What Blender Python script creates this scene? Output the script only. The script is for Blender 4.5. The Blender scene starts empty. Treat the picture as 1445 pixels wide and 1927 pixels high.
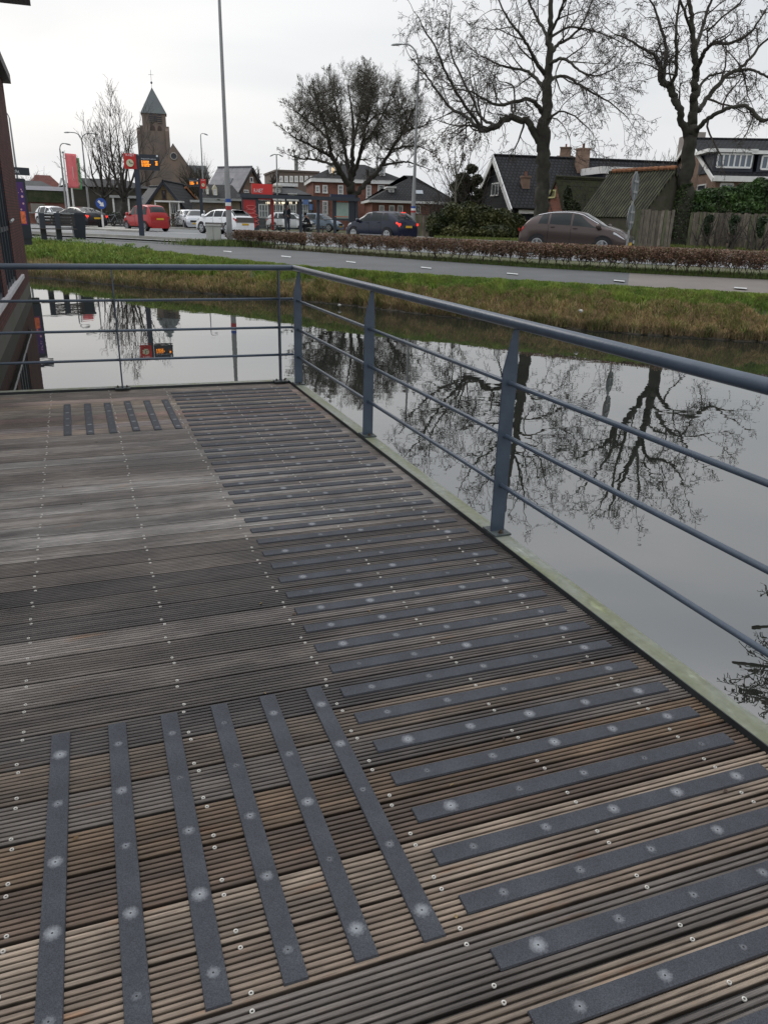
import bpy, math, random
import numpy as np
from mathutils import Vector, Matrix
sc = bpy.context.scene
R = math.radians
# ------------------------------------------------------------------ camera
F, TILT, ROLL, H = 1446.87, 0.363486, 0.0264175, 1.429      # focal in px of the 1445x1927 photo, metres above the kerb
CX, CY = 722.5, 963.5
ct, st = math.cos(TILT), math.sin(TILT)
_r = Vector((1, 0, 0)); _u = Vector((0, st, ct)); FWD = Vector((0, ct, -st))
cr, sr = math.cos(ROLL), math.sin(ROLL)
RIGHT = _r*cr + _u*sr; UP = _u*cr - _r*sr
cam_d = bpy.data.cameras.new('camera'); cam = bpy.data.objects.new('camera', cam_d)
sc.collection.objects.link(cam); sc.camera = cam
cam_d.sensor_fit = 'VERTICAL'; cam_d.sensor_height = 24; cam_d.lens = 24*F/1927
cam_d.clip_start = 0.05; cam_d.clip_end = 6000
m3 = Matrix((RIGHT, UP, -FWD)).transposed()
cam.matrix_world = Matrix.Translation((0, 0, H)) @ m3.to_4x4()
# ------------------------------------------------------------------ world and sun (overcast, brightest low on the left)
SUN_EL, SUN_AZ = R(32), R(-40)
w = bpy.data.worlds.new('World'); sc.world = w; w.use_nodes = True
nt = w.node_tree; N = nt.nodes; Lk = nt.links; N.clear()
def nd(t, **k):
    n = N.new(t)
    for a, b in k.items(): setattr(n, a, b)
    return n
sky = nd('ShaderNodeTexSky', sky_type='NISHITA', sun_disc=False)
sky.sun_elevation = SUN_EL; sky.sun_rotation = SUN_AZ; sky.air_density = 1.5; sky.dust_density = 4
sm = nd('ShaderNodeMix', data_type='RGBA', blend_type='MULTIPLY'); sm.inputs[0].default_value = 1; sm.inputs[7].default_value = (.09, .09, .09, 1)
Lk.new(sky.outputs[0], sm.inputs[6])
tc = nd('ShaderNodeTexCoord'); mp = nd('ShaderNodeMapping'); mp.inputs['Scale'].default_value = (1.2, 1.2, 4.2)
Lk.new(tc.outputs['Generated'], mp.inputs[0])
n1 = nd('ShaderNodeTexNoise'); n1.inputs['Scale'].default_value = 1.7; n1.inputs['Detail'].default_value = 5; n1.inputs['Roughness'].default_value = .48; n1.inputs['Distortion'].default_value = .35
Lk.new(mp.outputs[0], n1.inputs['Vector'])
rp = nd('ShaderNodeValToRGB'); rp.color_ramp.elements[0].position = .34; rp.color_ramp.elements[0].color = (.76, .795, .845, 1)
rp.color_ramp.elements[1].position = .64; rp.color_ramp.elements[1].color = (.945, .955, .975, 1)
Lk.new(n1.outputs[0], rp.inputs[0])
sx = nd('ShaderNodeSeparateXYZ'); Lk.new(tc.outputs['Generated'], sx.inputs[0])
# brighter to the left and low, greyer overhead
mr = nd('ShaderNodeMapRange'); mr.inputs['From Min'].default_value = .55; mr.inputs['From Max'].default_value = -.45; mr.inputs['To Min'].default_value = .93; mr.inputs['To Max'].default_value = 1.1
Lk.new(sx.outputs[0], mr.inputs['Value'])
mz = nd('ShaderNodeValToRGB'); Lk.new(sx.outputs[2], mz.inputs[0])      # an overcast sky is brightest towards the zenith
for i_, (p_, v_) in enumerate(((0, .5), (.22, .49), (.45, .45), (.62, .60), (.85, .95))):
    e_ = mz.color_ramp.elements[i_] if i_ < 2 else mz.color_ramp.elements.new(p_)
    e_.position = p_; e_.color = (v_, v_, v_, 1)
mm = nd('ShaderNodeMath', operation='MULTIPLY'); m2 = nd('ShaderNodeMath', operation='MULTIPLY'); m2.inputs[1].default_value = 2.; Lk.new(mz.outputs[0], m2.inputs[0]); Lk.new(mr.outputs[0], mm.inputs[0]); Lk.new(m2.outputs[0], mm.inputs[1])
ml = nd('ShaderNodeMix', data_type='RGBA', blend_type='MULTIPLY'); ml.inputs[0].default_value = 1
Lk.new(rp.outputs[0], ml.inputs[6]); Lk.new(mm.outputs[0], ml.inputs[7])
mx = nd('ShaderNodeMix', data_type='RGBA'); mx.inputs[0].default_value = .9
Lk.new(sm.outputs[2], mx.inputs[6]); Lk.new(ml.outputs[2], mx.inputs[7])
bg = nd('ShaderNodeBackground'); bg.inputs[1].default_value = 1.0; wo = nd('ShaderNodeOutputWorld')
Lk.new(mx.outputs[2], bg.inputs[0]); Lk.new(bg.outputs[0], wo.inputs[0])
sl = bpy.data.lights.new('sun', 'SUN'); sl.energy = .7; sl.angle = R(25); sl.color = (1, .97, .92)
so = bpy.data.objects.new('sun', sl); sc.collection.objects.link(so)
sd = Vector((math.sin(SUN_AZ)*math.cos(SUN_EL), math.cos(SUN_AZ)*math.cos(SUN_EL), math.sin(SUN_EL)))
so.rotation_euler = sd.to_track_quat('Z', 'Y').to_euler(); so.location = (-20, 20, 40)
sc.view_settings.view_transform = 'Standard'; sc.view_settings.look = 'None'; sc.view_settings.exposure = 0.0; sc.view_settings.gamma = 1
sc.cycles.max_bounces = 6; sc.cycles.transparent_max_bounces = 12; sc.cycles.caustics_reflective = False; sc.cycles.caustics_refractive = False
# ------------------------------------------------------------------ geometry of the photograph: pixel -> ray -> point at a real distance
def ray(px, py): return RIGHT*((px-CX)/F) - UP*((py-CY)/F) + FWD
def Wz(px, py, z):                       # where the ray meets the level z
    d = ray(px, py); s = (z-H)/d.z; return Vector((d.x*s, d.y*s, z))
def Dd(px, py, dist):                    # the point of the ray at a horizontal distance
    d = ray(px, py); s = dist/math.hypot(d.x, d.y); return Vector((d.x*s, d.y*s, H+d.z*s))
def G(px, py, dist, z=.30):              # ground point under that direction
    p = Dd(px, py, dist); return Vector((p.x, p.y, z))
TH = 0.375288; C0 = Vector((-.88844, 7.30526)); DU = Vector((math.sin(TH), -math.cos(TH))); DV = Vector((-math.cos(TH), -math.sin(TH)))
def UV(u, v, z=0.0): q = C0+DU*u+DV*v; return Vector((q.x, q.y, z))   # deck frame: u towards us along the right rail, v to the left
ZW, ZR = -.77, .30                       # water level, road level
# ------------------------------------------------------------------ materials
_m = {}
def worg(p):
    v = Vector((0, 0, 0))
    while p is not None: v = v+p.location; p = p.parent
    return v
def mat(name, col, rough=.8, metal=0., var=.0, vscale=4., bump=0., bscale=30., col2=None, spec=.5, emit=0., coord='Object', stretch=(1, 1, 1), alpha=1., detail=4, lo=.35, hi=.65, attr=None):
    if name in _m: return _m[name]
    m = bpy.data.materials.new(name); m.use_nodes = True; t = m.node_tree; n = t.nodes; l = t.links
    b = n['Principled BSDF']; b.inputs['Base Color'].default_value = (*col, 1); b.inputs['Roughness'].default_value = rough
    b.inputs['Metallic'].default_value = metal; b.inputs['Specular IOR Level'].default_value = spec
    if emit: b.inputs['Emission Color'].default_value = (*col, 1); b.inputs['Emission Strength'].default_value = emit
    if alpha < 1: b.inputs['Alpha'].default_value = alpha
    tcn = n.new('ShaderNodeTexCoord'); mpn = n.new('ShaderNodeMapping'); mpn.inputs['Scale'].default_value = stretch; l.new(tcn.outputs[coord], mpn.inputs[0])
    base = None
    if attr:
        a = n.new('ShaderNodeAttribute'); a.attribute_name = attr; base = a.outputs['Color']; l.new(base, b.inputs['Base Color'])
    if var or col2:
        no = n.new('ShaderNodeTexNoise'); no.inputs['Scale'].default_value = vscale; no.inputs['Detail'].default_value = detail; no.inputs['Roughness'].default_value = .6; l.new(mpn.outputs[0], no.inputs['Vector'])
        r = n.new('ShaderNodeValToRGB'); e = r.color_ramp.elements; e[0].position = lo; e[1].position = hi
        c2 = col2 or tuple(min(1, c*(1+var)) for c in col); c1 = col if col2 else tuple(c*(1-var) for c in col)
        if attr: c1 = (1-var,)*3; c2 = (1+var,)*3
        e[0].color = (*c1, 1); e[1].color = (*c2, 1); l.new(no.outputs[0], r.inputs[0])
        if attr:
            x = n.new('ShaderNodeMix'); x.data_type = 'RGBA'; x.blend_type = 'MULTIPLY'; x.inputs[0].default_value = 1; l.new(base, x.inputs[6]); l.new(r.outputs[0], x.inputs[7]); l.new(x.outputs[2], b.inputs['Base Color'])
        else: l.new(r.outputs[0], b.inputs['Base Color'])
    if bump:
        nb = n.new('ShaderNodeTexNoise'); nb.inputs['Scale'].default_value = bscale; nb.inputs['Detail'].default_value = 3; l.new(mpn.outputs[0], nb.inputs['Vector'])
        bu = n.new('ShaderNodeBump'); bu.inputs['Strength'].default_value = min(1, bump); bu.inputs['Distance'].default_value = .02; l.new(nb.outputs[0], bu.inputs['Height']); l.new(bu.outputs[0], b.inputs['Normal'])
    _m[name] = m; return m
def brick(name, c1, c2, mortar, bw=.22, bh=.065, rough=.85, ms=.012, moss=None, tile=False, offset=.5, mossamt=.5):
    if name in _m: return _m[name]
    m = bpy.data.materials.new(name); m.use_nodes = True; t = m.node_tree; n = t.nodes; l = t.links; b = n['Principled BSDF']; b.inputs['Roughness'].default_value = rough; b.inputs['Specular IOR Level'].default_value = .18
    uv = n.new('ShaderNodeTexCoord'); br = n.new('ShaderNodeTexBrick'); br.offset = offset; br.inputs['Color1'].default_value = (*c1, 1); br.inputs['Color2'].default_value = (*c2, 1); br.inputs['Mortar'].default_value = (*mortar, 1)
    br.inputs['Scale'].default_value = 1; br.inputs['Brick Width'].default_value = bw; br.inputs['Row Height'].default_value = bh; br.inputs['Mortar Size'].default_value = ms; br.inputs['Mortar Smooth'].default_value = .3; br.inputs['Bias'].default_value = -.1
    l.new(uv.outputs['UV'], br.inputs['Vector'])
    no = n.new('ShaderNodeTexNoise'); no.inputs['Scale'].default_value = 1.3; no.inputs['Detail'].default_value = 6; l.new(uv.outputs['UV'], no.inputs['Vector'])
    rr = n.new('ShaderNodeValToRGB'); rr.color_ramp.elements[0].position = .3; rr.color_ramp.elements[0].color = (.72, .72, .72, 1); rr.color_ramp.elements[1].position = .7; rr.color_ramp.elements[1].color = (1.15, 1.12, 1.1, 1); l.new(no.outputs[0], rr.inputs[0])
    x = n.new('ShaderNodeMix'); x.data_type = 'RGBA'; x.blend_type = 'MULTIPLY'; x.inputs[0].default_value = 1; l.new(br.outputs[0], x.inputs[6]); l.new(rr.outputs[0], x.inputs[7]); out = x.outputs[2]
    if moss:
        n2 = n.new('ShaderNodeTexNoise'); n2.inputs['Scale'].default_value = 2.6; n2.inputs['Detail'].default_value = 8; n2.inputs['Roughness'].default_value = .7; l.new(uv.outputs['UV'], n2.inputs['Vector'])
        r2 = n.new('ShaderNodeValToRGB'); r2.color_ramp.elements[0].position = .62-mossamt*.35; r2.color_ramp.elements[1].position = .75-mossamt*.25; r2.color_ramp.elements[0].color = (0, 0, 0, 1); r2.color_ramp.elements[1].color = (1, 1, 1, 1); l.new(n2.outputs[0], r2.inputs[0])
        y = n.new('ShaderNodeMix'); y.data_type = 'RGBA'; l.new(r2.outputs[0], y.inputs[0]); l.new(out, y.inputs[6]); y.inputs[7].default_value = (*moss, 1); out = y.outputs[2]
    l.new(out, b.inputs['Base Color'])
    bu = n.new('ShaderNodeBump'); bu.inputs['Strength'].default_value = .6; bu.inputs['Distance'].default_value = .03 if tile else .01; bu.invert = True; l.new(br.outputs['Fac'], bu.inputs['Height']); l.new(bu.outputs[0], b.inputs['Normal'])
    _m[name] = m; return m
def glass(name, tint=(.05, .06, .07), rough=.04, alpha=1.):
    return mat(name, tint, rough, spec=.9, alpha=alpha)
# ------------------------------------------------------------------ mesh building
class MB:
    def __init__(s): s.v = []; s.f = []; s.mi = []; s.c = []; s.cm = 0; s.cc = None
    def add(s, vs, fs):
        o = len(s.v); s.v += [tuple(v) for v in vs]; s.f += [tuple(i+o for i in f) for f in fs]; s.mi += [s.cm]*len(fs)
        if s.cc is not None: s.c += [s.cc]*len(vs)
        return s
    def box(s, c, size, ax=None, ay=None, az=None):      # centre, full sizes, axes
        ax = Vector(ax or (1, 0, 0)).normalized(); az = Vector(az or (0, 0, 1)).normalized(); ay = Vector(ay).normalized() if ay else az.cross(ax)
        c = Vector(c); h = [x/2 for x in size]; vs = []
        for i in (-1, 1):
            for j in (-1, 1):
                for k in (-1, 1): vs.append(c+ax*(h[0]*i)+ay*(h[1]*j)+az*(h[2]*k))
        return s.add(vs, [(0, 1, 3, 2), (4, 6, 7, 5), (0, 4, 5, 1), (2, 3, 7, 6), (0, 2, 6, 4), (1, 5, 7, 3)])
    def bar(s, a, b, w, h, up=(0, 0, 1)):
        a = Vector(a); b = Vector(b); ax = (b-a).normalized(); up = Vector(up); ay = up.cross(ax)
        if ay.length < 1e-4: ay = Vector((0, 1, 0)).cross(ax)
        ay.normalize(); return s.box((a+b)/2, ((b-a).length, w, h), ax, ay, ax.cross(ay))
    def tube(s, pts, rad, n=8, cap=True):
        pts = [Vector(p) for p in pts]; k = len(pts)
        if not hasattr(rad, '__len__'): rad = [rad]*k
        vs = []; t0 = (pts[1]-pts[0]).normalized(); ref = Vector((0, 0, 1)) if abs(t0.z) < .9 else Vector((1, 0, 0)); x = t0.cross(ref).normalized()
        for i in range(k):
            t = (pts[min(i+1, k-1)]-pts[max(i-1, 0)]).normalized(); x = (x-t*x.dot(t)); x = x.normalized() if x.length > 1e-6 else t.orthogonal().normalized(); y = t.cross(x)
            for j in range(n): a = 2*math.pi*j/n; vs.append(pts[i]+(x*math.cos(a)+y*math.sin(a))*rad[i])
        fs = [(i*n+j, i*n+(j+1) % n, (i+1)*n+(j+1) % n, (i+1)*n+j) for i in range(k-1) for j in range(n)]
        if cap: fs += [tuple(range(n))[::-1], tuple((k-1)*n+j for j in range(n))]
        return s.add(vs, fs)
    def lathe(s, base, prof, n=16, ax=(0, 0, 1)):
        ax = Vector(ax).normalized(); base = Vector(base); x = ax.orthogonal().normalized(); y = ax.cross(x); vs = []
        for r, z in prof:
            for j in range(n): a = 2*math.pi*j/n; vs.append(base+ax*z+(x*math.cos(a)+y*math.sin(a))*max(r, 1e-4))
        k = len(prof); fs = [(i*n+j, i*n+(j+1) % n, (i+1)*n+(j+1) % n, (i+1)*n+j) for i in range(k-1) for j in range(n)]
        return s.add(vs, fs+[tuple(range(n))[::-1], tuple((k-1)*n+j for j in range(n))])
    def poly(s, pts, th=0., nrm=None):
        pts = [Vector(p) for p in pts]
        if not th: return s.add(pts, [tuple(range(len(pts)))])
        n = Vector(nrm).normalized() if nrm else (pts[1]-pts[0]).cross(pts[2]-pts[0]).normalized(); k = len(pts); q = [p-n*th for p in pts]
        return s.add(pts+q, [tuple(range(k)), tuple(range(2*k-1, k-1, -1))]+[(i, i+k, (i+1) % k+k, (i+1) % k) for i in range(k)])
    def build(s, name, m, parent=None, smooth=False, uv=True, world=True, fix=True):
        me = bpy.data.meshes.new(name); off = Vector((0, 0, 0))
        if parent is not None and world: off = worg(parent)
        vs = [tuple(Vector(v)-off) for v in s.v] if off.length else s.v
        me.from_pydata(vs, [], s.f)
        if s.c:
            ca = me.color_attributes.new('Col', 'FLOAT_COLOR', 'POINT'); arr = np.ones((len(s.v), 4), np.float32); arr[:, :3] = np.array(s.c, np.float32)[:, :3]; ca.data.foreach_set('color', arr.ravel())
        for q in (m if isinstance(m, (list, tuple)) else [m]): me.materials.append(q)
        if any(s.mi): me.polygons.foreach_set('material_index', s.mi)
        me.update()
        if fix:
            import bmesh
            b = bmesh.new(); b.from_mesh(me); bmesh.ops.recalc_face_normals(b, faces=b.faces); b.to_mesh(me); b.free()
        if uv and len(me.polygons) < 60000: boxuv(me)
        if smooth: me.polygons.foreach_set('use_smooth', [True]*len(me.polygons))
        o = bpy.data.objects.new(name, me); sc.collection.objects.link(o)
        if parent is not None: o.parent = parent
        return o
def boxuv(me):
    lay = me.uv_layers.new(name='UVMap'); d = lay.data; Z = Vector((0, 0, 1))
    for p in me.polygons:
        n = p.normal; t = Z.cross(n)
        t = t.normalized() if t.length > .05 else Vector((1, 0, 0)); b = n.cross(t)
        for li in p.loop_indices:
            co = me.vertices[me.loops[li].vertex_index].co; d[li].uv = (co.dot(t), co.dot(b))
def tag(o, label=None, cat=None, group=None, kind=None):
    for k, v in (('label', label), ('category', cat), ('group', group), ('kind', kind)):
        if v: o[k] = v
    return o
def empty(name, loc, label, cat, group=None, rz=0):
    o = bpy.data.objects.new(name, None); o.location = loc; o.rotation_euler = (0, 0, rz); sc.collection.objects.link(o); o.empty_display_size = .2
    return tag(o, label, cat, group)
def copy_tree(o, parent=None):
    c = o.copy(); sc.collection.objects.link(c); c.parent = parent
    for ch in list(o.children): copy_tree(ch, c)
    return c
def text(name, s, size, m, origin, xd, yd, parent, ext=.004, center=False, font_scale_x=1.):
    cu = bpy.data.curves.new(name, 'FONT'); cu.body = s; cu.size = size; cu.extrude = ext; cu.resolution_u = 2
    if center: cu.align_x = 'CENTER'
    to = bpy.data.objects.new('tmp', cu); sc.collection.objects.link(to); dg = bpy.context.evaluated_depsgraph_get(); me = bpy.data.meshes.new_from_object(to.evaluated_get(dg)); bpy.data.objects.remove(to)
    xd = Vector(xd).normalized(); yd = Vector(yd).normalized(); zd = xd.cross(yd); M = Matrix((xd*font_scale_x, yd, zd)).transposed().to_4x4(); M.translation = Vector(origin)-worg(parent)
    me.transform(M); me.materials.clear(); me.materials.append(m); o = bpy.data.objects.new(name, me); sc.collection.objects.link(o)
    if parent: o.parent = parent
    return o
def catmull(P, n=4):
    P = [Vector(p) for p in P]; out = []
    for i in range(len(P)-1):
        a = P[max(i-1, 0)]; b = P[i]; c = P[i+1]; d = P[min(i+2, len(P)-1)]
        for j in range(n):
            t = j/n; out.append(.5*((2*b)+(c-a)*t+(2*a-5*b+4*c-d)*t*t+(3*b-a-3*c+d)*t**3))
    out.append(P[-1]); return out
# ================================================================== materials used all over
rng = np.random.default_rng(7); random.seed(11)
STEEL = mat('blue_grey_paint', (.055, .075, .105), .38, var=.12, vscale=9, bump=.05, bscale=60)
DARKSTEEL = mat('dark_post_paint', (.028, .036, .048), .45, var=.1, vscale=5)
GALV = mat('galvanised', (.30, .31, .31), .5, .3, var=.2, vscale=14)
BOLT = mat('rusty_bolt', (.07, .05, .035), .7, .4, var=.4, vscale=80)
WHITE = mat('white_paint', (.72, .72, .70), .5, var=.06, vscale=3)
GREYP = mat('grey_paint', (.33, .34, .33), .55, var=.1, vscale=3)
BLACK = mat('black_rubber', (.012, .012, .013), .75)
DGLASS = glass('dark_glass', (.02, .024, .028))
PANE = glass('window_glass', (.035, .042, .05), .05)
TILE = brick('dark_roof_tiles', (.020, .0215, .025), (.030, .0315, .036), (.005, .005, .006), .3, .36, .75, .05, tile=True)
SLATE = brick('slate_roof', (.035, .038, .042), (.045, .049, .053), (.02, .022, .024), .3, .2, .6, .01, tile=True)
MOSSTILE = brick('mossy_roof_tiles', (.035, .034, .03), (.05, .047, .04), (.012, .012, .01), .28, .3, .9, .03, moss=(.042, .046, .022), tile=True, mossamt=.75)
REDBRICK = brick('red_brick', (.27, .10, .068), (.20, .078, .055), (.22, .19, .17), .22, .07, ms=.008)
BROWNBRICK = brick('brown_brick', (.27, .175, .125), (.21, .135, .10), (.2, .18, .16), .22, .07, ms=.008)
YELBRICK = brick('ochre_brick', (.29, .22, .125), (.22, .17, .10), (.2, .18, .14), .22, .07, ms=.008)
PURPBRICK = brick('dark_red_brick', (.118, .045, .040), (.082, .033, .031), (.045, .035, .034), .21, .063, ms=.010)
# ================================================================== water and ground
wm = bpy.data.materials.new('canal_water'); wm.use_nodes = True; t_ = wm.node_tree; n_ = t_.nodes; l_ = t_.links; b_ = n_['Principled BSDF']
b_.inputs['Base Color'].default_value = (.016, .018, .015, 1); b_.inputs['Roughness'].default_value = .004; b_.inputs['IOR'].default_value = 3.5; b_.inputs['Specular IOR Level'].default_value = .5
tcx = n_.new('ShaderNodeTexCoord'); prev = None
for sc_, str_, dist_, stx in ((1.0, .55, .0012, (1, 1.8, 1)), (6., .5, .00010, (1, 1.5, 1))):
    mpx = n_.new('ShaderNodeMapping'); mpx.inputs['Scale'].default_value = stx; l_.new(tcx.outputs['Object'], mpx.inputs[0])
    nx = n_.new('ShaderNodeTexNoise'); nx.inputs['Scale'].default_value = sc_; nx.inputs['Detail'].default_value = 2; nx.inputs['Distortion'].default_value = .5; l_.new(mpx.outputs[0], nx.inputs['Vector'])
    bx = n_.new('ShaderNodeBump'); bx.inputs['Strength'].default_value = 1; bx.inputs['Distance'].default_value = dist_; l_.new(nx.outputs[0], bx.inputs['Height'])
    if prev: l_.new(prev.outputs[0], bx.inputs['Normal'])
    prev = bx
l_.new(prev.outputs[0], b_.inputs['Normal'])
tag(MB().add([(-90, -25, ZW), (60, -25, ZW), (60, 60, ZW), (-90, 60, ZW)], [(0, 1, 2, 3)]).build('canal_water', wm), kind='structure')
# lines of the far bank, traced on the ground and laid out in metres
def line(pts, z): return [Wz(x, y, z) for x, y in pts]
L_water = line([(60, 520), (150, 528), (300, 545), (430, 555), (640, 573), (800, 592), (950, 608), (1100, 622), (1300, 636), (1445, 645)], ZW)
L_near = line([(100, 458), (180, 464), (300, 478), (430, 488), (560, 500), (700, 511), (900, 523), (1100, 535), (1300, 546), (1445, 555)], H-1.35)
L_far = line([(110, 446), (200, 450), (300, 455), (450, 464), (600, 475), (800, 490), (1000, 504), (1200, 515), (1445, 527)], H-1.25)
L_road = line([(85, 440), (200, 445), (330, 452), (410, 456)], H-1.13)
L_kerbfar = line([(540, 438), (620, 441), (700, 444), (788, 447), (900, 452), (1150, 457), (1445, 463)], H-1.10)
AZ = np.radians(np.concatenate([np.arange(-46, -26, 2.), np.arange(-26, 28, .5), np.arange(28, 62, 2.)]))
def dist_at(L, az, ends=True):
    P = [(p.x, p.y) for p in L]; a = [math.atan2(x, y) for x, y in P]
    if az < a[0]: i = 0; j = 1
    elif az > a[-1]: i = len(P)-2; j = i+1
    else:
        i = max(k for k in range(len(P)-1) if a[k] <= az+1e-9); j = i+1
    if az < a[0]: (x0, y0), (x1, y1) = P[0], P[2]
    elif az > a[-1]: (x0, y0), (x1, y1) = P[-3], P[-1]
    else: (x0, y0), (x1, y1) = P[i], P[j]
    dx, dy = x1-x0, y1-y0; s, c = math.sin(az), math.cos(az)
    den = s*dy-c*dx; 
    if abs(den) < 1e-6: return 200.
    r = (x0*dy-y0*dx)/den
    return min(200., r) if r > 0 else 200.
def ring(L, z, off=0.): return [(math.sin(a)*(dist_at(L, a)+off), math.cos(a)*(dist_at(L, a)+off), z) for a in AZ]
def smooth_ring(rg, k=2):
    d = np.array([math.hypot(x, y) for x, y, _ in rg]); 
    for _ in range(k): e = d.copy(); e[1:-1] = (d[:-2]+2*d[1:-1]+d[2:])/4; d = e
    return [(math.sin(a)*q, math.cos(a)*q, p[2]) for a, q, p in zip(AZ, d, rg)]
r_under = smooth_ring(ring(L_water, ZW-.5, -.45)); r_water = smooth_ring(ring(L_water, ZW)); r_near = smooth_ring(ring(L_near, H-1.35)); r_far = smooth_ring(ring(L_far, H-1.25))
def mixr(a, b, t, z=None): return [(p[0]*(1-t)+q[0]*t, p[1]*(1-t)+q[1]*t, (p[2]*(1-t)+q[2]*t) if z is None else z) for p, q in zip(a, b)]
def wob(rg, s, a, zz): return [(x+a*math.sin(i*1.7*s)+a*.6*math.sin(i*4.1+1), y+a*math.sin(i*2.3*s+2)+a*.5*math.sin(i*5.3), z+zz*math.sin(i*3.1+s)) for i, (x, y, z) in enumerate(rg)]
r_water = wob(r_water, 1, .06, 0)
lip = [(x+.10*math.sin(a), y+.10*math.cos(a), ZW+.09) for (x, y, z), a in zip(r_water, AZ)]
r_b1 = wob(mixr(lip, r_near, .45), 2, .04, .03); r_b1 = [(x, y, z+.08) for x, y, z in r_b1]
scale_out = lambda rg, d, z: [(x*(1+d/math.hypot(x, y)), y*(1+d/math.hypot(x, y)), z) for x, y, _ in rg]
r_g1 = scale_out(r_far, 1.6, H-1.21); r_g2 = scale_out(r_far, 3.2, ZR-.012)
big = [(math.sin(a)*1500, math.cos(a)*1500, ZR-.012) for a in AZ]; mid = [(math.sin(a)*max(90, math.hypot(q[0], q[1])*1.5), math.cos(a)*max(90, math.hypot(q[0], q[1])*1.5), ZR-.012) for a, q in zip(AZ, r_g2)]
rings = [r_under, r_water, lip, r_b1, r_near, r_far, r_g1, r_g2, mid, big]; gb = MB(); nA = len(AZ)
for rg in rings: gb.v += [tuple(p) for p in rg]
for i in range(len(rings)-1):
    for j in range(nA-1): gb.f.append((i*nA+j, i*nA+j+1, (i+1)*nA+j+1, (i+1)*nA+j)); gb.mi.append(1 if i < 2 else 0)
SOIL = mat('grassy_soil', (.045, .060, .018), .95, col2=(.085, .075, .035), vscale=1.5, detail=8, bump=.6, bscale=12)
MUD = mat('wet_mud', (.045, .036, .022), .7, var=.4, vscale=5, bump=.5, bscale=10)
tag(gb.build('ground', [SOIL, MUD]), kind='structure')
def strip(name, a, b, m, dz, i0=0, i1=None, kind='structure'):
    s = MB(); i1 = i1 or nA; n = i1-i0
    s.v = [(x, y, z+dz) for x, y, z in a[i0:i1]]+[(x, y, z+dz) for x, y, z in b[i0:i1]]
    s.f = [(j, j+1, n+j+1, n+j) for j in range(n-1)]; s.mi = [0]*len(s.f)
    return tag(s.build(name, m), kind=kind)
iaz = lambda d: int(np.abs(AZ-R(d)).argmin())
ASPH = mat('grey_asphalt', (.088, .092, .095), .85, var=.12, vscale=.8, detail=10, bump=.2, bscale=60)
ASPHR = mat('faded_pink_asphalt', (.160, .142, .128), .85, var=.08, vscale=.9, detail=9, bump=.2, bscale=60)
ASPHD = mat('road_asphalt', (.135, .142, .148), .7, var=.10, vscale=.35, detail=9, bump=.2, bscale=50)
isp = iaz(16.3)
strip('cycle_path', r_near, r_far, ASPH, .006, 0, isp+1); strip('cycle_path', r_near, r_far, ASPHR, .006, isp)
LITM = mat('litter_white', (.45, .45, .43), .7)
PAINT = mat('road_paint', (.46, .47, .47), .7, var=.2, vscale=8)
def dash(x0, y0, x1, y1, hpx, z, name='path_marking'):
    a = Wz(x0, y0-hpx/2, z); b = Wz(x1, y1-hpx/2, z); c = Wz(x1, y1+hpx/2, z); d = Wz(x0, y0+hpx/2, z)
    return tag(MB().poly([a, b, c, d]).build(name, PAINT), kind='structure')
zp = H-1.30+.010
for q in [(529.4, 481.7, 547.5, 483.5), (651.5, 491.8, 669.3, 493.9), (792, 502.6, 811.4, 504.7), (953.4, 513.9, 974.2, 515.8), (1154.4, 527.2, 1174.5, 529.1), (1380.6, 540.8, 1404.4, 542.7), (320.3, 463.5, 334.5, 465.1), (420.8, 472.1, 436, 473.7)]:
    dash(*q, 1.9, zp)
for q in [(188, 455.2, 209.5, 455.2), (222.8, 454.8, 248, 453.1), (77.4, 445.8, 99.5, 446.6)]: dash(*q, 1.8, zp)
tag(MB().poly([Wz(222.8, 454.9, zp+.004), Wz(233, 452.3, zp+.004), Wz(234, 456.8, zp+.004)]).build('path_marking', PAINT), kind='structure')
# road: between the verge and the far kerb, all on one level
r_r0 = scale_out(r_far, 3.5, ZR); r_kf = smooth_ring(ring([G(*q) for q in [(60, 400, 86, ZR), (300, 400, 70, ZR), (440, 400, 62, ZR), (620, 441, 55.5, ZR), (788, 447, 52.6, ZR), (900, 452, 50.2, ZR), (1150, 457, 47, ZR), (1445, 463, 44, ZR)]], ZR))
r_r0 = mixr(r_r0, r_r0, 0)
L_rn = [Wz(85, 440.5, ZR), Wz(200, 445.5, ZR), Wz(330, 452.5, ZR), Wz(410, 456.5, ZR)]
for j, a in enumerate(AZ):
    dn = dist_at(L_rn, a); d0 = math.hypot(r_r0[j][0], r_r0[j][1])
    if a > R(-12): dn = dn*max(0, 1-(a-R(-12))/R(6))+d0*min(1, (a-R(-12))/R(6))
    dn = max(dn, math.hypot(r_far[j][0], r_far[j][1])+.4); r_r0[j] = (math.sin(a)*dn, math.cos(a)*dn, ZR)
strip('road', r_r0, r_kf, ASPHD, .0)
PAVE = mat('pavement_slabs', (.20, .195, .18), .85, var=.12, vscale=2, bump=.2)
KERBM = mat('concrete_kerb', (.34, .33, .30), .85, var=.15, vscale=1.5)
def kerb(name, rg, i0, i1, w=.25, h=.12, out=1):
    s = MB()
    for j in range(i0, i1-1):
        a, b = Vector(rg[j]), Vector(rg[j+1]); ea = Vector((a.x, a.y, 0)).normalized()*w*out; eb = Vector((b.x, b.y, 0)).normalized()*w*out; up = Vector((0, 0, h)); dn = Vector((0, 0, -.05))
        s.add([a+dn, b+dn, b+up, a+up, b+eb+up, a+ea+up, b+eb+dn, a+ea+dn], [(0, 1, 2, 3), (3, 2, 4, 5), (5, 4, 6, 7)])
    return tag(s.build(name, KERBM, fix=False), kind='structure')
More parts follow.
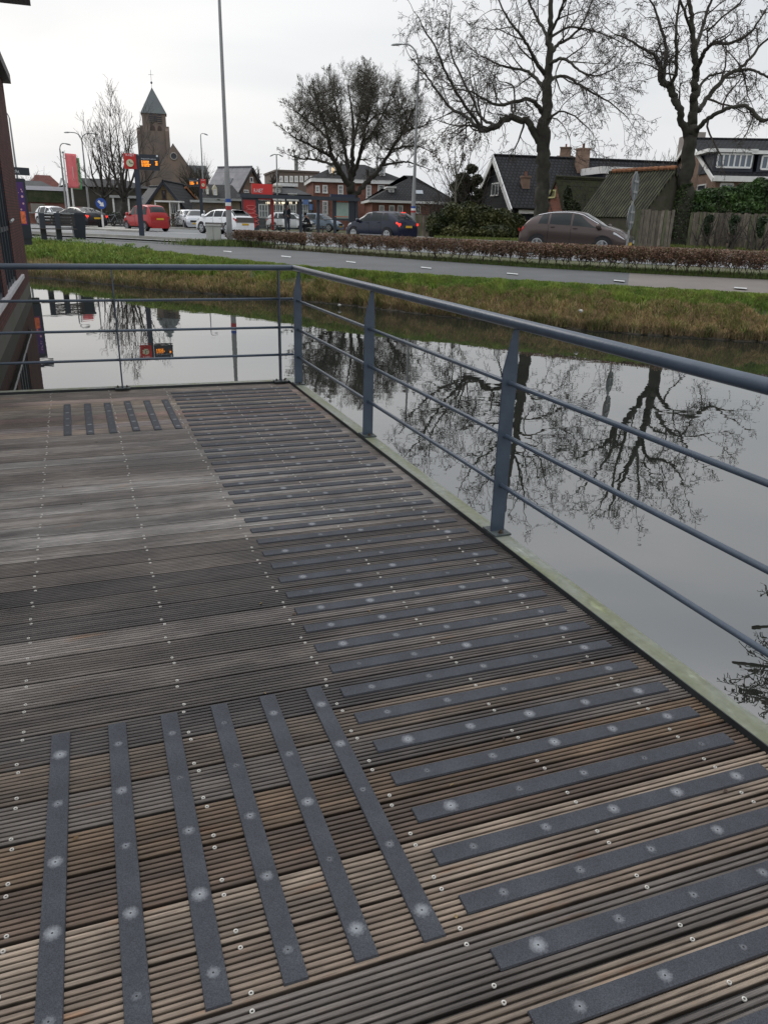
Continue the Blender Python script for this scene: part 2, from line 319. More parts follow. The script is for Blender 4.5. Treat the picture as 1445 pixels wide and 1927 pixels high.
kerb('kerb', r_kf, iaz(-26), iaz(40)); strip('pavement', scale_out(r_kf, .26, ZR+.115), scale_out(r_kf, 3.8, ZR+.115), PAVE, 0, iaz(-26), iaz(3)+1)
kerb('kerb', r_r0, iaz(-26), iaz(-11), .22, .10, -1)
# verge behind the kerb on the right
strip('grass_verge', scale_out(r_kf, .26, ZR+.11), scale_out(r_kf, 4.5, ZR+.10), mat('verge_grass', (.085, .115, .028), .95, col2=(.13, .15, .05), vscale=3, detail=8, bump=.6, bscale=20), 0, iaz(3), iaz(40))
def lane_line(pts, wd, z=ZR+.006, name='lane_marking'):
    P = [Vector((p.x, p.y, z)) for p in pts]; s = MB()
    for a, b in zip(P[:-1], P[1:]):
        d = (b-a).normalized(); n = Vector((-d.y, d.x, 0))*wd/2; s.add([a-n, b-n, b+n, a+n], [(0, 1, 2, 3)])
    return tag(s.build(name, PAINT, fix=False), kind='structure')
lane_line([Wz(x, y, ZR) for x, y in [(90, 435), (220, 434.5), (300, 437), (400, 441), (470, 444)]], .55)
lane_line([Wz(x, y, ZR) for x, y in [(95, 442.5), (200, 446.5), (330, 453.5), (400, 457)]], .22)
lane_line([Wz(x, y, ZR) for x, y in [(560, 460), (700, 467), (900, 478), (1100, 485), (1445, 494)]], .15)
for k in range(9):
    a, b = (520+k*95, 452+k*4.0), (555+k*95, 453.5+k*4.0); lane_line([Wz(*a, ZR), Wz(*b, ZR)], .15)
# traffic island with the keep-right sign
isl = [Wz(x, y, ZR) for x, y in [(140, 431.5), (200, 434.5), (262, 437.5), (275, 435.8), (235, 431), (185, 427.5), (150, 428)]]
s = MB().poly([p+Vector((0, 0, .12)) for p in isl], .16, (0, 0, 1)); tag(s.build('traffic_island', KERBM), kind='structure')
# ================================================================== bank vegetation (stuff)
def interp_ring(rg, az): # az array -> xyz
    P = np.array(rg); return np.stack([np.interp(az, AZ, P[:, k]) for k in range(3)], -1)
def blades(name, base, hgt, wid, cols, lean=.35):
    n = len(base); th = rng.uniform(0, 2*math.pi, n); d = np.stack([np.cos(th), np.sin(th), 0*th], -1); lt = rng.uniform(0, 2*math.pi, n); la = rng.uniform(0, lean, n)*hgt
    ln = np.stack([np.cos(lt)*la, np.sin(lt)*la, hgt], -1); mid_ = base+ln*np.array([.35, .35, .6]); tip = base+ln
    v = np.empty((n, 5, 3), np.float32); w2 = wid[:, None]*d/2
    v[:, 0] = base-w2; v[:, 1] = base+w2; v[:, 2] = mid_+w2*.7; v[:, 3] = mid_-w2*.7; v[:, 4] = tip
    me = bpy.data.meshes.new(name); me.vertices.add(n*5); me.vertices.foreach_set('co', v.ravel())
    idx = np.arange(n)[:, None]*5; lp = np.concatenate([idx+np.array([[0, 1, 2, 3]]), idx+np.array([[3, 2, 4]])], 1).astype(np.int32)
    me.loops.add(n*7); me.loops.foreach_set('vertex_index', lp.ravel()); me.polygons.add(n*2)
    st_ = np.stack([np.arange(n)*7, np.arange(n)*7+4], -1).ravel(); tt = np.tile([4, 3], n); me.polygons.foreach_set('loop_start', st_.astype(np.int32)); me.polygons.foreach_set('loop_total', tt.astype(np.int32))
    ca = me.color_attributes.new('Col', 'FLOAT_COLOR', 'POINT'); cc = np.ones((n, 5, 4), np.float32); cc[:, :, :3] = cols[:, None, :]; ca.data.foreach_set('color', cc.ravel()); me.update(calc_edges=True)
    me.materials.append(mat('blade_'+name, (.1, .1, .05), .8, attr='Col', var=.2, vscale=3)); o = bpy.data.objects.new(name, me); sc.collection.objects.link(o); return o
def vnoise(x, y, s, seed):
    r2 = np.random.default_rng(seed); g = r2.random((64, 64)); X = x/s+100; Y = y/s+100; xi = np.floor(X).astype(int); yi = np.floor(Y).astype(int); fx = X-xi; fy = Y-yi; fx = fx*fx*(3-2*fx); fy = fy*fy*(3-2*fy)
    a = g[xi % 64, yi % 64]; b = g[(xi+1) % 64, yi % 64]; c = g[xi % 64, (yi+1) % 64]; d = g[(xi+1) % 64, (yi+1) % 64]; return (a*(1-fx)+b*fx)*(1-fy)+(c*(1-fx)+d*fx)*fy
def bank_points(n, t0, t1, a0, a1):
    az = rng.uniform(R(a0), R(a1), n); t = rng.uniform(t0, t1, n); A = interp_ring(lip, az); B = interp_ring(r_b1, az); Cc = interp_ring(r_near, az)
    tt = t[:, None]; p = np.where(tt < .45, A+(B-A)*(tt/.45), B+(Cc-B)*((tt-.45)/.55)); return p, t, az
def mixc(a, b, f): return np.array(a)[None]*(1-f[:, None])+np.array(b)[None]*f[:, None]
# green grass on the upper slope
n = 110000; p, t, az = bank_points(n, .28, .99, -27, 32); nz = vnoise(p[:, 0], p[:, 1], .9, 1); nz2 = vnoise(p[:, 0], p[:, 1], .25, 2); left = np.clip((R(-9)-az)/R(8), 0, 1)
keep = (t+(.5-nz)*.7+.22*left > .50) | (rng.random(n) < .06); p, t, az, nz, nz2, left = (q[keep] for q in (p, t, az, nz, nz2, left)); n = len(p)
hg = (.05+.09*nz2+.05*rng.random(n))*(1-.6*np.clip((t-.8)/.2, 0, 1)); hg *= 1+left*1.1
col = mixc((.10, .19, .024), (.32, .38, .07), np.clip(nz2*.7+rng.random(n)*.5-.25, 0, 1)); dry = rng.random(n) < .10; col[dry] = (.24, .19, .09)
tag(blades('green_bank_grass', p, hg, np.full(n, .022)+left*.018, col, .7), 'low green grass growing along the top of the far bank', 'grass', kind='stuff')
# straw-coloured reed and dead grass low on the bank
n = 120000; p, t, az = bank_points(n, -.07, .82, -27, 32); nz = vnoise(p[:, 0], p[:, 1], .8, 4); nz2 = vnoise(p[:, 0], p[:, 1], .22, 5)
keep = (t+(nz-.5)*.6 < .56); p, t, az, nz, nz2 = (q[keep] for q in (p, t, az, nz, nz2)); n = len(p)
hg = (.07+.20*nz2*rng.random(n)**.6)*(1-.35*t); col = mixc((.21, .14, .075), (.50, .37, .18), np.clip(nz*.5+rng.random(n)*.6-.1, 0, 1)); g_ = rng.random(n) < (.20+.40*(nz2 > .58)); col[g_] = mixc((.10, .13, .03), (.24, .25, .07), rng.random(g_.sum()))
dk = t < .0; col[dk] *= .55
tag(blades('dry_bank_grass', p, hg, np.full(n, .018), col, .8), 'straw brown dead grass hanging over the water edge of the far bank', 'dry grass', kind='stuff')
# verge grass under the hedge and behind the kerb
n = 26000; az = rng.uniform(R(-11.5), R(32), n); A = interp_ring(r_far, az); B = interp_ring(r_g1, az); tt = rng.random(n)**1.3; p = A+(B-A)*tt[:, None]; gr = np.clip((az-R(-6))/R(14), .0, 1); kp = rng.random(n) < .25+.75*gr; p = p[kp]; gr = gr[kp]; n = len(p)
col = mixc((.075, .055, .03), (.075, .115, .02), np.clip(gr+rng.normal(0, .3, n), 0, 1)); tag(blades('hedge_foot_grass', p, rng.uniform(.03, .11, n), np.full(n, .02), col, .7), 'grass and fallen leaves along the foot of the low roadside hedge', 'grass', kind='stuff')
n = 16000; az = rng.uniform(R(3), R(34), n); A = interp_ring(scale_out(r_kf, .3, ZR+.1), az); B = interp_ring(scale_out(r_kf, 4.5, ZR+.1), az); p = A+(B-A)*rng.random(n)[:, None]
tag(blades('kerb_verge_grass', p, rng.uniform(.05, .2, n), np.full(n, .04), mixc((.08, .12, .02), (.2, .22, .06), rng.random(n)), .5), 'bright green verge grass between the far kerb and the garden fences', 'grass', kind='stuff')
n = 5000; c0 = G(430, 456, 36.4, .25); p = np.stack([c0.x+rng.normal(0, .9, n), c0.y+rng.normal(-.1, .45, n), np.full(n, .19)], -1)
tag(blades('lamp_foot_grass', p, rng.uniform(.08, .3, n), np.full(n, .03), mixc((.06, .11, .02), (.14, .17, .04), rng.random(n)), .5), 'tuft of green grass round the foot of the tall lamp post and cabinet', 'grass', kind='stuff')
# broad leafy growth at the left end of the bank
n = 30000; p, t, az = bank_points(n, .35, 1.0, -27, -13.5); nz = vnoise(p[:, 0], p[:, 1], .5, 9); p[:, 2] += rng.random(n)*(.06+.30*nz)*np.clip((R(-13.5)-az)/R(3), 0, 1)
col = mixc((.07, .15, .022), (.26, .34, .07), np.clip(nz*.6+rng.random(n)*.6-.2, 0, 1)); tag(blades('leafy_bank_weeds', p, rng.uniform(.03, .07, n), rng.uniform(.025, .055, n), col, 1.5), 'dark green leafy weeds covering the left end of the bank beside the brick wall', 'weeds', kind='stuff')
# ================================================================== wooden deck
SK = -.0185
deck = empty('wooden_deck', (C0.x, C0.y, 0), 'weathered grooved wooden deck with dark anti-slip strips in the foreground', 'deck', rz=math.atan2(DV.y, DV.x))
dm = bpy.data.materials.new('weathered_decking'); dm.use_nodes = True; t_ = dm.node_tree; n_ = t_.nodes; l_ = t_.links; b_ = n_['Principled BSDF']
at = n_.new('ShaderNodeAttribute'); at.attribute_name = 'Col'; tcx = n_.new('ShaderNodeTexCoord')
def nz_(scale, stretch, detail=5, rough=.6):
    mpx = n_.new('ShaderNodeMapping'); mpx.inputs['Scale'].default_value = stretch; l_.new(tcx.outputs['Object'], mpx.inputs[0]); q = n_.new('ShaderNodeTexNoise'); q.inputs['Scale'].default_value = scale; q.inputs['Detail'].default_value = detail; q.inputs['Roughness'].default_value = rough; l_.new(mpx.outputs[0], q.inputs['Vector']); return q
def rmp(src, p0, c0, p1, c1):
    r = n_.new('ShaderNodeValToRGB'); e = r.color_ramp.elements; e[0].position = p0; e[1].position = p1; e[0].color = (*c0, 1); e[1].color = (*c1, 1); l_.new(src.outputs[0], r.inputs[0]); return r
def mul(a, b, f=1., mode='MULTIPLY'):
    x = n_.new('ShaderNodeMix'); x.data_type = 'RGBA'; x.blend_type = mode; x.inputs[0].default_value = f; l_.new(a, x.inputs[6]); l_.new(b, x.inputs[7]); return x
g1 = rmp(nz_(3.2, (2.4, 75, 1), 6, .7), .3, (.55, .54, .53), .72, (1.5, 1.47, 1.43))       # fibres along the ridges
g2 = rmp(nz_(1.0, (1.1, 3.2, 1), 5, .65), .38, (.38, .36, .36), .60, (1.12, 1.12, 1.12))    # wet and dirty patches
g3 = rmp(nz_(2.1, (1.6, 7, 1), 4), .62, (1, 1, 1), .76, (1.18, .86, .62))                    # rust-brown stains
x1 = mul(at.outputs['Color'], g1.outputs[0]); x2 = mul(x1.outputs[2], g2.outputs[0]); x3 = mul(x2.outputs[2], g3.outputs[0])
l_.new(x3.outputs[2], b_.inputs['Base Color']); rr_ = rmp(nz_(1.0, (1.1, 3.2, 1), 5, .65), .36, (.42,)*3, .56, (.72,)*3); l_.new(rr_.outputs[0], b_.inputs['Roughness'])
bn = nz_(4., (3, 120, 1), 4); bu_ = n_.new('ShaderNodeBump'); bu_.inputs['Strength'].default_value = .5; bu_.inputs['Distance'].default_value = .004; l_.new(bn.outputs[0], bu_.inputs['Height']); l_.new(bu_.outputs[0], b_.inputs['Normal'])
ZD = -.020
GREY = (.150, .137, .126); LGREY = (.200, .190, .180); BRN = (.112, .080, .060); TAN = (.245, .198, .155); DARK = (.062, .056, .053); MID = (.108, .095, .086)
def ub(k): return 5.507-.1470*k+.00008*k*k        # far edge of the strip on board k (at v=1.18)
bands = {-7: TAN, -6: GREY, -5: TAN, -4: MID, -3: (.23, .18, .14), -2: TAN, -1: BRN, 0: (.15, .105, .07), 1: MID, 2: (.12, .095, .075), 3: DARK, 4: MID, 5: (.125, .112, .102), 6: MID, 7: (.12, .108, .10), 8: DARK, 9: (.085, .076, .070), 10: DARK, 11: MID, 12: (.10, .088, .08), 13: GREY, 14: LGREY, 15: LGREY, 16: GREY, 17: LGREY, 18: GREY, 19: LGREY, 20: GREY, 21: MID, 22: GREY, 23: LGREY}
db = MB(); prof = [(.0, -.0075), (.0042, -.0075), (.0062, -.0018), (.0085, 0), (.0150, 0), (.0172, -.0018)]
for k in range(-14, 39):
    u0 = ub(k)-.047; u1 = ub(k-1)-.047-.0055; wdt = u1-u0; nr = 9; pitch = wdt/nr
    rb = random.Random(k*7+3)
    if k > 27: basec = tuple(a*rb.uniform(.9, 1.15) for a in ((.185, .148, .128) if k % 3 else (.165, .125, .105)))
    else: basec = bands.get(k, GREY if k % 2 else MID)
    cuts = [.088, 7.2]; jt = [1.21+.465*q for q in (2, 4, 6, 8)]
    if k % 3 == 1: cuts = [.088, jt[(k // 3) % 4 % 2]+.465*4, 7.2]
    for a, b in zip(cuts[:-1], cuts[1:]):
        tone = rb.uniform(.84, 1.16); cb = tuple(c*tone for c in basec)
        yy = []; zz = []; cl = []
        for q in range(nr):
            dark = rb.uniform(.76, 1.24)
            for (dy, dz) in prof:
                yy.append(u0+q*pitch+dy*pitch/.0179); zz.append(ZD+dz); f = dark*(1.22 if dz > -.003 else .28); cl.append(tuple(c*f for c in cb))  # groove shade painted into the board colour, ridge tops painted lighter
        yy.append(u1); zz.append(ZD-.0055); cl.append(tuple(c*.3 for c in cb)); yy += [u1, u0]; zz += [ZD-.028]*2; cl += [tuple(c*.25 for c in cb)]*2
        m = len(yy); xs = [a+.0015]+[a+(b-a)*i/6+rb.uniform(-.1, .1) for i in range(1, 6)]+[b-.0015]; o = len(db.v)
        for X in xs:
            wv = .0012*math.sin(X*1.7+k)
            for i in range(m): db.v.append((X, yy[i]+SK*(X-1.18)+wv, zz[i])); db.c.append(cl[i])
        for s_ in range(len(xs)-1):
            for i in range(m): j = (i+1) % m; db.f.append((o+s_*m+i, o+s_*m+j, o+(s_+1)*m+j, o+(s_+1)*m+i)); db.mi.append(0)
        db.f += [tuple(o+i for i in range(m))]; db.mi += [0]; db.f += [tuple(o+(len(xs)-1)*m+i for i in range(m))]; db.mi += [0]
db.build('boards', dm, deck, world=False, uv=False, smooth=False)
MB().box((3.68, 4.28, -.075), (7.1, 8.0, .08)).build('under_frame', mat('dark_beam', (.02, .018, .016), .9), deck, world=False)
# anti-slip strips with a pale scuff round each screw
sm_ = bpy.data.materials.new('grit_strip'); sm_.use_nodes = True; t_ = sm_.node_tree; n_ = t_.nodes; l_ = t_.links; b_ = n_['Principled BSDF']; b_.inputs['Roughness'].default_value = .8
tcx = n_.new('ShaderNodeTexCoord'); sp = n_.new('ShaderNodeSeparateXYZ'); l_.new(tcx.outputs['Object'], sp.inputs[0]); oi = n_.new('ShaderNodeObjectInfo')
def mth(op, a, b=None, v=None):
    q = n_.new('ShaderNodeMath'); q.operation = op
    l_.new(a, q.inputs[0])
    if b is not None: l_.new(b, q.inputs[1])
    if v is not None: q.inputs[1].default_value = v
    return q.outputs[0]
PS = .2055
fx = mth('SUBTRACT', mth('MULTIPLY', mth('FRACT', mth('DIVIDE', sp.outputs[0], v=PS)), v=PS), v=PS/2)
jn = n_.new('ShaderNodeTexNoise'); jn.inputs['Scale'].default_value = 170; jn.inputs['Detail'].default_value = 3; l_.new(tcx.outputs['Object'], jn.inputs['Vector'])
cellv = mth('ADD', mth('FLOOR', mth('DIVIDE', sp.outputs[0], v=PS)), mth('MULTIPLY', oi.outputs['Random'], v=91.7))
wn = n_.new('ShaderNodeTexWhiteNoise'); wn.noise_dimensions = '1D'; l_.new(cellv, wn.inputs['W'])
rad = mth('SQRT', mth('ADD', mth('MULTIPLY', fx, fx), mth('MULTIPLY', sp.outputs[1], sp.outputs[1])))
rsz = mth('ADD', mth('MULTIPLY', wn.outputs['Value'], v=.014), v=.009)
ed = mth('SUBTRACT', rsz, mth('ADD', rad, mth('MULTIPLY', mth('SUBTRACT', jn.outputs[0], v=.5), v=.016)))
halo = n_.new('ShaderNodeMapRange'); halo.inputs['From Min'].default_value = 0; halo.inputs['From Max'].default_value = .026; l_.new(ed, halo.inputs['Value'])
core = n_.new('ShaderNodeMapRange'); core.inputs['From Min'].default_value = .0019; core.inputs['From Max'].default_value = .0028; l_.new(rad, core.inputs['Value'])
gn = n_.new('ShaderNodeTexNoise'); gn.inputs['Scale'].default_value = 420; gn.inputs['Detail'].default_value = 2; l_.new(tcx.outputs['Object'], gn.inputs['Vector'])
gr_ = n_.new('ShaderNodeValToRGB'); gr_.color_ramp.elements[0].position = .35; gr_.color_ramp.elements[1].position = .7; gr_.color_ramp.elements[0].color = (.028, .031, .037, 1); gr_.color_ramp.elements[1].color = (.066, .071, .084, 1); l_.new(gn.outputs[0], gr_.inputs[0])
ln_ = n_.new('ShaderNodeTexNoise'); ln_.inputs['Scale'].default_value = 9; ln_.inputs['Detail'].default_value = 4; l_.new(tcx.outputs['Object'], ln_.inputs['Vector'])
lr_ = n_.new('ShaderNodeValToRGB'); lr_.color_ramp.elements[0].position = .3; lr_.color_ramp.elements[1].position = .7; lr_.color_ramp.elements[0].color = (.78, .78, .8, 1); lr_.color_ramp.elements[1].color = (1.2, 1.2, 1.2, 1); l_.new(ln_.outputs[0], lr_.inputs[0])
gg = n_.new('ShaderNodeMix'); gg.data_type = 'RGBA'; gg.blend_type = 'MULTIPLY'; gg.inputs[0].default_value = 1; l_.new(gr_.outputs[0], gg.inputs[6]); l_.new(lr_.outputs[0], gg.inputs[7])
sxx = n_.new('ShaderNodeMix'); sxx.data_type = 'RGBA'; l_.new(mth('MULTIPLY', halo.outputs[0], v=.62), sxx.inputs[0]); l_.new(gg.outputs[2], sxx.inputs[6]); sxx.inputs[7].default_value = (.55, .57, .60, 1)
cxx = n_.new('ShaderNodeMix'); cxx.data_type = 'RGBA'; l_.new(core.outputs[0], cxx.inputs[0]); cxx.inputs[6].default_value = (.01, .01, .01, 1); l_.new(sxx.outputs[2], cxx.inputs[7]); l_.new(cxx.outputs[2], b_.inputs['Base Color'])
bu_ = n_.new('ShaderNodeBump'); bu_.inputs['Strength'].default_value = .7; bu_.inputs['Distance'].default_value = .0015; l_.new(gn.outputs[0], bu_.inputs['Height']); l_.new(bu_.outputs[0], b_.inputs['Normal'])
def strip_mesh(Lx, Wd=.052, th=.0062):
    s = MB(); b = .0012; s.add([(0, -Wd/2, 0), (Lx, -Wd/2, 0), (Lx, Wd/2, 0), (0, Wd/2, 0), (b, -Wd/2+b, th), (Lx-b, -Wd/2+b, th), (Lx-b, Wd/2-b, th), (b, Wd/2-b, th)], [(0, 1, 5, 4), (1, 2, 6, 5), (2, 3, 7, 6), (3, 0, 4, 7), (4, 5, 6, 7), (3, 2, 1, 0)])
    o = s.build('anti_slip_strip', sm_, deck, world=False); return o
proto = strip_mesh(1.03)
sp_list = [(1.180+random.uniform(-.006, .006), ub(k)+.026, 0) for k in range(-11, 37)]
first = True
for i, (v, u, _) in enumerate(sp_list):
    o = proto if first else proto.copy()
    if not first: sc.collection.objects.link(o); o.parent = deck
    first = False; o.location = (v, u, ZD); o.rotation_euler = (0, 0, math.pi+math.atan(SK)+random.uniform(-.0012, .0012))
vproto = strip_mesh(1.0)
vs_ = [(2.032, 5.027), (1.875, 5.03), (1.723, 5.03), (1.570, 5.03), (1.416, 5.03), (1.263, 5.034), (2.016, .578), (1.864, .593), (1.714, .596), (1.559, .58), (1.407, .593), (1.261, .596)]
for i, (v, u) in enumerate(vs_):
    o = vproto if i == 0 else vproto.copy()
    if i: sc.collection.objects.link(o); o.parent = deck
    o.location = (v, u, ZD); o.rotation_euler = (0, 0, math.pi/2-(.014 if u > 3 else 0)+random.uniform(-.004, .004))
    if u < 3: o.scale = (.968, 1, 1)
# deck screws
SCR = mat('zinc_screw', (.50, .48, .44), .5, .2, var=.35, vscale=60); HOLE = mat('screw_recess', (.01, .01, .01), .9)
sb = MB(); nn = 12; ro, ri = .0052, .0026
vs = [(ro*math.cos(2*math.pi*j/nn), ro*math.sin(2*math.pi*j/nn), .0009) for j in range(nn)]+[(ri*math.cos(2*math.pi*j/nn), ri*math.sin(2*math.pi*j/nn), .0009) for j in range(nn)]+[(ro*1.05*math.cos(2*math.pi*j/nn), ro*1.05*math.sin(2*math.pi*j/nn), -.002) for j in range(nn)]+[(ri*math.cos(2*math.pi*j/nn), ri*math.sin(2*math.pi*j/nn), -.001) for j in range(nn)]
sb.add(vs, [(j, (j+1) % nn, nn+(j+1) % nn, nn+j) for j in range(nn)]+[(j, 2*nn+j, 2*nn+(j+1) % nn, (j+1) % nn) for j in range(nn)]+[(nn+j, nn+(j+1) % nn, 3*nn+(j+1) % nn, 3*nn+j) for j in range(nn)]); sb.cm = 1; sb.add([vs[3*nn+j] for j in range(nn)], [tuple(range(nn))])
spos = []
for k in range(-13, 38):
    g = ub(k)-.047-.003
    for r_ in range(10):
        v = .285+.4640*r_
        for s_ in (-.0195, .0195): spos.append((v+random.uniform(-.006, .006), g+s_+random.uniform(-.003, .003)+SK*(v-1.18)))
camv, camu = 1.851, 7.122
def vis(p):
    q = UV(p[1], p[0], ZD)-Vector((0, 0, H)); z = q.dot(FWD)
    if z <= .1: return False
    x = CX+F*q.dot(RIGHT)/z; y = CY-F*q.dot(UP)/z; return -10 < x < 1455 and y < 1935
spos.sort(key=lambda p: (not vis(p), (p[0]-camv)**2+(p[1]-camu)**2)); near = spos[:100]; rest = spos[100:]
p0 = sb.build('deck_screw', [SCR, HOLE], deck, world=False, uv=False)
for i, (v, u) in enumerate(near):
    o = p0 if i == 0 else p0.copy()
    if i: sc.collection.objects.link(o); o.parent = deck
    o.location = (v, u, ZD)
rs = MB()
for v, u in rest:
    o_ = len(rs.v); rs.v += [(x+v, y+u, z+ZD) for x, y, z in sb.v]; rs.f += [tuple(i+o_ for i in f) for f in sb.f]; rs.mi += list(sb.mi)
tag(rs.build('deck_screws', [SCR, HOLE], deck, world=False, uv=False), kind='stuff')
# steel edge: right and far sides
KM = bpy.data.materials.new('algae_steel'); KM.use_nodes = True; t_ = KM.node_tree; n_ = t_.nodes; l_ = t_.links; b_ = n_['Principled BSDF']; b_.inputs['Roughness'].default_value = .6; tcx = n_.new('ShaderNodeTexCoord')
a_ = rmp(nz_(1.0, (6, 1.3, 3), 7, .65), .36, (.22, .232, .215), .62, (.14, .155, .075)); c_ = rmp(nz_(2., (5, 1.6, 3), 6, .7), .58, (1, 1, 1), .66, (1.55, 1.55, 1.6)); d_ = rmp(nz_(30, (1, 1, 1), 4), .3, (.8, .8, .8), .7, (1.15, 1.15, 1.15))
xx = mul(a_.outputs[0], c_.outputs[0]); xx = mul(xx.outputs[2], d_.outputs[0]); l_.new(xx.outputs[2], b_.inputs['Base Color'])
DK = mat('dark_edge_steel', (.020, .024, .026), .5, var=.35, vscale=7)
def edge(name, mk):  # L-shaped steel edge
    for part, prof_, m_ in ((name, [(-.004, -.006), (-.004, -.14), (.004, -.14), (.004, 0), (.084, 0), (.084, -.006)], KM), ('inner_face', [(.084, .0015), (.0885, .0015), (.0885, -.05), (.084, -.05)], DK)):
        s = MB(); n = len(prof_); T = [-.004, 1.2, 2.6, 3.9, 5.2, 8.2] if mk else [.0885, 1.5, 3, 5, 7.3]
        for q in T:
            for (a, z) in prof_: s.v.append((a, q, z) if mk else (q, .06+a-.03*q, z))
        s.f = [(i*n+j, i*n+(j+1) % n, (i+1)*n+(j+1) % n, (i+1)*n+j) for i in range(len(T)-1) for j in range(n)]+[tuple(range(n)), tuple((len(T)-1)*n+j for j in range(n))]; s.mi = [0]*len(s.f)
        s.build(part, m_, deck, world=False)
edge('edge_plate', True); edge('edge_plate', False)
# support piles and fascia beam under the deck
for v in (.25, 2.4, 4.6):
    for u in (.5, 3.2, 6.2): MB().tube([(v, u, -.1), (v, u, -1.6)], .09, 10).build('pile', mat('dark_beam', (.02, .018, .016), .9), deck, world=False)
# ================================================================== railing
rail = empty('railing', UV(.16, .042), 'blue-grey steel railing with round handrail and three thin bars round the deck', 'railing')
v0 = .040; u0_ = .155
KL = -.022                                      # the far run turns a little
def LP(v, z): return UV(u0_+KL*(v-v0), v, z)
hr = [UV(8.2, v0-.012, 1.008), UV(4.1, v0-.012, 1.008), UV(u0_+.05, v0-.012, 1.008)]; cr_ = LP(v0-.012, 1.008)
MB().tube([hr[0], hr[1], UV(2., v0-.012, 1.008), UV(u0_+.015, v0-.012, 1.008), cr_, LP(v0+.01, 1.008), LP(1.5, 1.008), LP(3.5, 1.008), LP(6.5, 1.008)], .0245, 20).build('handrail', STEEL, rail, smooth=True)
for z in (.7407, .4912, .2456):
    MB().tube([UV(8.2, v0, z), UV(4, v0, z), UV(u0_+.01, v0, z)], .0112, 12).build('bar', STEEL, rail, smooth=True)
    MB().tube([LP(v0, z), LP(2, z), LP(4, z), LP(6.5, z)], .0112, 12).build('bar', STEEL, rail, smooth=True)
def post(u=None, v=None):
    if u is not None: X = lambda a, b, z: UV(u+b, v0+a, z)          # plate across the right run
    else: X = lambda a, b, z: LP(v+b, z)+(UV(a, 0)-UV(0, 0))
    s = MB(); w2 = .036; pr = [(-w2, .008), (w2, .008), (w2, .83), (w2*.1-.012+.004, .992), (-.024, .992), (-w2, .80)]
    if u is None: pr = [(-w2, .008), (w2, .008), (w2, .80), (.012, .992), (-.012, .992), (-w2, .80)]
    else: pr = [(-w2, .008), (w2, .008), (w2, .80), (-.006, .99), (-.026, .99), (-w2, .80)]
    s.add([X(a, -.005, z) for a, z in pr]+[X(a, .005, z) for a, z in pr], [tuple(range(6)), tuple(range(11, 5, -1))]+[(i, (i+1) % 6, (i+1) % 6+6, i+6) for i in range(6)])
    po = s.build('post', STEEL, rail)
    b = MB(); b.add([X(a, c, z) for a in (-.046, .046) for c in (-.062, .062) for z in (.0005, .0095)], [(0, 1, 3, 2), (4, 6, 7, 5), (0, 4, 5, 1), (2, 3, 7, 6), (0, 2, 6, 4), (1, 5, 7, 3)]); b.build('base_plate', mat('mossy_steel', (.055, .066, .066), .6, var=.4, vscale=25), po)
    for c in (-.038, .038):
        MB().lathe(X(0, c, .0095), [(.0135, 0), (.0135, .0018), (.009, .002), (.009, .010), (.0055, .011), (.005, .017)], 6).build('bolt', BOLT, po)
    for z in (.7407, .4912, .2456):
        MB().tube([X(0, -.011, z), X(0, .011, z)], .0125, 12).build('collar', STEEL, po)
for u in (.31, 2.17, 4.05, 5.98): post(u=u)
for v in (.17, 1.565, 3.3, 5.0): post(v=v)
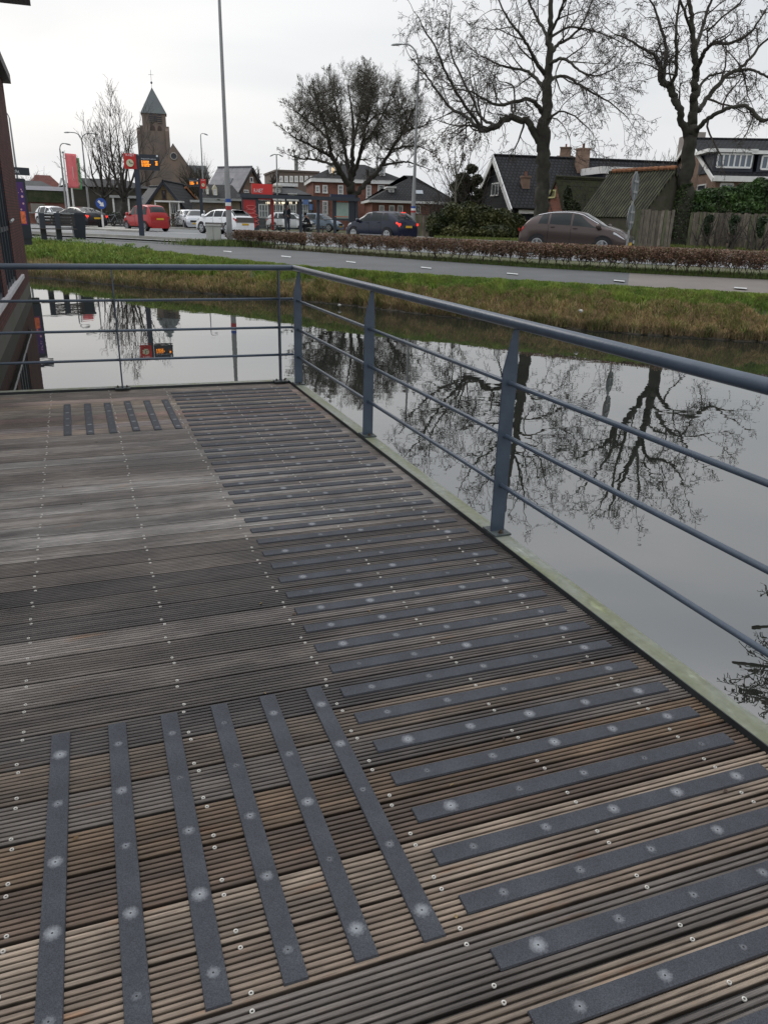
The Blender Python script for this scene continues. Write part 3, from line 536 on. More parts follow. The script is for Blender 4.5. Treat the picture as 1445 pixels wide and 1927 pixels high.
# ================================================================== helpers for things placed by their real distance
class Fac:                                   # an upright frame: a along e1, b along e2 (away), z up
    def __init__(s, px, py, d, yaw=0., z=ZR):
        g = G(px, py, d, z); az = math.atan2(g.x, g.y); v = Vector((math.sin(az), math.cos(az), 0)); r = Vector((math.cos(az), -math.sin(az), 0)); y = R(yaw)
        s.O = g; s.e1 = r*math.cos(y)+v*math.sin(y); s.e2 = -r*math.sin(y)+v*math.cos(y); s.z = z
    def w(s, a, b, z): q = s.O+s.e1*a+s.e2*b; return Vector((q.x, q.y, z))
    def P(s, px, py, b=0.):                  # pixel -> (a, z) on the plane at depth b
        d = ray(px, py); o = Vector((0, 0, H)); n = s.e2; t = (n.dot(s.O-o)+b)/n.dot(d); q = o+d*t; return (q-s.O).dot(s.e1), q.z
    def S(s, px, py, a=0.):                  # pixel -> (b, z) on the side plane at a
        d = ray(px, py); o = Vector((0, 0, H)); n = s.e1; t = (n.dot(s.O-o)+a)/n.dot(d); q = o+d*t; return (q-s.O).dot(s.e2), q.z
    def box(s, M, a0, a1, b0, b1, z0, z1): return M.box(s.w((a0+a1)/2, (b0+b1)/2, (z0+z1)/2), (abs(a1-a0), abs(b1-b0), abs(z1-z0)), s.e1, s.e2, (0, 0, 1))
    def pbox(s, M, x0, y0, x1, y1, b=0., th=.1, proud=0.):      # pixel rectangle -> slab in front of the plane
        xm, ym = (x0+x1)/2, (y0+y1)/2; a0 = s.P(x0, ym, b)[0]; a1 = s.P(x1, ym, b)[0]; z1 = s.P(xm, y0, b)[1]; z0 = s.P(xm, y1, b)[1]
        return s.box(M, a0, a1, b-proud, b-proud+th, z0, z1)
    def win(s, parent, x0, y0, x1, y1, b=0., nx=2, ny=2, fr=WHITE, pane=PANE, fw=.09, name='window', lit=None):
        xm, ym = (x0+x1)/2, (y0+y1)/2; a0 = s.P(x0, ym, b)[0]; a1 = s.P(x1, ym, b)[0]; z1 = s.P(xm, y0, b)[1]; z0 = s.P(xm, y1, b)[1]
        return s.win_m(parent, a0, a1, z0, z1, b, nx, ny, fr, pane, fw, name)
    def win_m(s, parent, a0, a1, z0, z1, b=0., nx=2, ny=2, fr=WHITE, pane=PANE, fw=.09, name='window'):
        M = MB()
        s.box(M, a0, a1, b-.06, b+.05, z1-fw, z1); s.box(M, a0-.03, a1+.03, b-.10, b+.05, z0, z0+fw); s.box(M, a0, a0+fw, b-.06, b+.05, z0+fw, z1-fw); s.box(M, a1-fw, a1, b-.06, b+.05, z0+fw, z1-fw)
        for i in range(1, nx): q = a0+(a1-a0)*i/nx; s.box(M, q-.03, q+.03, b-.05, b+.04, z0+fw, z1-fw)
        for i in range(1, ny): q = z0+(z1-z0)*i/ny; s.box(M, a0+fw, a1-fw, b-.045, b+.035, q-.025, q+.025)
        f = M.build(name, fr, parent); Q = MB(); s.box(Q, a0+fw*.5, a1-fw*.5, b-.02, b+.02, z0+fw*.5, z1-fw*.5); Q.build('pane', pane, f); return f
def face(px, d, z=ZR, yaw=0, py=400): return Fac(px, py, d, yaw, z)
def roofslab(M, a, b, c, d_, th=.14): # four corners, thick downwards
    a, b, c, d_ = map(Vector, (a, b, c, d_)); n = (b-a).cross(d_-a).normalized(); n = n if n.z > 0 else -n; return M.poly([a, b, c, d_], th, n)
LIT = mat('lit_window', (1., .72, .38), .5, emit=1.1); LITW = mat('lit_sign', (1., .86, .62), .5, emit=1.3)
RED = mat('signal_red', (.52, .028, .022), .45, var=.08, vscale=2); ORANGE = mat('orange_leds', (1., .30, .02), .5, emit=1.3); CREAM = mat('clock_face', (.62, .62, .42), .6, emit=0)
NAVY = mat('display_navy', (.016, .024, .036), .35); DBLUE = mat('band_blue', (.02, .07, .30), .5); TXT = mat('pale_lettering', (.72, .76, .80), .6)
# ================================================================== brick building on the left, standing in the water
bb = empty('brick_building', UV(-14.7, 3.07, ZW), 'dark red brick building with tall dark windows standing in the water at the left edge', 'building')
WX = 3.07; UC = -17.80; ze = 4.56
def WB(M, u0, u1, v0, v1, z0, z1): q = UV((u0+u1)/2, (v0+v1)/2, (z0+z1)/2); return M.box(q, (abs(v1-v0), abs(u1-u0), abs(z1-z0)), (DV.x, DV.y, 0), (DU.x, DU.y, 0), (0, 0, 1))
s = MB(); WB(s, UC, 3, WX, WX+8, ZW-.6, -.46); s.build('plinth', mat('mossy_concrete', (.075, .068, .058), .9, col2=(.05, .062, .02), vscale=1.3, lo=.5, hi=.75, detail=7), bb)
s = MB(); WB(s, UC, -12.6, WX, WX+8, -.46, ze); WB(s, -12.6, 3, WX, WX+8, -.46, -.06)
for q in (-9.6, -5.2, -.8): WB(s, q, q+.9, WX, WX+8, -.06, ze)
WB(s, -12.6, 3, WX+.9, WX+8, -.06, ze)
s.build('wall', PURPBRICK, bb)
s = MB(); WB(s, -14.6, 3, WX-.06, WX+.3, -.135, -.055); s.build('window_sill', mat('pale_sill', (.5, .49, .50), .6, var=.1), bb)
for a0, a1 in ((-12.6, -9.6), (-8.7, -5.2), (-4.3, -.8)):
    s = MB(); n = 4
    for i in range(n+1): q = a0+(a1-a0)*i/n; WB(s, q-.045, q+.045, WX+.02, WX+.20, -.055, ze)
    for zz in (-.01, 1.05, 3.0, ze-.05): WB(s, a0, a1, WX+.03, WX+.18, zz-.045, zz+.045)
    f = s.build('window', DARKSTEEL, bb); s = MB(); WB(s, a0, a1, WX+.10, WX+.13, -.055, ze); s.build('pane', glass('curtain_glass', (.04, .055, .055), .03), f)
s = MB(); WB(s, UC-.35, 3, WX-.18, WX+8, ze, ze+.22); s.build('eaves', mat('dark_fascia', (.03, .024, .024), .6), bb)
s = MB(); WB(s, -6.93, -2.5, 2.03, WX+5, 4.2, 4.54); s.build('canopy', mat('canopy_board', (.05, .038, .036), .6), bb)
s = MB(); s.tube([UV(-12.4, WX-.05, 1.18), UV(-13.3, WX-.05, 1.22)], .028, 8); s.build('drain_outlet', GREYP, bb)
# ================================================================== lamp posts
LAMPG = mat('lamp_post_grey', (.27, .275, .275), .55, .25, var=.08, vscale=2)
def lamp(label, base, d, top, r0, r1, arms, z=ZR, group='street lamps along the road', flag=None, joint=None, name='street_lamp'):
    b = G(base[0], base[1], d, z); zt = Dd(top[0], top[1], d).z; o = empty(name, b, label, 'street lamp', group); f = face(base[0], d, z, py=base[1])
    if joint: zj, rj = joint; pts = [(0, r0), (z*0+.01, r0)]; s = MB(); s.tube([b, Vector((b.x, b.y, zj))], [r0, rj], 14); s.build('pole', LAMPG, o, smooth=False); s = MB(); s.tube([Vector((b.x, b.y, zj)), Vector((b.x, b.y, zj+.25)), Vector((b.x, b.y, zt))], [rj, rj*.82, r1], 12); s.build('upper_pole', LAMPG, o)
    else: s = MB(); s.tube([b, Vector((b.x, b.y, zt))], [r0, r1], 12); s.build('pole', LAMPG, o)
    for (dx, rise, hl) in arms:
        P = [f.w(0, 0, zt-.02), f.w(dx*.12, 0, zt+rise*.55), f.w(dx*.4, 0, zt+rise*.95), f.w(dx*.75, 0, zt+rise)]; P = catmull(P, 4); s = MB(); s.tube(P, r1*.8, 8); s.build('arm', LAMPG, o, smooth=True)
        e = f.w(dx*.72, 0, zt+rise); e2 = f.w(dx+(.001 if dx == 0 else 0), 0, zt+rise-.03); dr = (e2-e).normalized() if (e2-e).length > .01 else f.e1; s = MB(); L_ = hl
        prof_ = [(0, .03), (.15, .10), (.5, .145), (.8, .13), (.97, .06), (1., .01)]; vs = []; nn = 10
        sd_ = dr.cross(Vector((0, 0, 1))).normalized()
        for t, r in prof_:
            for j in range(nn): a = 2*math.pi*j/nn; vs.append(e+dr*(t*L_)+sd_*(r*math.cos(a))+Vector((0, 0, 1))*(r*(.55 if math.sin(a) > 0 else .35)*math.sin(a)))
        k = len(prof_); s.add(vs, [(i*nn+j, i*nn+(j+1) % nn, (i+1)*nn+(j+1) % nn, (i+1)*nn+j) for i in range(k-1) for j in range(nn)]); s.build('lamp_head', GREYP, o, smooth=True)
    if flag:
        rr0 = lambda zz: (r0+(joint[1]-r0)*(zz-z)/(joint[0]-z) if joint else r0+(r1-r0)*(zz-z)/(zt-z))+.006
        for (y0, y1), m_ in zip(flag, (DBLUE, WHITE, mat('band_red', (.38, .03, .03), .5))):
            za = Dd(base[0]-3, y1, d).z; zb = Dd(base[0]-3, y0, d).z; s = MB(); s.tube([Vector((b.x, b.y, za)), Vector((b.x, b.y, zb))], [rr0(za), rr0(zb)], 14); s.build('colour_band', m_, o)
    return o
zj = Dd(425, 322, 36.6).z
o = lamp('tallest grey lamp post with blue white red bands, next to the grey cabinet', (433, 455), 36.6, (410, -60), .128, .055, [(-1.6, .9, .7)], z=.18, joint=(zj, .108), flag=((374, 381), (381, 387.5), (387.5, 395)))
lamp('grey lamp post with one curved arm behind the dark blue car', (776, 440), 53, (782, 118), .17, .055, [(-1.35, .95, .72)], flag=((388, 392), (392, 396), (396, 400)), joint=(Dd(777, 350, 53).z, .12))
lamp('slim grey lamp post rising behind the totem with the purple poster', (42, 400), 66, (16, 222), .09, .05, [(-.75, .45, .5)])
lamp('short single-armed lamp post just left of the red flag', (127, 402), 74, (109, 280), .11, .05, [(.55, .42, .5)])
lamp('double-armed street lamp to the right of the green flag', (169, 402), 80, (155, 262), .12, .05, [(-1.15, .5, .6), (1.15, .5, .6)])
lamp('slim pale lamp post in front of the church nave', (386, 405), 82, (370.5, 254), .11, .04, [(.35, .15, .45)])
lamp('thin grey lamp post behind the bus shelter with a flat cap', (523, 405), 76, (525, 292), .08, .05, [(.25, .05, .45), (-.25, .05, .45)])
# flags
def flagpole(label, fl, base, d, top, fx0, fy0, fx1, fy1, m_, deco):
    b = G(base[0], base[1], d); zt = Dd(top[0], top[1], d).z; o = empty('flagpole', b, label, 'flagpole', 'flagpoles'); s = MB(); s.tube([b, (b.x, b.y, zt)], [.10, .05], 12); s.build('pole', WHITE, o); s = MB(); s.lathe((b.x, b.y, zt), [(.05, 0), (.08, .05), (.04, .12)], 10); s.build('cap', DARKSTEEL, o)
    f = face(base[0], d, py=base[1]); z1 = f.P(fx0, fy0)[1]; z0 = f.P(fx0, fy1)[1]; a0 = .12; a1 = a0+f.P(fx1, fy0)[0]-f.P(fx0, fy0)[0]; s = MB(); nx, nz = 10, 14; vs = []
    for j in range(nz+1):
        for i in range(nx+1):
            a = a0+(a1-a0)*i/nx; z_ = z0+(z1-z0)*j/nz-.10*math.sin(i/nx*1.5)*(a1-a0)*.3; vs.append(f.w(a, .10*math.sin(i/nx*7+j*.15)*(i/nx)**.5+.05, z_))
    s.add(vs, [(j*(nx+1)+i, j*(nx+1)+i+1, (j+1)*(nx+1)+i+1, (j+1)*(nx+1)+i) for j in range(nz) for i in range(nx)]); fo = s.build('flag', m_, o, smooth=True, fix=False)
    md = fo.modifiers.new('thickness', 'SOLIDIFY'); md.thickness = .01
    s = MB(); w_ = a1-a0
    if deco: f.box(s, a0+w_*.52, a0+w_*.62, -.09, -.08, z0+(z1-z0)*.3, z0+(z1-z0)*.62); s.tube([f.w(a0+w_*(.57+.10*math.cos(q)), -.09, z0+(z1-z0)*.25+w_*.10*math.sin(q)) for q in np.linspace(0, 6.28, 14)], .018, 5)
    else: s.tube([f.w(a0+w_*(.62+.16*math.cos(q)), -.09, z0+(z1-z0)*.17+w_*.16*math.sin(q)) for q in np.linspace(0, 6.28, 14)], .03, 5)
    s.build('emblem', mat('flag_emblem', (.72, .38, .36), .7), fo)
def cloth(n, c): 
    m_ = mat(n, c, .8, var=.12, vscale=1.5); return m_
flagpole('white flagpole flying the long red flag, in front of the mossy wall', 'red', (132, 402), 72, (119, 288), 122, 288, 143, 353, cloth('red_flag_cloth', (.82, .20, .21)), 1)
flagpole('white flagpole flying the green flag, just right of the red one', 'green', (141, 402), 75, (130, 296), 139, 296, 156, 356, cloth('green_flag_cloth', (.16, .42, .20)), 0)
# ================================================================== information pillar and its name board
o = empty('information_pillar', G(60, 455, 33.6, .25), 'tall dark pillar with purple and orange poster beside the corner of the brick building', 'sign')
f = face(56, 33.6, .25, yaw=28, py=450); a1 = f.P(60.5, 440)[0]; a0 = a1-.95; zt = f.P(40, 336)[1]
s = MB(); f.box(s, a0, a1, 0, .22, .42, zt); s.build('cabinet', NAVY, o); s = MB(); f.box(s, a0+.02, a1-.02, .02, .20, .20, .42); s.build('plinth', mat('dark_plinth', (.02, .025, .03), .6), o)
s = MB(); f.box(s, a0+.1, a1-.1, -.02, 0, .9, zt-.12); pm = mat('purple_poster', (.10, .018, .13), .4, col2=(.045, .022, .16), vscale=2.2); po = s.build('poster', pm, o)
rr = random.Random(5); s = MB(); s2 = MB()
for i in range(26): a = rr.uniform(a0+.16, a1-.16); z_ = rr.uniform(1.0, zt-.3); q = rr.uniform(.012, .05); s.lathe(f.w(a, -.02, z_), [(q, 0), (q, .006)], 8, -f.e2)
f.box(s2, a0+.35, a1-.16, -.03, -.02, .95, 1.38); f.box(s2, a0+.16, a0+.42, -.03, -.02, 1.95, 2.15); s.build('poster_spot', mat('poster_dots', (.7, .42, .45), .5), po); s2.build('poster_patch', mat('poster_orange', (.72, .16, .06), .5, var=.4, vscale=9), po)
s = MB(); f.box(s, a0+.35, a0+.45, .06, .14, zt, zt+.16); f.box(s, a0-.35, a1+.24, .03, .13, zt+.12, zt+.38); s.build('name_board', NAVY, o)
text('lettering', 'Bergambacht', .17, TXT, f.w(a0-.1, .02, zt+.18), f.e1, (0, 0, 1), o)
# ================================================================== bench rail and bin at the stop on our side
o = empty('bench', G(100, 443, 37.5, .28), 'dark leaning bench with two broad legs on the near pavement, right of the pillar', 'bench'); f = face(100, 37.5, .28, yaw=8, py=440)
for x in (81, 110): 
    a = f.P(x, 430)[0]; s = MB(); f.box(s, a-.10, a+.12, -.08, .10, .28, f.P(x, 401)[1]); s.build('leg', DARKSTEEL, o)
a0 = f.P(58, 420)[0]; a1 = f.P(142, 420)[0]
s = MB(); zt = f.P(100, 402)[1]
for k in range(4): f.box(s, f.P(81, 420)[0], a1, .02, .05, zt-.12-.12*k, zt-.02-.12*k)
s.build('backrest', mat('bench_slats', (.05, .045, .042), .7), o); s = MB(); f.box(s, a0, a1, -.42, -.05, zt-.62, zt-.58); s.build('seat', mat('bench_slats', (.05, .045, .042), .7), o); s = MB(); f.box(s, a0, a1, -.03, .08, zt, zt+.045); s.build('top_rail', GALV, o)
b = G(150, 442, 38.4, .28); o = empty('litter_bin', b, 'dark tapered litter bin at the right end of the bench', 'litter bin'); s = MB(); f2 = face(150, 38.4, .28, yaw=8, py=442)
s.add([f2.w(x, y, z) for x, y, z in ((-.22, -.2, .28), (.22, -.2, .28), (.22, .2, .28), (-.22, .2, .28), (-.30, -.26, 1.30), (.30, -.26, 1.30), (.30, .26, 1.30), (-.30, .26, 1.30))], [(3, 2, 1, 0), (0, 1, 5, 4), (1, 2, 6, 5), (2, 3, 7, 6), (3, 0, 4, 7), (4, 5, 6, 7)]); s.build('body', NAVY, o); s = MB(); f2.box(s, -.33, .33, -.29, .29, 1.30, 1.38); s.build('lid', DARKSTEEL, o)
# ================================================================== clock and departure boards
def board(label, basepx, d, z, ytop, clock, disp, group='departure boards of the bus stop', txt=None, sc_=1.):
    f = face(basepx[0], d, z, yaw=0, py=basepx[1]); b = G(basepx[0], basepx[1], d, z); o = empty('departure_board', b, label, 'departure board', group)
    zt = f.P(clock[4], ytop)[1]; s = MB(); f.box(s, -.125*sc_, .125*sc_, -.06, .10, z, zt); s.build('pole', NAVY if sc_ < 1 else mat('navy_pole', (.024, .034, .055), .4), o)
    def plate(x0, y0, x1, y1, m_, th, name, par, pr=0.):
        s = MB(); f.pbox(s, x0, y0, x1, y1, -.0, th, pr+th/2); return s.build(name, m_, par)
    x0, y0, x1, y1, _ = clock; ck = plate(x0, y0, x1, y1, RED, .22, 'clock_box', o); xm, ym = (x0+x1)/2, y0+(y1-y0)*.63; a, zc = f.P(xm, ym); rr = abs(f.P(x1, ym)[0]-f.P(x0, ym)[0])*.29
    s = MB(); s.lathe(f.w(a, -.215, zc), [(rr, 0), (rr, .02)], 24, -f.e2); dl = s.build('clock_face', CREAM, ck)
    s = MB(); s.bar(f.w(a, -.245, zc), f.w(a-rr*.2, -.245, zc+rr*.55), .03, .01, -f.e2); s.bar(f.w(a, -.245, zc), f.w(a+rr*.8, -.245, zc-.01), .025, .01, -f.e2); s.build('clock_hand', BLACK, dl)
    w_ = abs(f.P(x1, ym)[0]-f.P(x0, ym)[0]); a_, zl = f.P(xm, y0+(y1-y0)*.19); text('lettering', 'R-NET', w_*.24, TXT, f.w(a_, -.225, zl), f.e1, (0, 0, 1), ck, center=True)
    x0, y0, x1, y1 = disp; dp = plate(x0, y0, x1, y1, NAVY, .20, 'display', o); aL, zT = f.P(x0, y0); aR, zB = f.P(x1, y1); W_ = aR-aL; Hh = zT-zB
    text('lettering', 'Bergambacht centrum', Hh*.115, TXT, f.w(aL+W_*.09, -.21, zT-Hh*.31), f.e1, (0, 0, 1), dp, font_scale_x=W_*.82/(Hh*.115*9.6))
    s = MB(); rq = random.Random(3)
    for k, (n_a, n_b) in enumerate(((.10, .52), (.10, .50), (.10, .56), (.10, .50))):
        z_ = zB+Hh*(.52-.105*k); f.box(s, aL+W_*n_a, aL+W_*(n_a+.06), -.215, -.2, z_, z_+Hh*.075); q = n_a+.10
        while q < n_b-.03: wq = rq.uniform(.03, .09); f.box(s, aL+W_*q, aL+W_*min(n_b, q+wq), -.215, -.2, z_, z_+Hh*.07); q += wq+.018
        f.box(s, aL+W_*(.80+.02*(k % 2)), aL+W_*.92, -.215, -.2, z_, z_+Hh*.07) if k < 3 else None
    s.build('departure_lines', ORANGE, dp); s = MB(); f.pbox(s, x1-(x1-x0)*.16, y0+(y1-y0)*.04, x1-(x1-x0)*.08, y0+(y1-y0)*.16, -.0, .02, .115); s.build('logo', TXT, dp)
    return o
board('large departure board with red clock on a navy post in front of the red car', (268, 447), 41.5, .30, 290, (233.5, 289, 257, 318, 255), (262, 291, 300.5, 320.5))
f_ = board('smaller departure board with its red clock on the right, behind the white car', (381, 415), 64, .42, 336, (377.5, 337, 388, 355, 376), (355.5, 336, 374.5, 351), sc_=.95)
# ================================================================== grey cabinet, traffic signs
b = G(401, 458, 36.2, .20); f = face(401, 36.2, .20, yaw=-6, py=458); o = empty('utility_cabinet', b, 'pale grey roadside utility cabinet at the foot of the tall lamp post', 'cabinet')
a0 = f.P(388.5, 440)[0]; a1 = f.P(415, 440)[0]; zt = f.P(400, 425)[1]; s = MB(); f.box(s, a0, a1, 0, .35, .15, zt); s.build('body', mat('cabinet_grey', (.40, .41, .37), .6, var=.08, vscale=2), o); s = MB(); f.box(s, a0-.03, a1+.03, -.03, .38, zt, zt+.05); s.build('lid', mat('cabinet_lid', (.45, .46, .43), .6), o)
s = MB(); f.box(s, (a0+a1)/2-.006, (a0+a1)/2+.006, -.004, .0, .25, zt-.05); s.build('door_gap', BLACK, o)
b = G(193, 434, 61, ZR+.12); f = face(193, 61, ZR+.12, py=434); o = empty('keep_right_sign', b, 'round blue sign with a white arrow pointing down right, on the traffic island', 'traffic sign')
a, zc = f.P(190.5, 383); rr = .36; s = MB(); s.tube([f.w(a, .05, ZR+.1), f.w(a, .05, zc+.3)], .035, 8); s.build('post', GALV, o); s = MB(); s.tube([f.w(a, .05, ZR+.1), f.w(a, .05, 1.25)], .07, 10); s.build('sleeve', WHITE, o)
s = MB(); s.lathe(f.w(a, 0, zc), [(rr, 0), (rr, .02)], 28, -f.e2); dk_ = s.build('sign_plate', DBLUE, o); dd = (f.e1*.707-Vector((0, 0, .707))); nn_ = (f.e1*.707+Vector((0, 0, .707))); c = f.w(a, -.025, zc)
s = MB(); s.poly([c+dd*x+nn_*y for x, y in ((-.24, -.075), (.03, -.075), (.03, -.19), (.27, 0), (.03, .19), (.03, .075), (-.24, .075))], .01, -f.e2); s.build('arrow', WHITE, dk_)
# back of the round signs in the hedge
b = G(1178, 470, 25.2, .15); f = Fac(1183, 470, 25.2, 255, .15); o = empty('round_traffic_signs', b, 'grey backs of two round signs on one post in the low hedge', 'traffic sign')
zT = Dd(1190, 324, 25.2).z; zm = Dd(1187, 380, 25.2).z; zb_ = Dd(1180, 433, 25.2).z; s = MB(); s.tube([b, (b.x, b.y, zT+.02)], .032, 10); s.build('post', GALV, o)
SG = mat('sign_back_grey', (.10, .115, .12), .6, var=.1, vscale=4)
for (z0, z1, rim) in ((zm+.02, zT, 1), (zb_, zm-.06, 0)):
    rr = (z1-z0)/2; zc = (z0+z1)/2; s = MB(); cpt = f.w(0, -.055, zc); s.lathe(cpt, [(rr, 0), (rr, .022)], 30, -f.e2); p_ = s.build('sign_back', SG, o)
    s = MB(); s.lathe(f.w(0, -.078, zc), [(rr*1.0, 0), (rr*.98, .006)], 30, -f.e2); s.build('sign_face', mat('sign_red_rim', (.42, .03, .03), .5) if rim else WHITE, p_)
    s = MB(); f.box(s, -.2, .2, -.055, -.03, zc-.03+.14, zc+.03+.14); f.box(s, -.2, .2, -.055, -.03, zc-.17, zc-.11); s.build('bracket', GALV, p_)
# ================================================================== bus shelter
d_ = 57.5; f = Fac(560, 435, d_, 12, ZR+.115); o = empty('bus_shelter', G(560, 435, d_, ZR+.115), 'long bus shelter with dark posts, glass back panes and a red roof sign', 'bus shelter')
zr = f.P(560, 374)[1]; zb = ZR+.115; aL = f.P(449, 372)[0]; aR = f.P(670, 372)[0]
s = MB(); f.box(s, aL, aR, -.9, .9, zr-.02, zr+.14); f.box(s, aL-.02, aR+.02, -.95, -.9, zr-.06, zr+.18); s.build('roof', DARKSTEEL, o)
for x in (473, 536, 563, 596, 627, 667):
    a = f.P(x, 400)[0]; s = MB(); f.box(s, a-.09 if x not in (536,) else a-.05, a+.09 if x not in (536,) else a+.05, -.55, -.37, zb, zr); s.build('post', DARKSTEEL, o)
SGL = glass('shelter_glass', (.30, .36, .35), .03, alpha=.16)
xs = (475, 536, 563, 596, 627)
for x0, x1 in zip(xs[:-1], xs[1:]): a0 = f.P(x0, 400)[0]+.1; a1 = f.P(x1, 400)[0]-.1; s = MB(); f.box(s, a0, a1, .40, .415, zb+.15, zr-.1); s.build('glass_pane', SGL, o)
zq = f.P(560, 412)[1]; s = MB(); f.box(s, f.P(476, 400)[0], f.P(663, 400)[0], .34, .38, zq-.03, zq+.03); s.build('cross_rail', GALV, o)
for x0, x1 in ((500, 532), (570, 612)):
    s = MB(); f.box(s, f.P(x0, 420)[0], f.P(x1, 420)[0], -.15, .22, zb+.43, zb+.48); bn_ = s.build('seat', mat('shelter_seat', (.10, .085, .075), .6), o)
    for x in (x0+4, x1-4): s = MB(); a = f.P(x, 420)[0]; f.box(s, a-.03, a+.03, 0, .1, zb, zb+.43); s.build('seat_leg', DARKSTEEL, bn_)
s = MB(); f.pbox(s, 511, 376, 515.5, 432, .2, .12); s.build('red_column', RED, o)
# red ad panel
s = MB(); f.pbox(s, 456.5, 371, 487, 433, -.75, .25); ap = s.build('advert_case', DARKSTEEL, o); s = MB(); f.pbox(s, 458.5, 376, 481.5, 428, -.75, .02, .02); ad = s.build('advert_poster', mat('red_poster', (.46, .02, .02), .35, col2=(.30, .02, .02), vscale=3), ap)
s = MB(); aa, za = f.P(470, 390, -.78); [s.tube([f.w(aa+dx+.30*math.cos(q)*(1+.2*math.sin(3*q+k)), -.79, za-.25*k+.12*math.sin(q)) for q in np.linspace(0, 6.28, 16)], .02, 5) for k, dx in ((0, .1), (1, .05), (2, .2), (3, .25), (4, .3))]; s.build('poster_scrawl', mat('poster_pink', (.62, .16, .14), .5), ad)
# map panel on the right end
s = MB(); f.pbox(s, 622, 366, 668, 374, -.55, .30, .05); s.build('fascia', mat('navy_fascia', (.022, .03, .06), .5), o)
s = MB(); f.pbox(s, 626, 372, 658, 415, -.50, .06, .02); mp_ = s.build('map_case', DARKSTEEL, o); s = MB(); f.pbox(s, 629, 381, 656, 411, -.52, .02, .01); mp2 = s.build('map_sheet', mat('route_map', (.27, .38, .33), .5, col2=(.36, .44, .38), vscale=2.5), mp_)
s = MB(); f.pbox(s, 629, 377.5, 656, 380.5, -.53, .02, .01); f.pbox(s, 630, 407, 655, 408.5, -.545, .01, .01); s.build('map_header', mat('map_orange', (.55, .14, .07), .5), mp2)
s = MB(); f.pbox(s, 658, 372, 668, 418, -.50, .35, 0); s.build('end_panel', NAVY, o)
# red name sign on the roof
s = MB(); f.pbox(s, 474.5, 346, 513.5, 376, -.6, .18); sg = s.build('name_sign', mat('name_sign_red', (.60, .032, .028), .4), o); a, z_ = f.P(477.5, 355.5, -.6); 
a1_, _ = f.P(496, 355.5, -.6); text('lettering', 'R-NET', .36, WHITE, f.w(a, -.615, z_-.22), f.e1, (0, 0, 1), sg, font_scale_x=(a1_-a)/(.36*2.95))
# ================================================================== people in the shelter
def skin(name, pts, edges, m_, parent, sub=1):
    me = bpy.data.meshes.new(name); me.from_pydata([tuple(Vector(p[:3])) for p in pts], edges, []); me.materials.append(m_); ob = bpy.data.objects.new(name, me); sc.collection.objects.link(ob); ob.parent = parent
    md = ob.modifiers.new('skin', 'SKIN'); md.use_smooth_shade = True
    for v, p in zip(me.skin_vertices[0].data, pts): v.radius = (p[3], p[4] if len(p) > 4 else p[3])
    me.skin_vertices[0].data[0].use_root = True; sb_ = ob.modifiers.new('sub', 'SUBSURF'); sb_.levels = sb_.render_levels = sub; return ob
SKINM = mat('skin', (.42, .25, .18), .6); HAIR = mat('dark_hair', (.02, .014, .010), .8); JACKD = mat('dark_jacket', (.018, .024, .032), .85, var=.2, vscale=8); TROUS = mat('dark_trousers', (.035, .042, .055), .85); SHOEW = mat('white_shoe', (.62, .62, .62), .6)
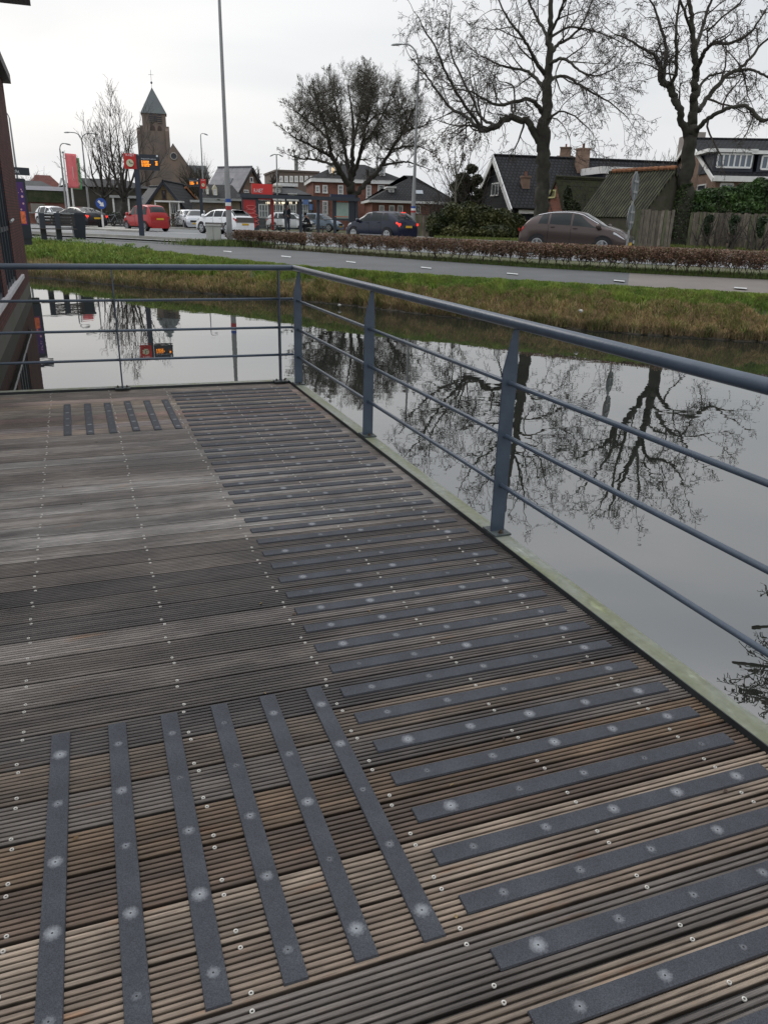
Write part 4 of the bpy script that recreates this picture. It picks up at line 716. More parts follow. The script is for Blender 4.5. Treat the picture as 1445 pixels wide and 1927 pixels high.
def person(label, loc, rz, sit, jac, tro, shoe):
    o = empty('person', loc, label, 'person', rz=rz)
    if not sit:
        P = [(0, 0, .95, .13, .1), (0, 0, 1.2, .14, .10), (0, 0, 1.42, .17, .1), (0, 0, 1.54, .055), (0, 0, 1.66, .085, .10), (0, .01, 1.75, .06),
             (.19, 0, 1.40, .055), (.25, .02, 1.12, .045), (.22, .16, .98, .033), (.20, .23, .97, .025), (-.19, 0, 1.40, .055), (-.25, .02, 1.12, .045), (-.22, .14, .95, .033), (-.2, .2, .93, .025),
             (.10, 0, .88, .09), (.11, .02, .5, .06), (.11, 0, .1, .04), (.11, .14, .04, .035), (-.10, 0, .88, .09), (-.12, .0, .5, .06), (-.13, -.02, .1, .04), (-.13, .12, .04, .035)]
    else:
        P = [(0, 0, .52, .15, .11), (0, .10, .78, .14, .11), (0, .22, 1.0, .16, .1), (0, .29, 1.10, .055), (0, .36, 1.18, .085, .10), (0, .38, 1.26, .06),
             (.19, .22, .98, .055), (.23, .32, .72, .045), (.12, .50, .72, .033), (.06, .56, .76, .025), (-.19, .22, .98, .055), (-.23, .32, .72, .045), (-.12, .50, .72, .033), (-.05, .56, .76, .025),
             (.10, .04, .50, .09), (.12, .45, .50, .065), (.13, .50, .1, .04), (.13, .64, .04, .04), (-.10, .04, .50, .09), (-.12, .45, .50, .065), (-.14, .62, .1, .04), (-.14, .76, .04, .04)]
    E_ = [(0, 1), (1, 2), (2, 3), (3, 4), (4, 5), (2, 6), (6, 7), (7, 8), (8, 9), (2, 10), (10, 11), (11, 12), (12, 13), (0, 14), (14, 15), (15, 16), (16, 17), (0, 18), (18, 19), (19, 20), (20, 21)]
    skin('body', P, E_, SKINM, o)
    fat = lambda q, k: tuple(q[:3])+tuple(x*k+.012 for x in q[3:])
    idx = [0, 1, 2, 6, 7, 8, 10, 11, 12]; mpx = {a: i for i, a in enumerate(idx)}; skin('jacket', [fat(P[i], 1.12) for i in idx], [(mpx[a], mpx[b]) for a, b in E_ if a in mpx and b in mpx], jac, o)
    idx = [0, 14, 15, 16, 18, 19, 20]; mpx = {a: i for i, a in enumerate(idx)}; skin('trousers', [fat(P[i], 1.08) for i in idx], [(mpx[a], mpx[b]) for a, b in E_ if a in mpx and b in mpx], tro, o)
    for a, b in ((16, 17), (20, 21)): skin('shoe', [tuple(P[a][:2])+(.06, .05), tuple(P[b][:2])+(.045, .048)], [(0, 1)], shoe, o)
    h = P[4]; hm = MB(); hm.lathe((h[0], h[1]-.025, h[2]-.02), [(.085, 0), (.112, .06), (.105, .12), (.06, .165), (.01, .175)], 12); hm.build('hair', HAIR, o, world=False, smooth=True)
    fm = MB(); fm.lathe((h[0], h[1]+.095, h[2]-.01), [(.016, 0), (.006, .03)], 6, (0, 1, 0)); fm.lathe((h[0]+.035, h[1]+.085, h[2]+.025), [(.011, 0), (.008, .012)], 6, (0, 1, 0)); fm.lathe((h[0]-.035, h[1]+.085, h[2]+.025), [(.011, 0), (.008, .012)], 6, (0, 1, 0)); fm.build('face', mat('face_features', (.10, .05, .04), .7), o, world=False)
    return o
g = G(541, 433, 57.6, ZR+.118); pstand = person('person standing in the bus shelter in a dark hooded jacket and jeans, hands in front', g, R(150), False, JACKD, mat('dark_jeans', (.045, .055, .08), .85), mat('grey_shoe', (.2, .2, .2), .7))
pstand.scale = (1.08,)*3
g = G(583, 435, 57.4, ZR+.118); person('person sitting hunched on the shelter seat, all in black with white shoes', g, R(75), True, mat('black_jacket', (.010, .011, .015), .85), mat('black_trousers', (.010, .011, .014), .85), SHOEW)
# ================================================================== buildings
def gable(f, parent, w, depth, ze, zr, wall, roof, b0=0., over=.25, m=.5, roofname='roof', zb=None, bw=.0, trim=None):
    """gable end in the plane b=b0 from a=-w to 0, ridge runs away along e2"""
    zb = f.z-.1 if zb is None else zb; am = -w*m; s = MB()
    P = [(-w, zb), (0, zb), (0, ze), (am, zr), (-w, ze)]; s.poly([f.w(a, b0, z) for a, z in P], depth, -f.e2); s.build('wall', wall, parent)
    s = MB(); t = .10
    for (a, z) in ((0, ze), (-w, ze)):
        sg = 1 if a == 0 else -1; sl = (zr-ze)/abs(a-am); ao = a+sg*over; zo = ze-over*sl
        n = Vector((0, 0, 1)); roofslab(s, f.w(ao, b0-over, zo+t), f.w(am, b0-over, zr+t), f.w(am, b0+depth+over, zr+t), f.w(ao, b0+depth+over, zo+t), .12)
    r = s.build(roofname, roof, parent)
    s = MB(); s.tube([f.w(am, b0-over, zr+t+.03), f.w(am, b0+depth+over, zr+t+.03)], .09, 8); s.build('ridge', roof, r)
    if trim:
        s = MB()
        for a in (0, -w):
            sg = 1 if a == 0 else -1; sl = (zr-ze)/abs(a-am); ao = a+sg*over*1.15; zo = ze-over*1.15*sl; s.bar(f.w(ao, b0-over-.06, zo+t-bw/2), f.w(am, b0-over-.06, zr+t-bw/2), .08, bw, (0, 0, 1))
        s.build('barge_board', trim, parent)
    return r
def house_obj(label, px, py, d, yaw, z=ZR, name='house', cat='house', group=None):
    f = Fac(px, py, d, yaw, z); return f, empty(name, f.O, label, cat, group)
def hip(f, parent, a0, a1, dep, ze, zr, ri, roof, b0=0, over=.35, name='roof'):
    s = MB(); c = [f.w(a0-over, b0-over, ze), f.w(a1+over, b0-over, ze), f.w(a1+over, b0+dep+over, ze), f.w(a0-over, b0+dep+over, ze)]; m0 = f.w(a0+ri, b0+dep/2, zr); m1 = f.w(a1-ri, b0+dep/2, zr)
    s.add(c+[m0, m1], [(0, 1, 5, 4), (1, 2, 5), (2, 3, 4, 5), (3, 0, 4), (3, 2, 1, 0)]); return s.build(name, roof, parent)
# ---- A: black timber house with the steep white-edged gable
BLKW = brick('black_weatherboard', (.016, .019, .024), (.020, .023, .029), (.004, .004, .005), 3.0, .20, .7, .012)
f, o = house_obj('black weatherboard house with steep white gable boards and a long dark tiled roof', 967, 400, 60, -71)
w_ = -f.P(896, 388)[0]; ze = f.P(966, 388)[1]; zr = f.P(933, 296)[1]; LEN = 14.5
r = gable(f, o, w_, LEN, ze, zr, BLKW, TILE, over=.3, trim=WHITE, bw=.42)
f.win(o, 925.5, 344, 938.5, 369, nx=2, ny=1); f.win(o, 921, 393, 941, 404.5, nx=3, ny=1)
b1 = f.S(1003, 395)[0]; s = MB(); f.box(s, -.02, .12, .3, b1, f.S(985, 402)[1], f.S(985, 393)[1]); s.build('white_fascia', WHITE, o)
def roofpt(fr, aw, b, t, ze, zr, am): return fr.w(am+(aw-am)*t, b, zr+(ze-zr)*t)
def chimney(fr, par, a, b, z0, z1, w=.6, m_=BROWNBRICK, lead=True):
    s = MB(); fr.box(s, a-w/2, a+w/2, b-w/2, b+w/2, z0, z1); fr.box(s, a-w/2-.06, a+w/2+.06, b-w/2-.06, b+w/2+.06, z1-.12, z1); c = s.build('chimney', m_, par); s = MB(); s.lathe(fr.w(a, b, z1), [(.10, 0), (.09, .3), (.12, .32)], 8); s.build('chimney_pot', REDBRICK, c)
am = -w_*.5; t = .62; chimney(f, r, am*(1-t), 1.3, zr+(ze-zr)*(t+.12), zr+(ze-zr)*(t-.22), .55); t = .25; chimney(f, r, am*(1-t)+0, 6.3, zr-1.0, zr+.75, .8)
s = MB(); t0, t1 = .52, .66; roofslab(s, roofpt(f, 0, 4.4, t1, ze+.15, zr+.15, am), roofpt(f, 0, 5.1, t1, ze+.15, zr+.15, am), roofpt(f, 0, 5.1, t0, ze+.15, zr+.15, am), roofpt(f, 0, 4.4, t0, ze+.15, zr+.15, am), .06); s.build('roof_window', mat('sky_pane', (.35, .38, .42), .1), r)
# flat-roofed dormer on the right of that roof
bD0 = f.S(1120, 330, am*.2)[0]; s = MB(); zt = f.S(1110, 318, am*.2)[1]
bD1 = f.S(1228, 330, am*.2)[0]; bD0 = max(bD0, 6.4); bD1 = min(max(bD1, bD0+4.5), 13)
s = MB(); f.box(s, am*.6, .15, bD0, bD1, ze+.6, zt-.35); dm_ = s.build('dormer', mat('dormer_navy', (.03, .035, .05), .6), r); s = MB(); f.box(s, am*.7, .45, bD0-.3, bD1+.3, zt-.35, zt+.12); s.build('dormer_roof', WHITE, dm_)
for q in range(4): a = bD0+.3+(bD1-bD0-.6)*q/4; s = MB(); f.box(s, .15, .22, a, a+(bD1-bD0-.6)/4-.1, ze+.95, zt-.5); s.build('window', PANE, dm_); s = MB(); f.box(s, .15, .24, a-.1, a, ze+.8, zt-.4); s.build('window_frame', WHITE, dm_)
# ---- farther roof behind it
f, o = house_obj('far grey roofed house with a brown ridge wall, behind the long tiled roof', 988, 400, 92, -8); zr = f.P(1060, 289)[1]; a1 = f.P(1102, 300)[0]
s = MB(); f.box(s, .3, a1-.3, 0, 7, ZR-.1, zr-2.2); s.build('wall', BROWNBRICK, o); s_ = hip(f, o, 0, a1, 7, zr-2.3, zr, 1.6, TILE); chimney(f, s_, f.P(1063, 285, 3)[0], 3.5, zr-.6, zr+.9, 1.1, BROWNBRICK); s = MB(); f.box(s, f.P(1047, 290, 3)[0], a1-1.7, 3.2, 3.9, zr-1.8, zr+.05); s.build('ridge_wall', BROWNBRICK, s_)
# ---- B: small brick gable and mossy roof
f, o = house_obj('low brick outbuilding with a small yellow window and a mossy roof, behind the brown car', 1058, 405, 54, -58)
w_ = -f.P(1026, 395)[0]; ze = f.P(1058, 392)[1]; zr = f.P(1043, 337)[1]; gable(f, o, w_, 9, ze, zr, REDBRICK, MOSSTILE, over=.1); f.win(o, 1034.5, 357, 1046, 373, nx=1, ny=1, fr=mat('yellow_frame', (.5, .47, .22), .6), pane=mat('dusty_pane', (.16, .15, .07), .5))
# ---- C: mossy barn
f, o = house_obj('old barn with a corrugated mossy roof and orange ridge tiles, left of the plank fence', 1330, 405, 51, 48, name='barn', cat='barn')
CORR = bpy.data.materials.new('mossy_corrugated'); CORR.use_nodes = True; t_ = CORR.node_tree; n_ = t_.nodes; l_ = t_.links; b_ = n_['Principled BSDF']; b_.inputs['Roughness'].default_value = .95; tcx = n_.new('ShaderNodeTexCoord')
wv = n_.new('ShaderNodeTexWave'); wv.wave_type = 'BANDS'; wv.bands_direction = 'X'; wv.inputs['Scale'].default_value = 1.35; wv.inputs['Distortion'].default_value = .5; wv.inputs['Detail'].default_value = 3; wv.inputs['Detail Scale'].default_value = 2; l_.new(tcx.outputs['UV'], wv.inputs['Vector'])
r1 = n_.new('ShaderNodeValToRGB'); r1.color_ramp.elements[0].color = (.014, .014, .012, 1); r1.color_ramp.elements[1].color = (.088, .092, .050, 1); r1.color_ramp.elements[0].position = .2; r1.color_ramp.elements[1].position = .8; l_.new(wv.outputs[0], r1.inputs[0])
no = n_.new('ShaderNodeTexNoise'); no.inputs['Scale'].default_value = 1.6; no.inputs['Detail'].default_value = 8; l_.new(tcx.outputs['UV'], no.inputs['Vector']); r2 = n_.new('ShaderNodeValToRGB'); r2.color_ramp.elements[0].position = .3; r2.color_ramp.elements[1].position = .7; r2.color_ramp.elements[0].color = (.3, .28, .27, 1); r2.color_ramp.elements[1].color = (1.2, 1.2, 1.1, 1); l_.new(no.outputs[0], r2.inputs[0])
x = n_.new('ShaderNodeMix'); x.data_type = 'RGBA'; x.blend_type = 'MULTIPLY'; x.inputs[0].default_value = 1; l_.new(r1.outputs[0], x.inputs[6]); l_.new(r2.outputs[0], x.inputs[7]); l_.new(x.outputs[2], b_.inputs['Base Color']); bu = n_.new('ShaderNodeBump'); bu.inputs['Distance'].default_value = .06; l_.new(wv.outputs[0], bu.inputs['Height']); l_.new(bu.outputs[0], b_.inputs['Normal'])
RUB = mat('old_rubble_wall', (.085, .07, .055), .95, col2=(.05, .055, .03), vscale=2.5, detail=8, bump=.8, bscale=6)
# choose the gable so that apex and left foot match
aA, zA = f.P(1268, 322); aF, zF = f.P(1205, 407); w_ = 2*(aA-aF); f.O = f.O+f.e1*(aF+w_); LB = f.S(1148, 331, -w_/2)[0]; gable(f, o, w_, LB, zF, zA, RUB, CORR, over=.12)
s = MB(); [s.tube([f.w(-w_/2, -.12+k*.42, zA+.16), f.w(-w_/2, .26+k*.42, zA+.19)], .12, 8) for k in range(int(LB/.42))]; s.build('ridge_tiles', mat('terracotta', (.26, .11, .05), .85, var=.35, vscale=4), o)
# ---- D: big house on the right with dormers
f, o = house_obj('large brown brick house with wide dormers and white gutter above the dark laurel hedge', 1337, 400, 62, -74)
ze = f.P(1337, 336)[1]; aT, zr = f.P(1303, 264); hw = abs(aT); gable(f, o, hw*2, 24, ze, zr, BROWNBRICK, TILE, over=.25, trim=WHITE, bw=.30)
f.win(o, 1298, 297, 1304, 317, nx=1, ny=1); f.win(o, 1312, 347, 1328, 360, nx=1, ny=1)
s = MB(); f.box(s, .05, .50, -.3, 24, ze-.25, ze+.10); s.build('gutter', WHITE, o)
def side_window(x0, y0, x1, y1, a, nx, par, fr=WHITE):
    b0 = f.S(x0, (y0+y1)/2, a)[0]; b1 = f.S(x1, (y0+y1)/2, a)[0]; z1 = f.S((x0+x1)/2, y0, a)[1]; z0 = f.S((x0+x1)/2, y1, a)[1]; M = MB()
    for zz in (z0, z1): f.box(M, a-.02, a+.08, b0, b1, zz-.06, zz+.06)
    for i in range(nx+1): q = b0+(b1-b0)*i/nx; f.box(M, a-.02, a+.07, q-.05, q+.05, z0, z1)
    w = M.build('window', fr, par); M = MB(); f.box(M, a, a+.02, b0, b1, z0, z1); M.build('pane', glass('blue_pane', (.06, .09, .13), .05), w)
side_window(1354, 346, 1377, 363, 0, 2, o); side_window(1396, 347, 1416, 363, 0, 2, o)
for (x0, x1, yy) in ((1347, 1414, 287), (1430, 1500, 291)):
    a = -.9; b0 = f.S(x0, 300, a)[0]; b1 = f.S(x1, 300, a)[0]; zt = f.S((x0+x1)/2, yy, a)[1]; zb = f.S((x0+x1)/2, yy+30, a)[1]; s = MB(); f.box(s, a-3.6, a, b0-.15, b1+.15, zb-.25, zt); dm_ = s.build('dormer', mat('dormer_navy', (.03, .035, .05), .6), o); s = MB(); f.box(s, a-3.8, a+.25, b0-.7, b1+.25, zt, zt+.22); s.build('dormer_roof', WHITE, dm_); side_window(x0+2, yy+3, x1-1, yy+28, a+.03, 6, dm_)
s = MB(); aC, zC = f.P(1283, 256); f.box(s, -hw*1.62, -hw*1.05, .1, 1.0, ze-1, zC); s.build('plaster_wall', mat('grey_plaster', (.26, .23, .21), .9, var=.2, vscale=1.5), o)
chimney(f, o, -hw, 7.5, zr-.3, zr+.45, .35, mat('vent_grey', (.1, .12, .12), .6)); chimney(f, o, -hw, 13.2, zr-.3, zr+.7, .9, REDBRICK)
# ---- G: brick manor with hipped roof
f, o = house_obj('large red brick manor with dark hipped roof and white cornice behind the round-crowned tree', 590, 402, 84, 4)
ze = f.P(670, 337)[1]; zr = f.P(680, 303)[1]; a1 = f.P(757, 380)[0]; s = MB(); f.box(s, 0, a1, 0, 11, ZR-.1, ze-.3); s.build('wall', REDBRICK, o); s = MB(); f.box(s, -.25, a1+.25, -.3, 11.2, ze-.38, ze); s.build('cornice', WHITE, o); rf = hip(f, o, 0, a1, 11, ze, zr, 3.2, TILE)
for x0, y0, x1, y1, nx, ny in ((689, 348, 698.5, 374, 2, 4), (710.5, 348, 724, 371, 3, 4), (593.5, 349, 602, 363, 2, 2), (607, 348, 616.5, 364, 2, 2), (636, 348, 646, 372, 2, 3), (607, 378, 617, 404, 2, 3), (636, 380, 646, 404, 2, 3), (740, 349, 750, 371, 2, 3), (689, 386, 706, 400, 3, 1)): f.win(o, x0, y0, x1, y1, nx=nx, ny=ny, fw=.13, name='window')
def dormer(f, par, x0, y0, x1, y1, b, dep, wm, lit=False, gableroof=False):
    a0, _ = f.P(x0, (y0+y1)/2, b); a1, _ = f.P(x1, (y0+y1)/2, b); z1 = f.P((x0+x1)/2, y0, b)[1]; z0 = f.P((x0+x1)/2, y1, b)[1]; s = MB(); f.box(s, a0, a1, b, b+dep, z0, z1); d_o = s.build('dormer', wm, par)
    s = MB()
    if gableroof: s.poly([f.w(a0, b-.02, z1), f.w(a1, b-.02, z1), f.w((a0+a1)/2, b-.02, z1+(a1-a0)*.75)], dep, -f.e2)
    else: f.box(s, a0-.15, a1+.15, b-.2, b+dep, z1, z1+.14)
    s.build('dormer_roof', wm, d_o); f.win_m(d_o, a0+(a1-a0)*.2, a1-(a1-a0)*.2, z0+.12, z1-.1, b, 2, 2, WHITE, LIT if lit else glass('blue_pane', (.06, .09, .13), .05), .07); return d_o
dormer(f, rf, 712.5, 315, 725, 333, 1.3, 3, WHITE); dormer(f, rf, 620.5, 312, 633, 332, 1.3, 3, WHITE, lit=True)
# lower wing on the right
f, o = house_obj('low brick house with dark hipped roof and one white dormer, right of the manor', 700, 404, 74, 5)
ze = f.P(780, 379)[1]; zr = f.P(800, 326)[1]; a1 = f.P(856, 390)[0]; s = MB(); f.box(s, 0, a1, 0, 9, ZR-.1, ze-.15); s.build('wall', REDBRICK, o); s = MB(); f.box(s, -.35, a1+.35, -.5, 9.2, ze-.18, ze+.02); s.build('gutter', WHITE, o); rf = hip(f, o, 0, a1, 9, ze, zr, 4.2, TILE)
dormer(f, rf, 731, 354, 742, 373, 1.2, 3, WHITE)
for x0 in (713, 732, 748, 781): f.win(o, x0, 386, x0+10, 402, nx=2, ny=1, fw=.1)
s = MB(); q = f.w(f.P(785, 362, 2)[0], 1.2, f.P(785, 362, 2)[1]); s.box(q, (.8, .5, .05), f.e1, None, (f.e2*-.6+Vector((0, 0, .8)))); s.build('roof_window', mat('sky_pane', (.35, .38, .42), .1), rf)
# ---- H: long dark shop row behind the shelter
f, o = house_obj('long low dark shop building with lit signs, behind the bus shelter glass', 500, 404, 82, 4, name='shop_building', cat='shop')
ze = f.P(560, 366)[1]; zr = f.P(560, 344)[1]; a1 = f.P(587, 380)[0]; a0 = f.P(430, 380)[0]; s = MB(); f.box(s, a0, a1, 0, 10, ZR-.1, ze); s.build('wall', mat('dark_shop_wall', (.05, .045, .045), .8, var=.3, vscale=.6), o); rf = hip(f, o, f.P(515, 380)[0], a1-.4, 10, ze, zr, 1.8, SLATE); s = MB(); f.box(s, f.P(525, 360)[0], a1-1, 3.2, 7, zr-.25, zr+.06); s.build('flat_top', WHITE, rf)
s = MB(); f.pbox(s, 480, 374.5, 586, 378, -.1, .3, .1); s.build('fascia_band', WHITE, o)
for x0, x1 in ((487, 505), (512, 534), (541, 558), (566, 580)): f.win(o, x0, 384, x1, 410, nx=3, ny=2, fw=.1, pane=mat('shop_pane', (.12, .14, .14), .15))
s = MB(); rr = random.Random(8); x = 497.
while x < 562: w0 = rr.uniform(1.2, 3.); (rr.random() < .8 and f.pbox(s, x, 379.5+rr.uniform(0, .6), x+w0, 384+rr.uniform(-1, 0), -.2, .08)); x += w0+rr.uniform(.5, 2.8) if rr.random() < .8 else 9
s.build('lit_lettering', LITW, o); s = MB(); f.pbox(s, 570, 371, 581, 385, -.25, .08); f.pbox(s, 582, 384, 588.5, 395, -.25, .08); s.build('blue_notice', mat('notice_blue', (.10, .20, .48), .5), o)
dormer(f, o, 516, 352, 529, 365, .3, 4, mat('cream_render', (.42, .40, .34), .8)); dormer(f, o, 545, 367, 556, 373, -.05, 2, WHITE)
# ---- far brown block
f, o = house_obj('far flat-roofed brown apartment block with a row of windows, above the shop roof', 522, 400, 125, 8, name='apartment_block', cat='building'); zt = f.P(560, 324)[1]; a1 = f.P(600, 360)[0]; s = MB(); f.box(s, 0, a1, 0, 14, ZR, zt); s.build('wall', mat('brown_block', (.14, .105, .09), .9, var=.12, vscale=.5), o)
s = MB(); f.box(s, -.15, a1+.15, -.15, 14, zt, zt+.25); s.build('parapet', mat('parapet', (.12, .09, .08), .8), o)
for k in range(7): f.win(o, 526+k*9.5, 331, 532.5+k*9.5, 343, nx=2, ny=1, fw=.18)
s = MB(); f.box(s, a1*.55, a1*.62, 4, 5, zt, zt+2.6); s.build('chimney', mat('flue', (.16, .18, .17), .6), o)
# ---- I: gabled house with solar roof and cream dormers
f, o = house_obj('brown brick gabled house with a pale sloping roof, left of the red sign', 508, 402, 90, 48)
aA, zA = f.P(472, 316); aF, zF = f.P(430, 392); w_ = 2*(aA-aF)*.82; f.O = f.O+f.e1*(aF+w_*1.0) if False else f.O+f.e1*(aA+w_/2); ze = max(ZR+2.4, zF); PALE = brick('pale_roof_panels', (.17, .17, .185), (.20, .20, .215), (.12, .12, .13), 1.6, 1.0, .35, .02)
LB = f.S(413, 318, -w_/2)[0]; rf = gable(f, o, w_, min(LB, 11), ze, zA, BROWNBRICK, PALE, over=.2, trim=mat('dark_fascia', (.03, .024, .024), .6), bw=.25); f.win(o, 470, 333, 476, 344, nx=1, ny=1); f.win(o, 458.5, 357, 467.5, 363.5, nx=2, ny=1)
s = MB(); t0, t1 = .35, .62; q = lambda b, t: f.w(-w_/2-(w_/2)*t, b, zA+.17+(ze-zA)*t); roofslab(s, q(1.6, t1), q(2.7, t1), q(2.7, t0), q(1.6, t0), .05); s.build('roof_window', PANE, rf)
f2, o2 = house_obj('low dark-roofed house wing with two steep cream dormers, behind the far departure board', 388, 402, 80, 2)
ze2 = f2.P(420, 374)[1]; zr2 = f2.P(420, 345)[1]; a1 = f2.P(452, 390)[0]; s = MB(); f2.box(s, 0, a1, 0, 8, ZR-.1, ze2-.1); s.build('wall', mat('cream_brown_wall', (.24, .20, .15), .85, var=.25, vscale=.8), o2); rf2 = hip(f2, o2, 0, a1, 8, ze2, zr2, .4, TILE); s = MB(); f2.box(s, -.3, a1+.3, -.5, .2, ze2-.16, ze2+.02); s.build('gutter', GREYP, o2)
CRM = mat('cream_paint', (.55, .51, .38), .7); dormer(f2, rf2, 388.5, 354, 393.5, 368, .7, 3, CRM, gableroof=True); dormer(f2, rf2, 401, 354, 409.5, 370, .7, 3, CRM, gableroof=True)
# ---- J: little ochre gable house
f, o = house_obj('small ochre brick gable house with a flat white porch, right of the red car', 345, 408, 76, -12)
w_ = -f.P(280, 392)[0]; ze = f.P(343, 386)[1]; zr = f.P(310, 343)[1]; rf = gable(f, o, w_, 8, ze, zr, YELBRICK, TILE, over=.35, trim=mat('blue_black_trim', (.012, .015, .025), .6), bw=.22); f.win(o, 305.5, 358, 313.5, 376, nx=1, ny=2, fr=mat('dark_brown_frame', (.05, .025, .02), .6))
s = MB(); f.pbox(s, 291, 377.5, 341, 380.5, -1.4, 1.4); s.build('porch_roof', WHITE, o); s = MB(); [f.box(s, f.P(x, 400, -1.3)[0]-.05, f.P(x, 400, -1.3)[0]+.05, -1.35, -1.25, ZR, f.P(x, 380, -1.3)[1]) for x in (294, 321, 338)]; s.build('porch_post', WHITE, o); f.win(o, 322, 382, 336, 403, nx=3, ny=1, b=-.05)
f, o = house_obj('small ochre house with a dark slate roof and orange-edged gable, between the two departure boards', 362, 408, 84, 30)
aA, zA = f.P(348, 352); w_ = 5.2; f.O = f.O+f.e1*(aA+w_/2); gable(f, o, w_, 7, zA-2.6, zA, YELBRICK, SLATE, over=.2, trim=mat('terracotta', (.26, .11, .05), .85), bw=.16)
f, o = house_obj('flat-roofed grey garage with white posts, behind the bare trees on the left', 214, 404, 82, 0, name='garage', cat='garage'); s = MB(); zt = f.P(240, 373)[1]; a1 = f.P(268, 390)[0]; f.box(s, 0, a1, 0, 5, ZR-.1, zt); s.build('wall', mat('grey_garage', (.12, .12, .11), .85, var=.2), o); s = MB(); f.box(s, -.2, a1+.2, -.4, 5, zt, zt+.22); s.build('roof_edge', GREYP, o); s = MB(); [f.box(s, a-.08, a+.08, -.3, -.1, ZR-.1, zt) for a in (0.1, a1*.55, a1-.1)]; s.build('post', WHITE, o)
f, o = house_obj('brown outbuilding with a grey flat roof right of the far departure board', 384, 406, 72, 0, name='outbuilding', cat='shed'); s = MB(); zt = f.P(384, 381)[1]; a0 = f.P(362, 390)[0]; f.box(s, a0, 1.6, 0, 4, ZR-.1, zt); s.build('wall', mat('brown_shed', (.17, .13, .09), .9, col2=(.08, .08, .075), vscale=.9), o); s = MB(); f.box(s, a0-.15, 1.8, -.3, 4, zt, zt+.18); s.build('roof_edge', GREYP, o)
# ---- L: low building far left
f, o = house_obj('long low building with a white fascia band above an ivy-grown brick wall, behind the bench', 30, 404, 80, 5, name='hall', cat='building')
a1 = f.P(126, 380)[0]; z1 = f.P(90, 351)[1]; z2 = f.P(90, 358.5)[1]; z3 = f.P(90, 381)[1]; s = MB(); f.box(s, 0, a1, 0, 9, ZR-.1, z2); s.build('wall', REDBRICK, o); s = MB(); f.box(s, -.1, a1+.1, -.25, 9, z2, z1); s.build('fascia_band', mat('lilac_white', (.55, .54, .58), .6), o); s = MB(); f.box(s, 0, a1, -.16, 0, z3, z2); s.build('ivy_cover', mat('ivy_wall', (.022, .035, .012), .95, col2=(.055, .06, .03), vscale=3, detail=8, bump=1, bscale=9), o)
s = MB(); f.box(s, f.P(58, 390)[0], f.P(85, 390)[0], -.28, -.2, f.P(70, 402)[1], f.P(70, 383)[1]); s.build('gate_frame', mat('pale_gate', (.22, .2, .17), .8), o)
f, o = house_obj('grey slate roof with white gable boards, behind the low hall on the left', 52, 400, 98, 8); zr = f.P(80, 338)[1]; a1 = f.P(134, 380)[0]; s = MB(); f.box(s, -4, a1, 0, 10, ZR, zr-1.6); s.build('wall', BROWNBRICK, o); hip(f, o, -4, a1, 10, zr-1.7, zr, 2, SLATE); s = MB(); q = f.P(104, 335, .2); s.bar(f.w(q[0], -.3, q[1]-1.8), f.w(q[0]+.6, -.3, q[1]), .12, .2); s.bar(f.w(q[0]+2.2, -.3, q[1]-1.9), f.w(q[0]+.6, -.3, q[1]), .12, .2); s.build('barge_board', WHITE, o)
f, o = house_obj('red tiled roof farthest back on the left, beyond the slate roof', 66, 400, 118, 6); zr = f.P(90, 327)[1]; a1 = f.P(128, 380)[0]; s = MB(); f.box(s, 0, a1, 0, 10, ZR, zr-2.2); s.build('wall', BROWNBRICK, o); hip(f, o, 0, a1, 10, zr-2.3, zr, 1.2, brick('red_roof_tiles', (.14, .045, .035), (.11, .04, .03), (.05, .02, .02), .3, .33, .8, .02))
f, o = house_obj('long dark roofed building behind the two bare trees on the left', 128, 402, 92, 3, name='farm_building', cat='building'); zr = f.P(190, 333)[1]; ze = f.P(190, 352)[1]; a1 = f.P(286, 380)[0]; s = MB(); f.box(s, 0, a1, 0, 10, ZR-.1, ze); s.build('wall', mat('dark_green_wall', (.045, .045, .035), .9, col2=(.07, .06, .045), vscale=.8), o); hip(f, o, 0, a1, 10, ze, zr, 2, TILE)
# ---- church
f, o = house_obj('old brick church with square tower, pointed slate spire and broad nave gable', 321, 398, 290, 0, name='church', cat='church')
CHB = mat('church_brick', (.21, .155, .125), .95, col2=(.14, .118, .105), vscale=.25, detail=9, bump=.3, bscale=2); SPIRE = mat('spire_slate', (.085, .098, .105), .6, col2=(.105, .125, .122), vscale=.3, stretch=(1, 1, .25))
def pz(x, y, b=0): return f.P(x, y, b)
def tower_block(x0, x1, yt, zb, b0, name='tower', par=None, x0b=None, x1b=None):
    a0 = pz(x0, yt+10)[0]; a1 = pz(x1, yt+10)[0]; zt = pz((x0+x1)/2, yt)[1]; w0 = a1-a0; s = MB(); f.box(s, a0, a1, b0, b0+w0, zb, zt); return s.build(name, CHB, par or o), a0, a1, zt, w0
tw, a0, a1, zt1, w0 = tower_block(264, 319, 237, ZR, 0)
t2, c0, c1, zt2, w2 = tower_block(267.5, 312.5, 213, zt1, (w0-10)/2 if False else .6)
s = MB(); ap = f.P(284.5, 164, w2/2+.6); am_ = (c0+c1)/2; base = [f.w(c0-.35, .25, zt2), f.w(c1+.35, .25, zt2), f.w(c1+.35, .95+w2, zt2), f.w(c0-.35, .95+w2, zt2)]; za = ap[1]; s.add(base+[f.w(am_, .6+w2/2, za)], [(0, 1, 4), (1, 2, 4), (2, 3, 4), (3, 0, 4), (3, 2, 1, 0)]); sp_ = s.build('spire', SPIRE, o)
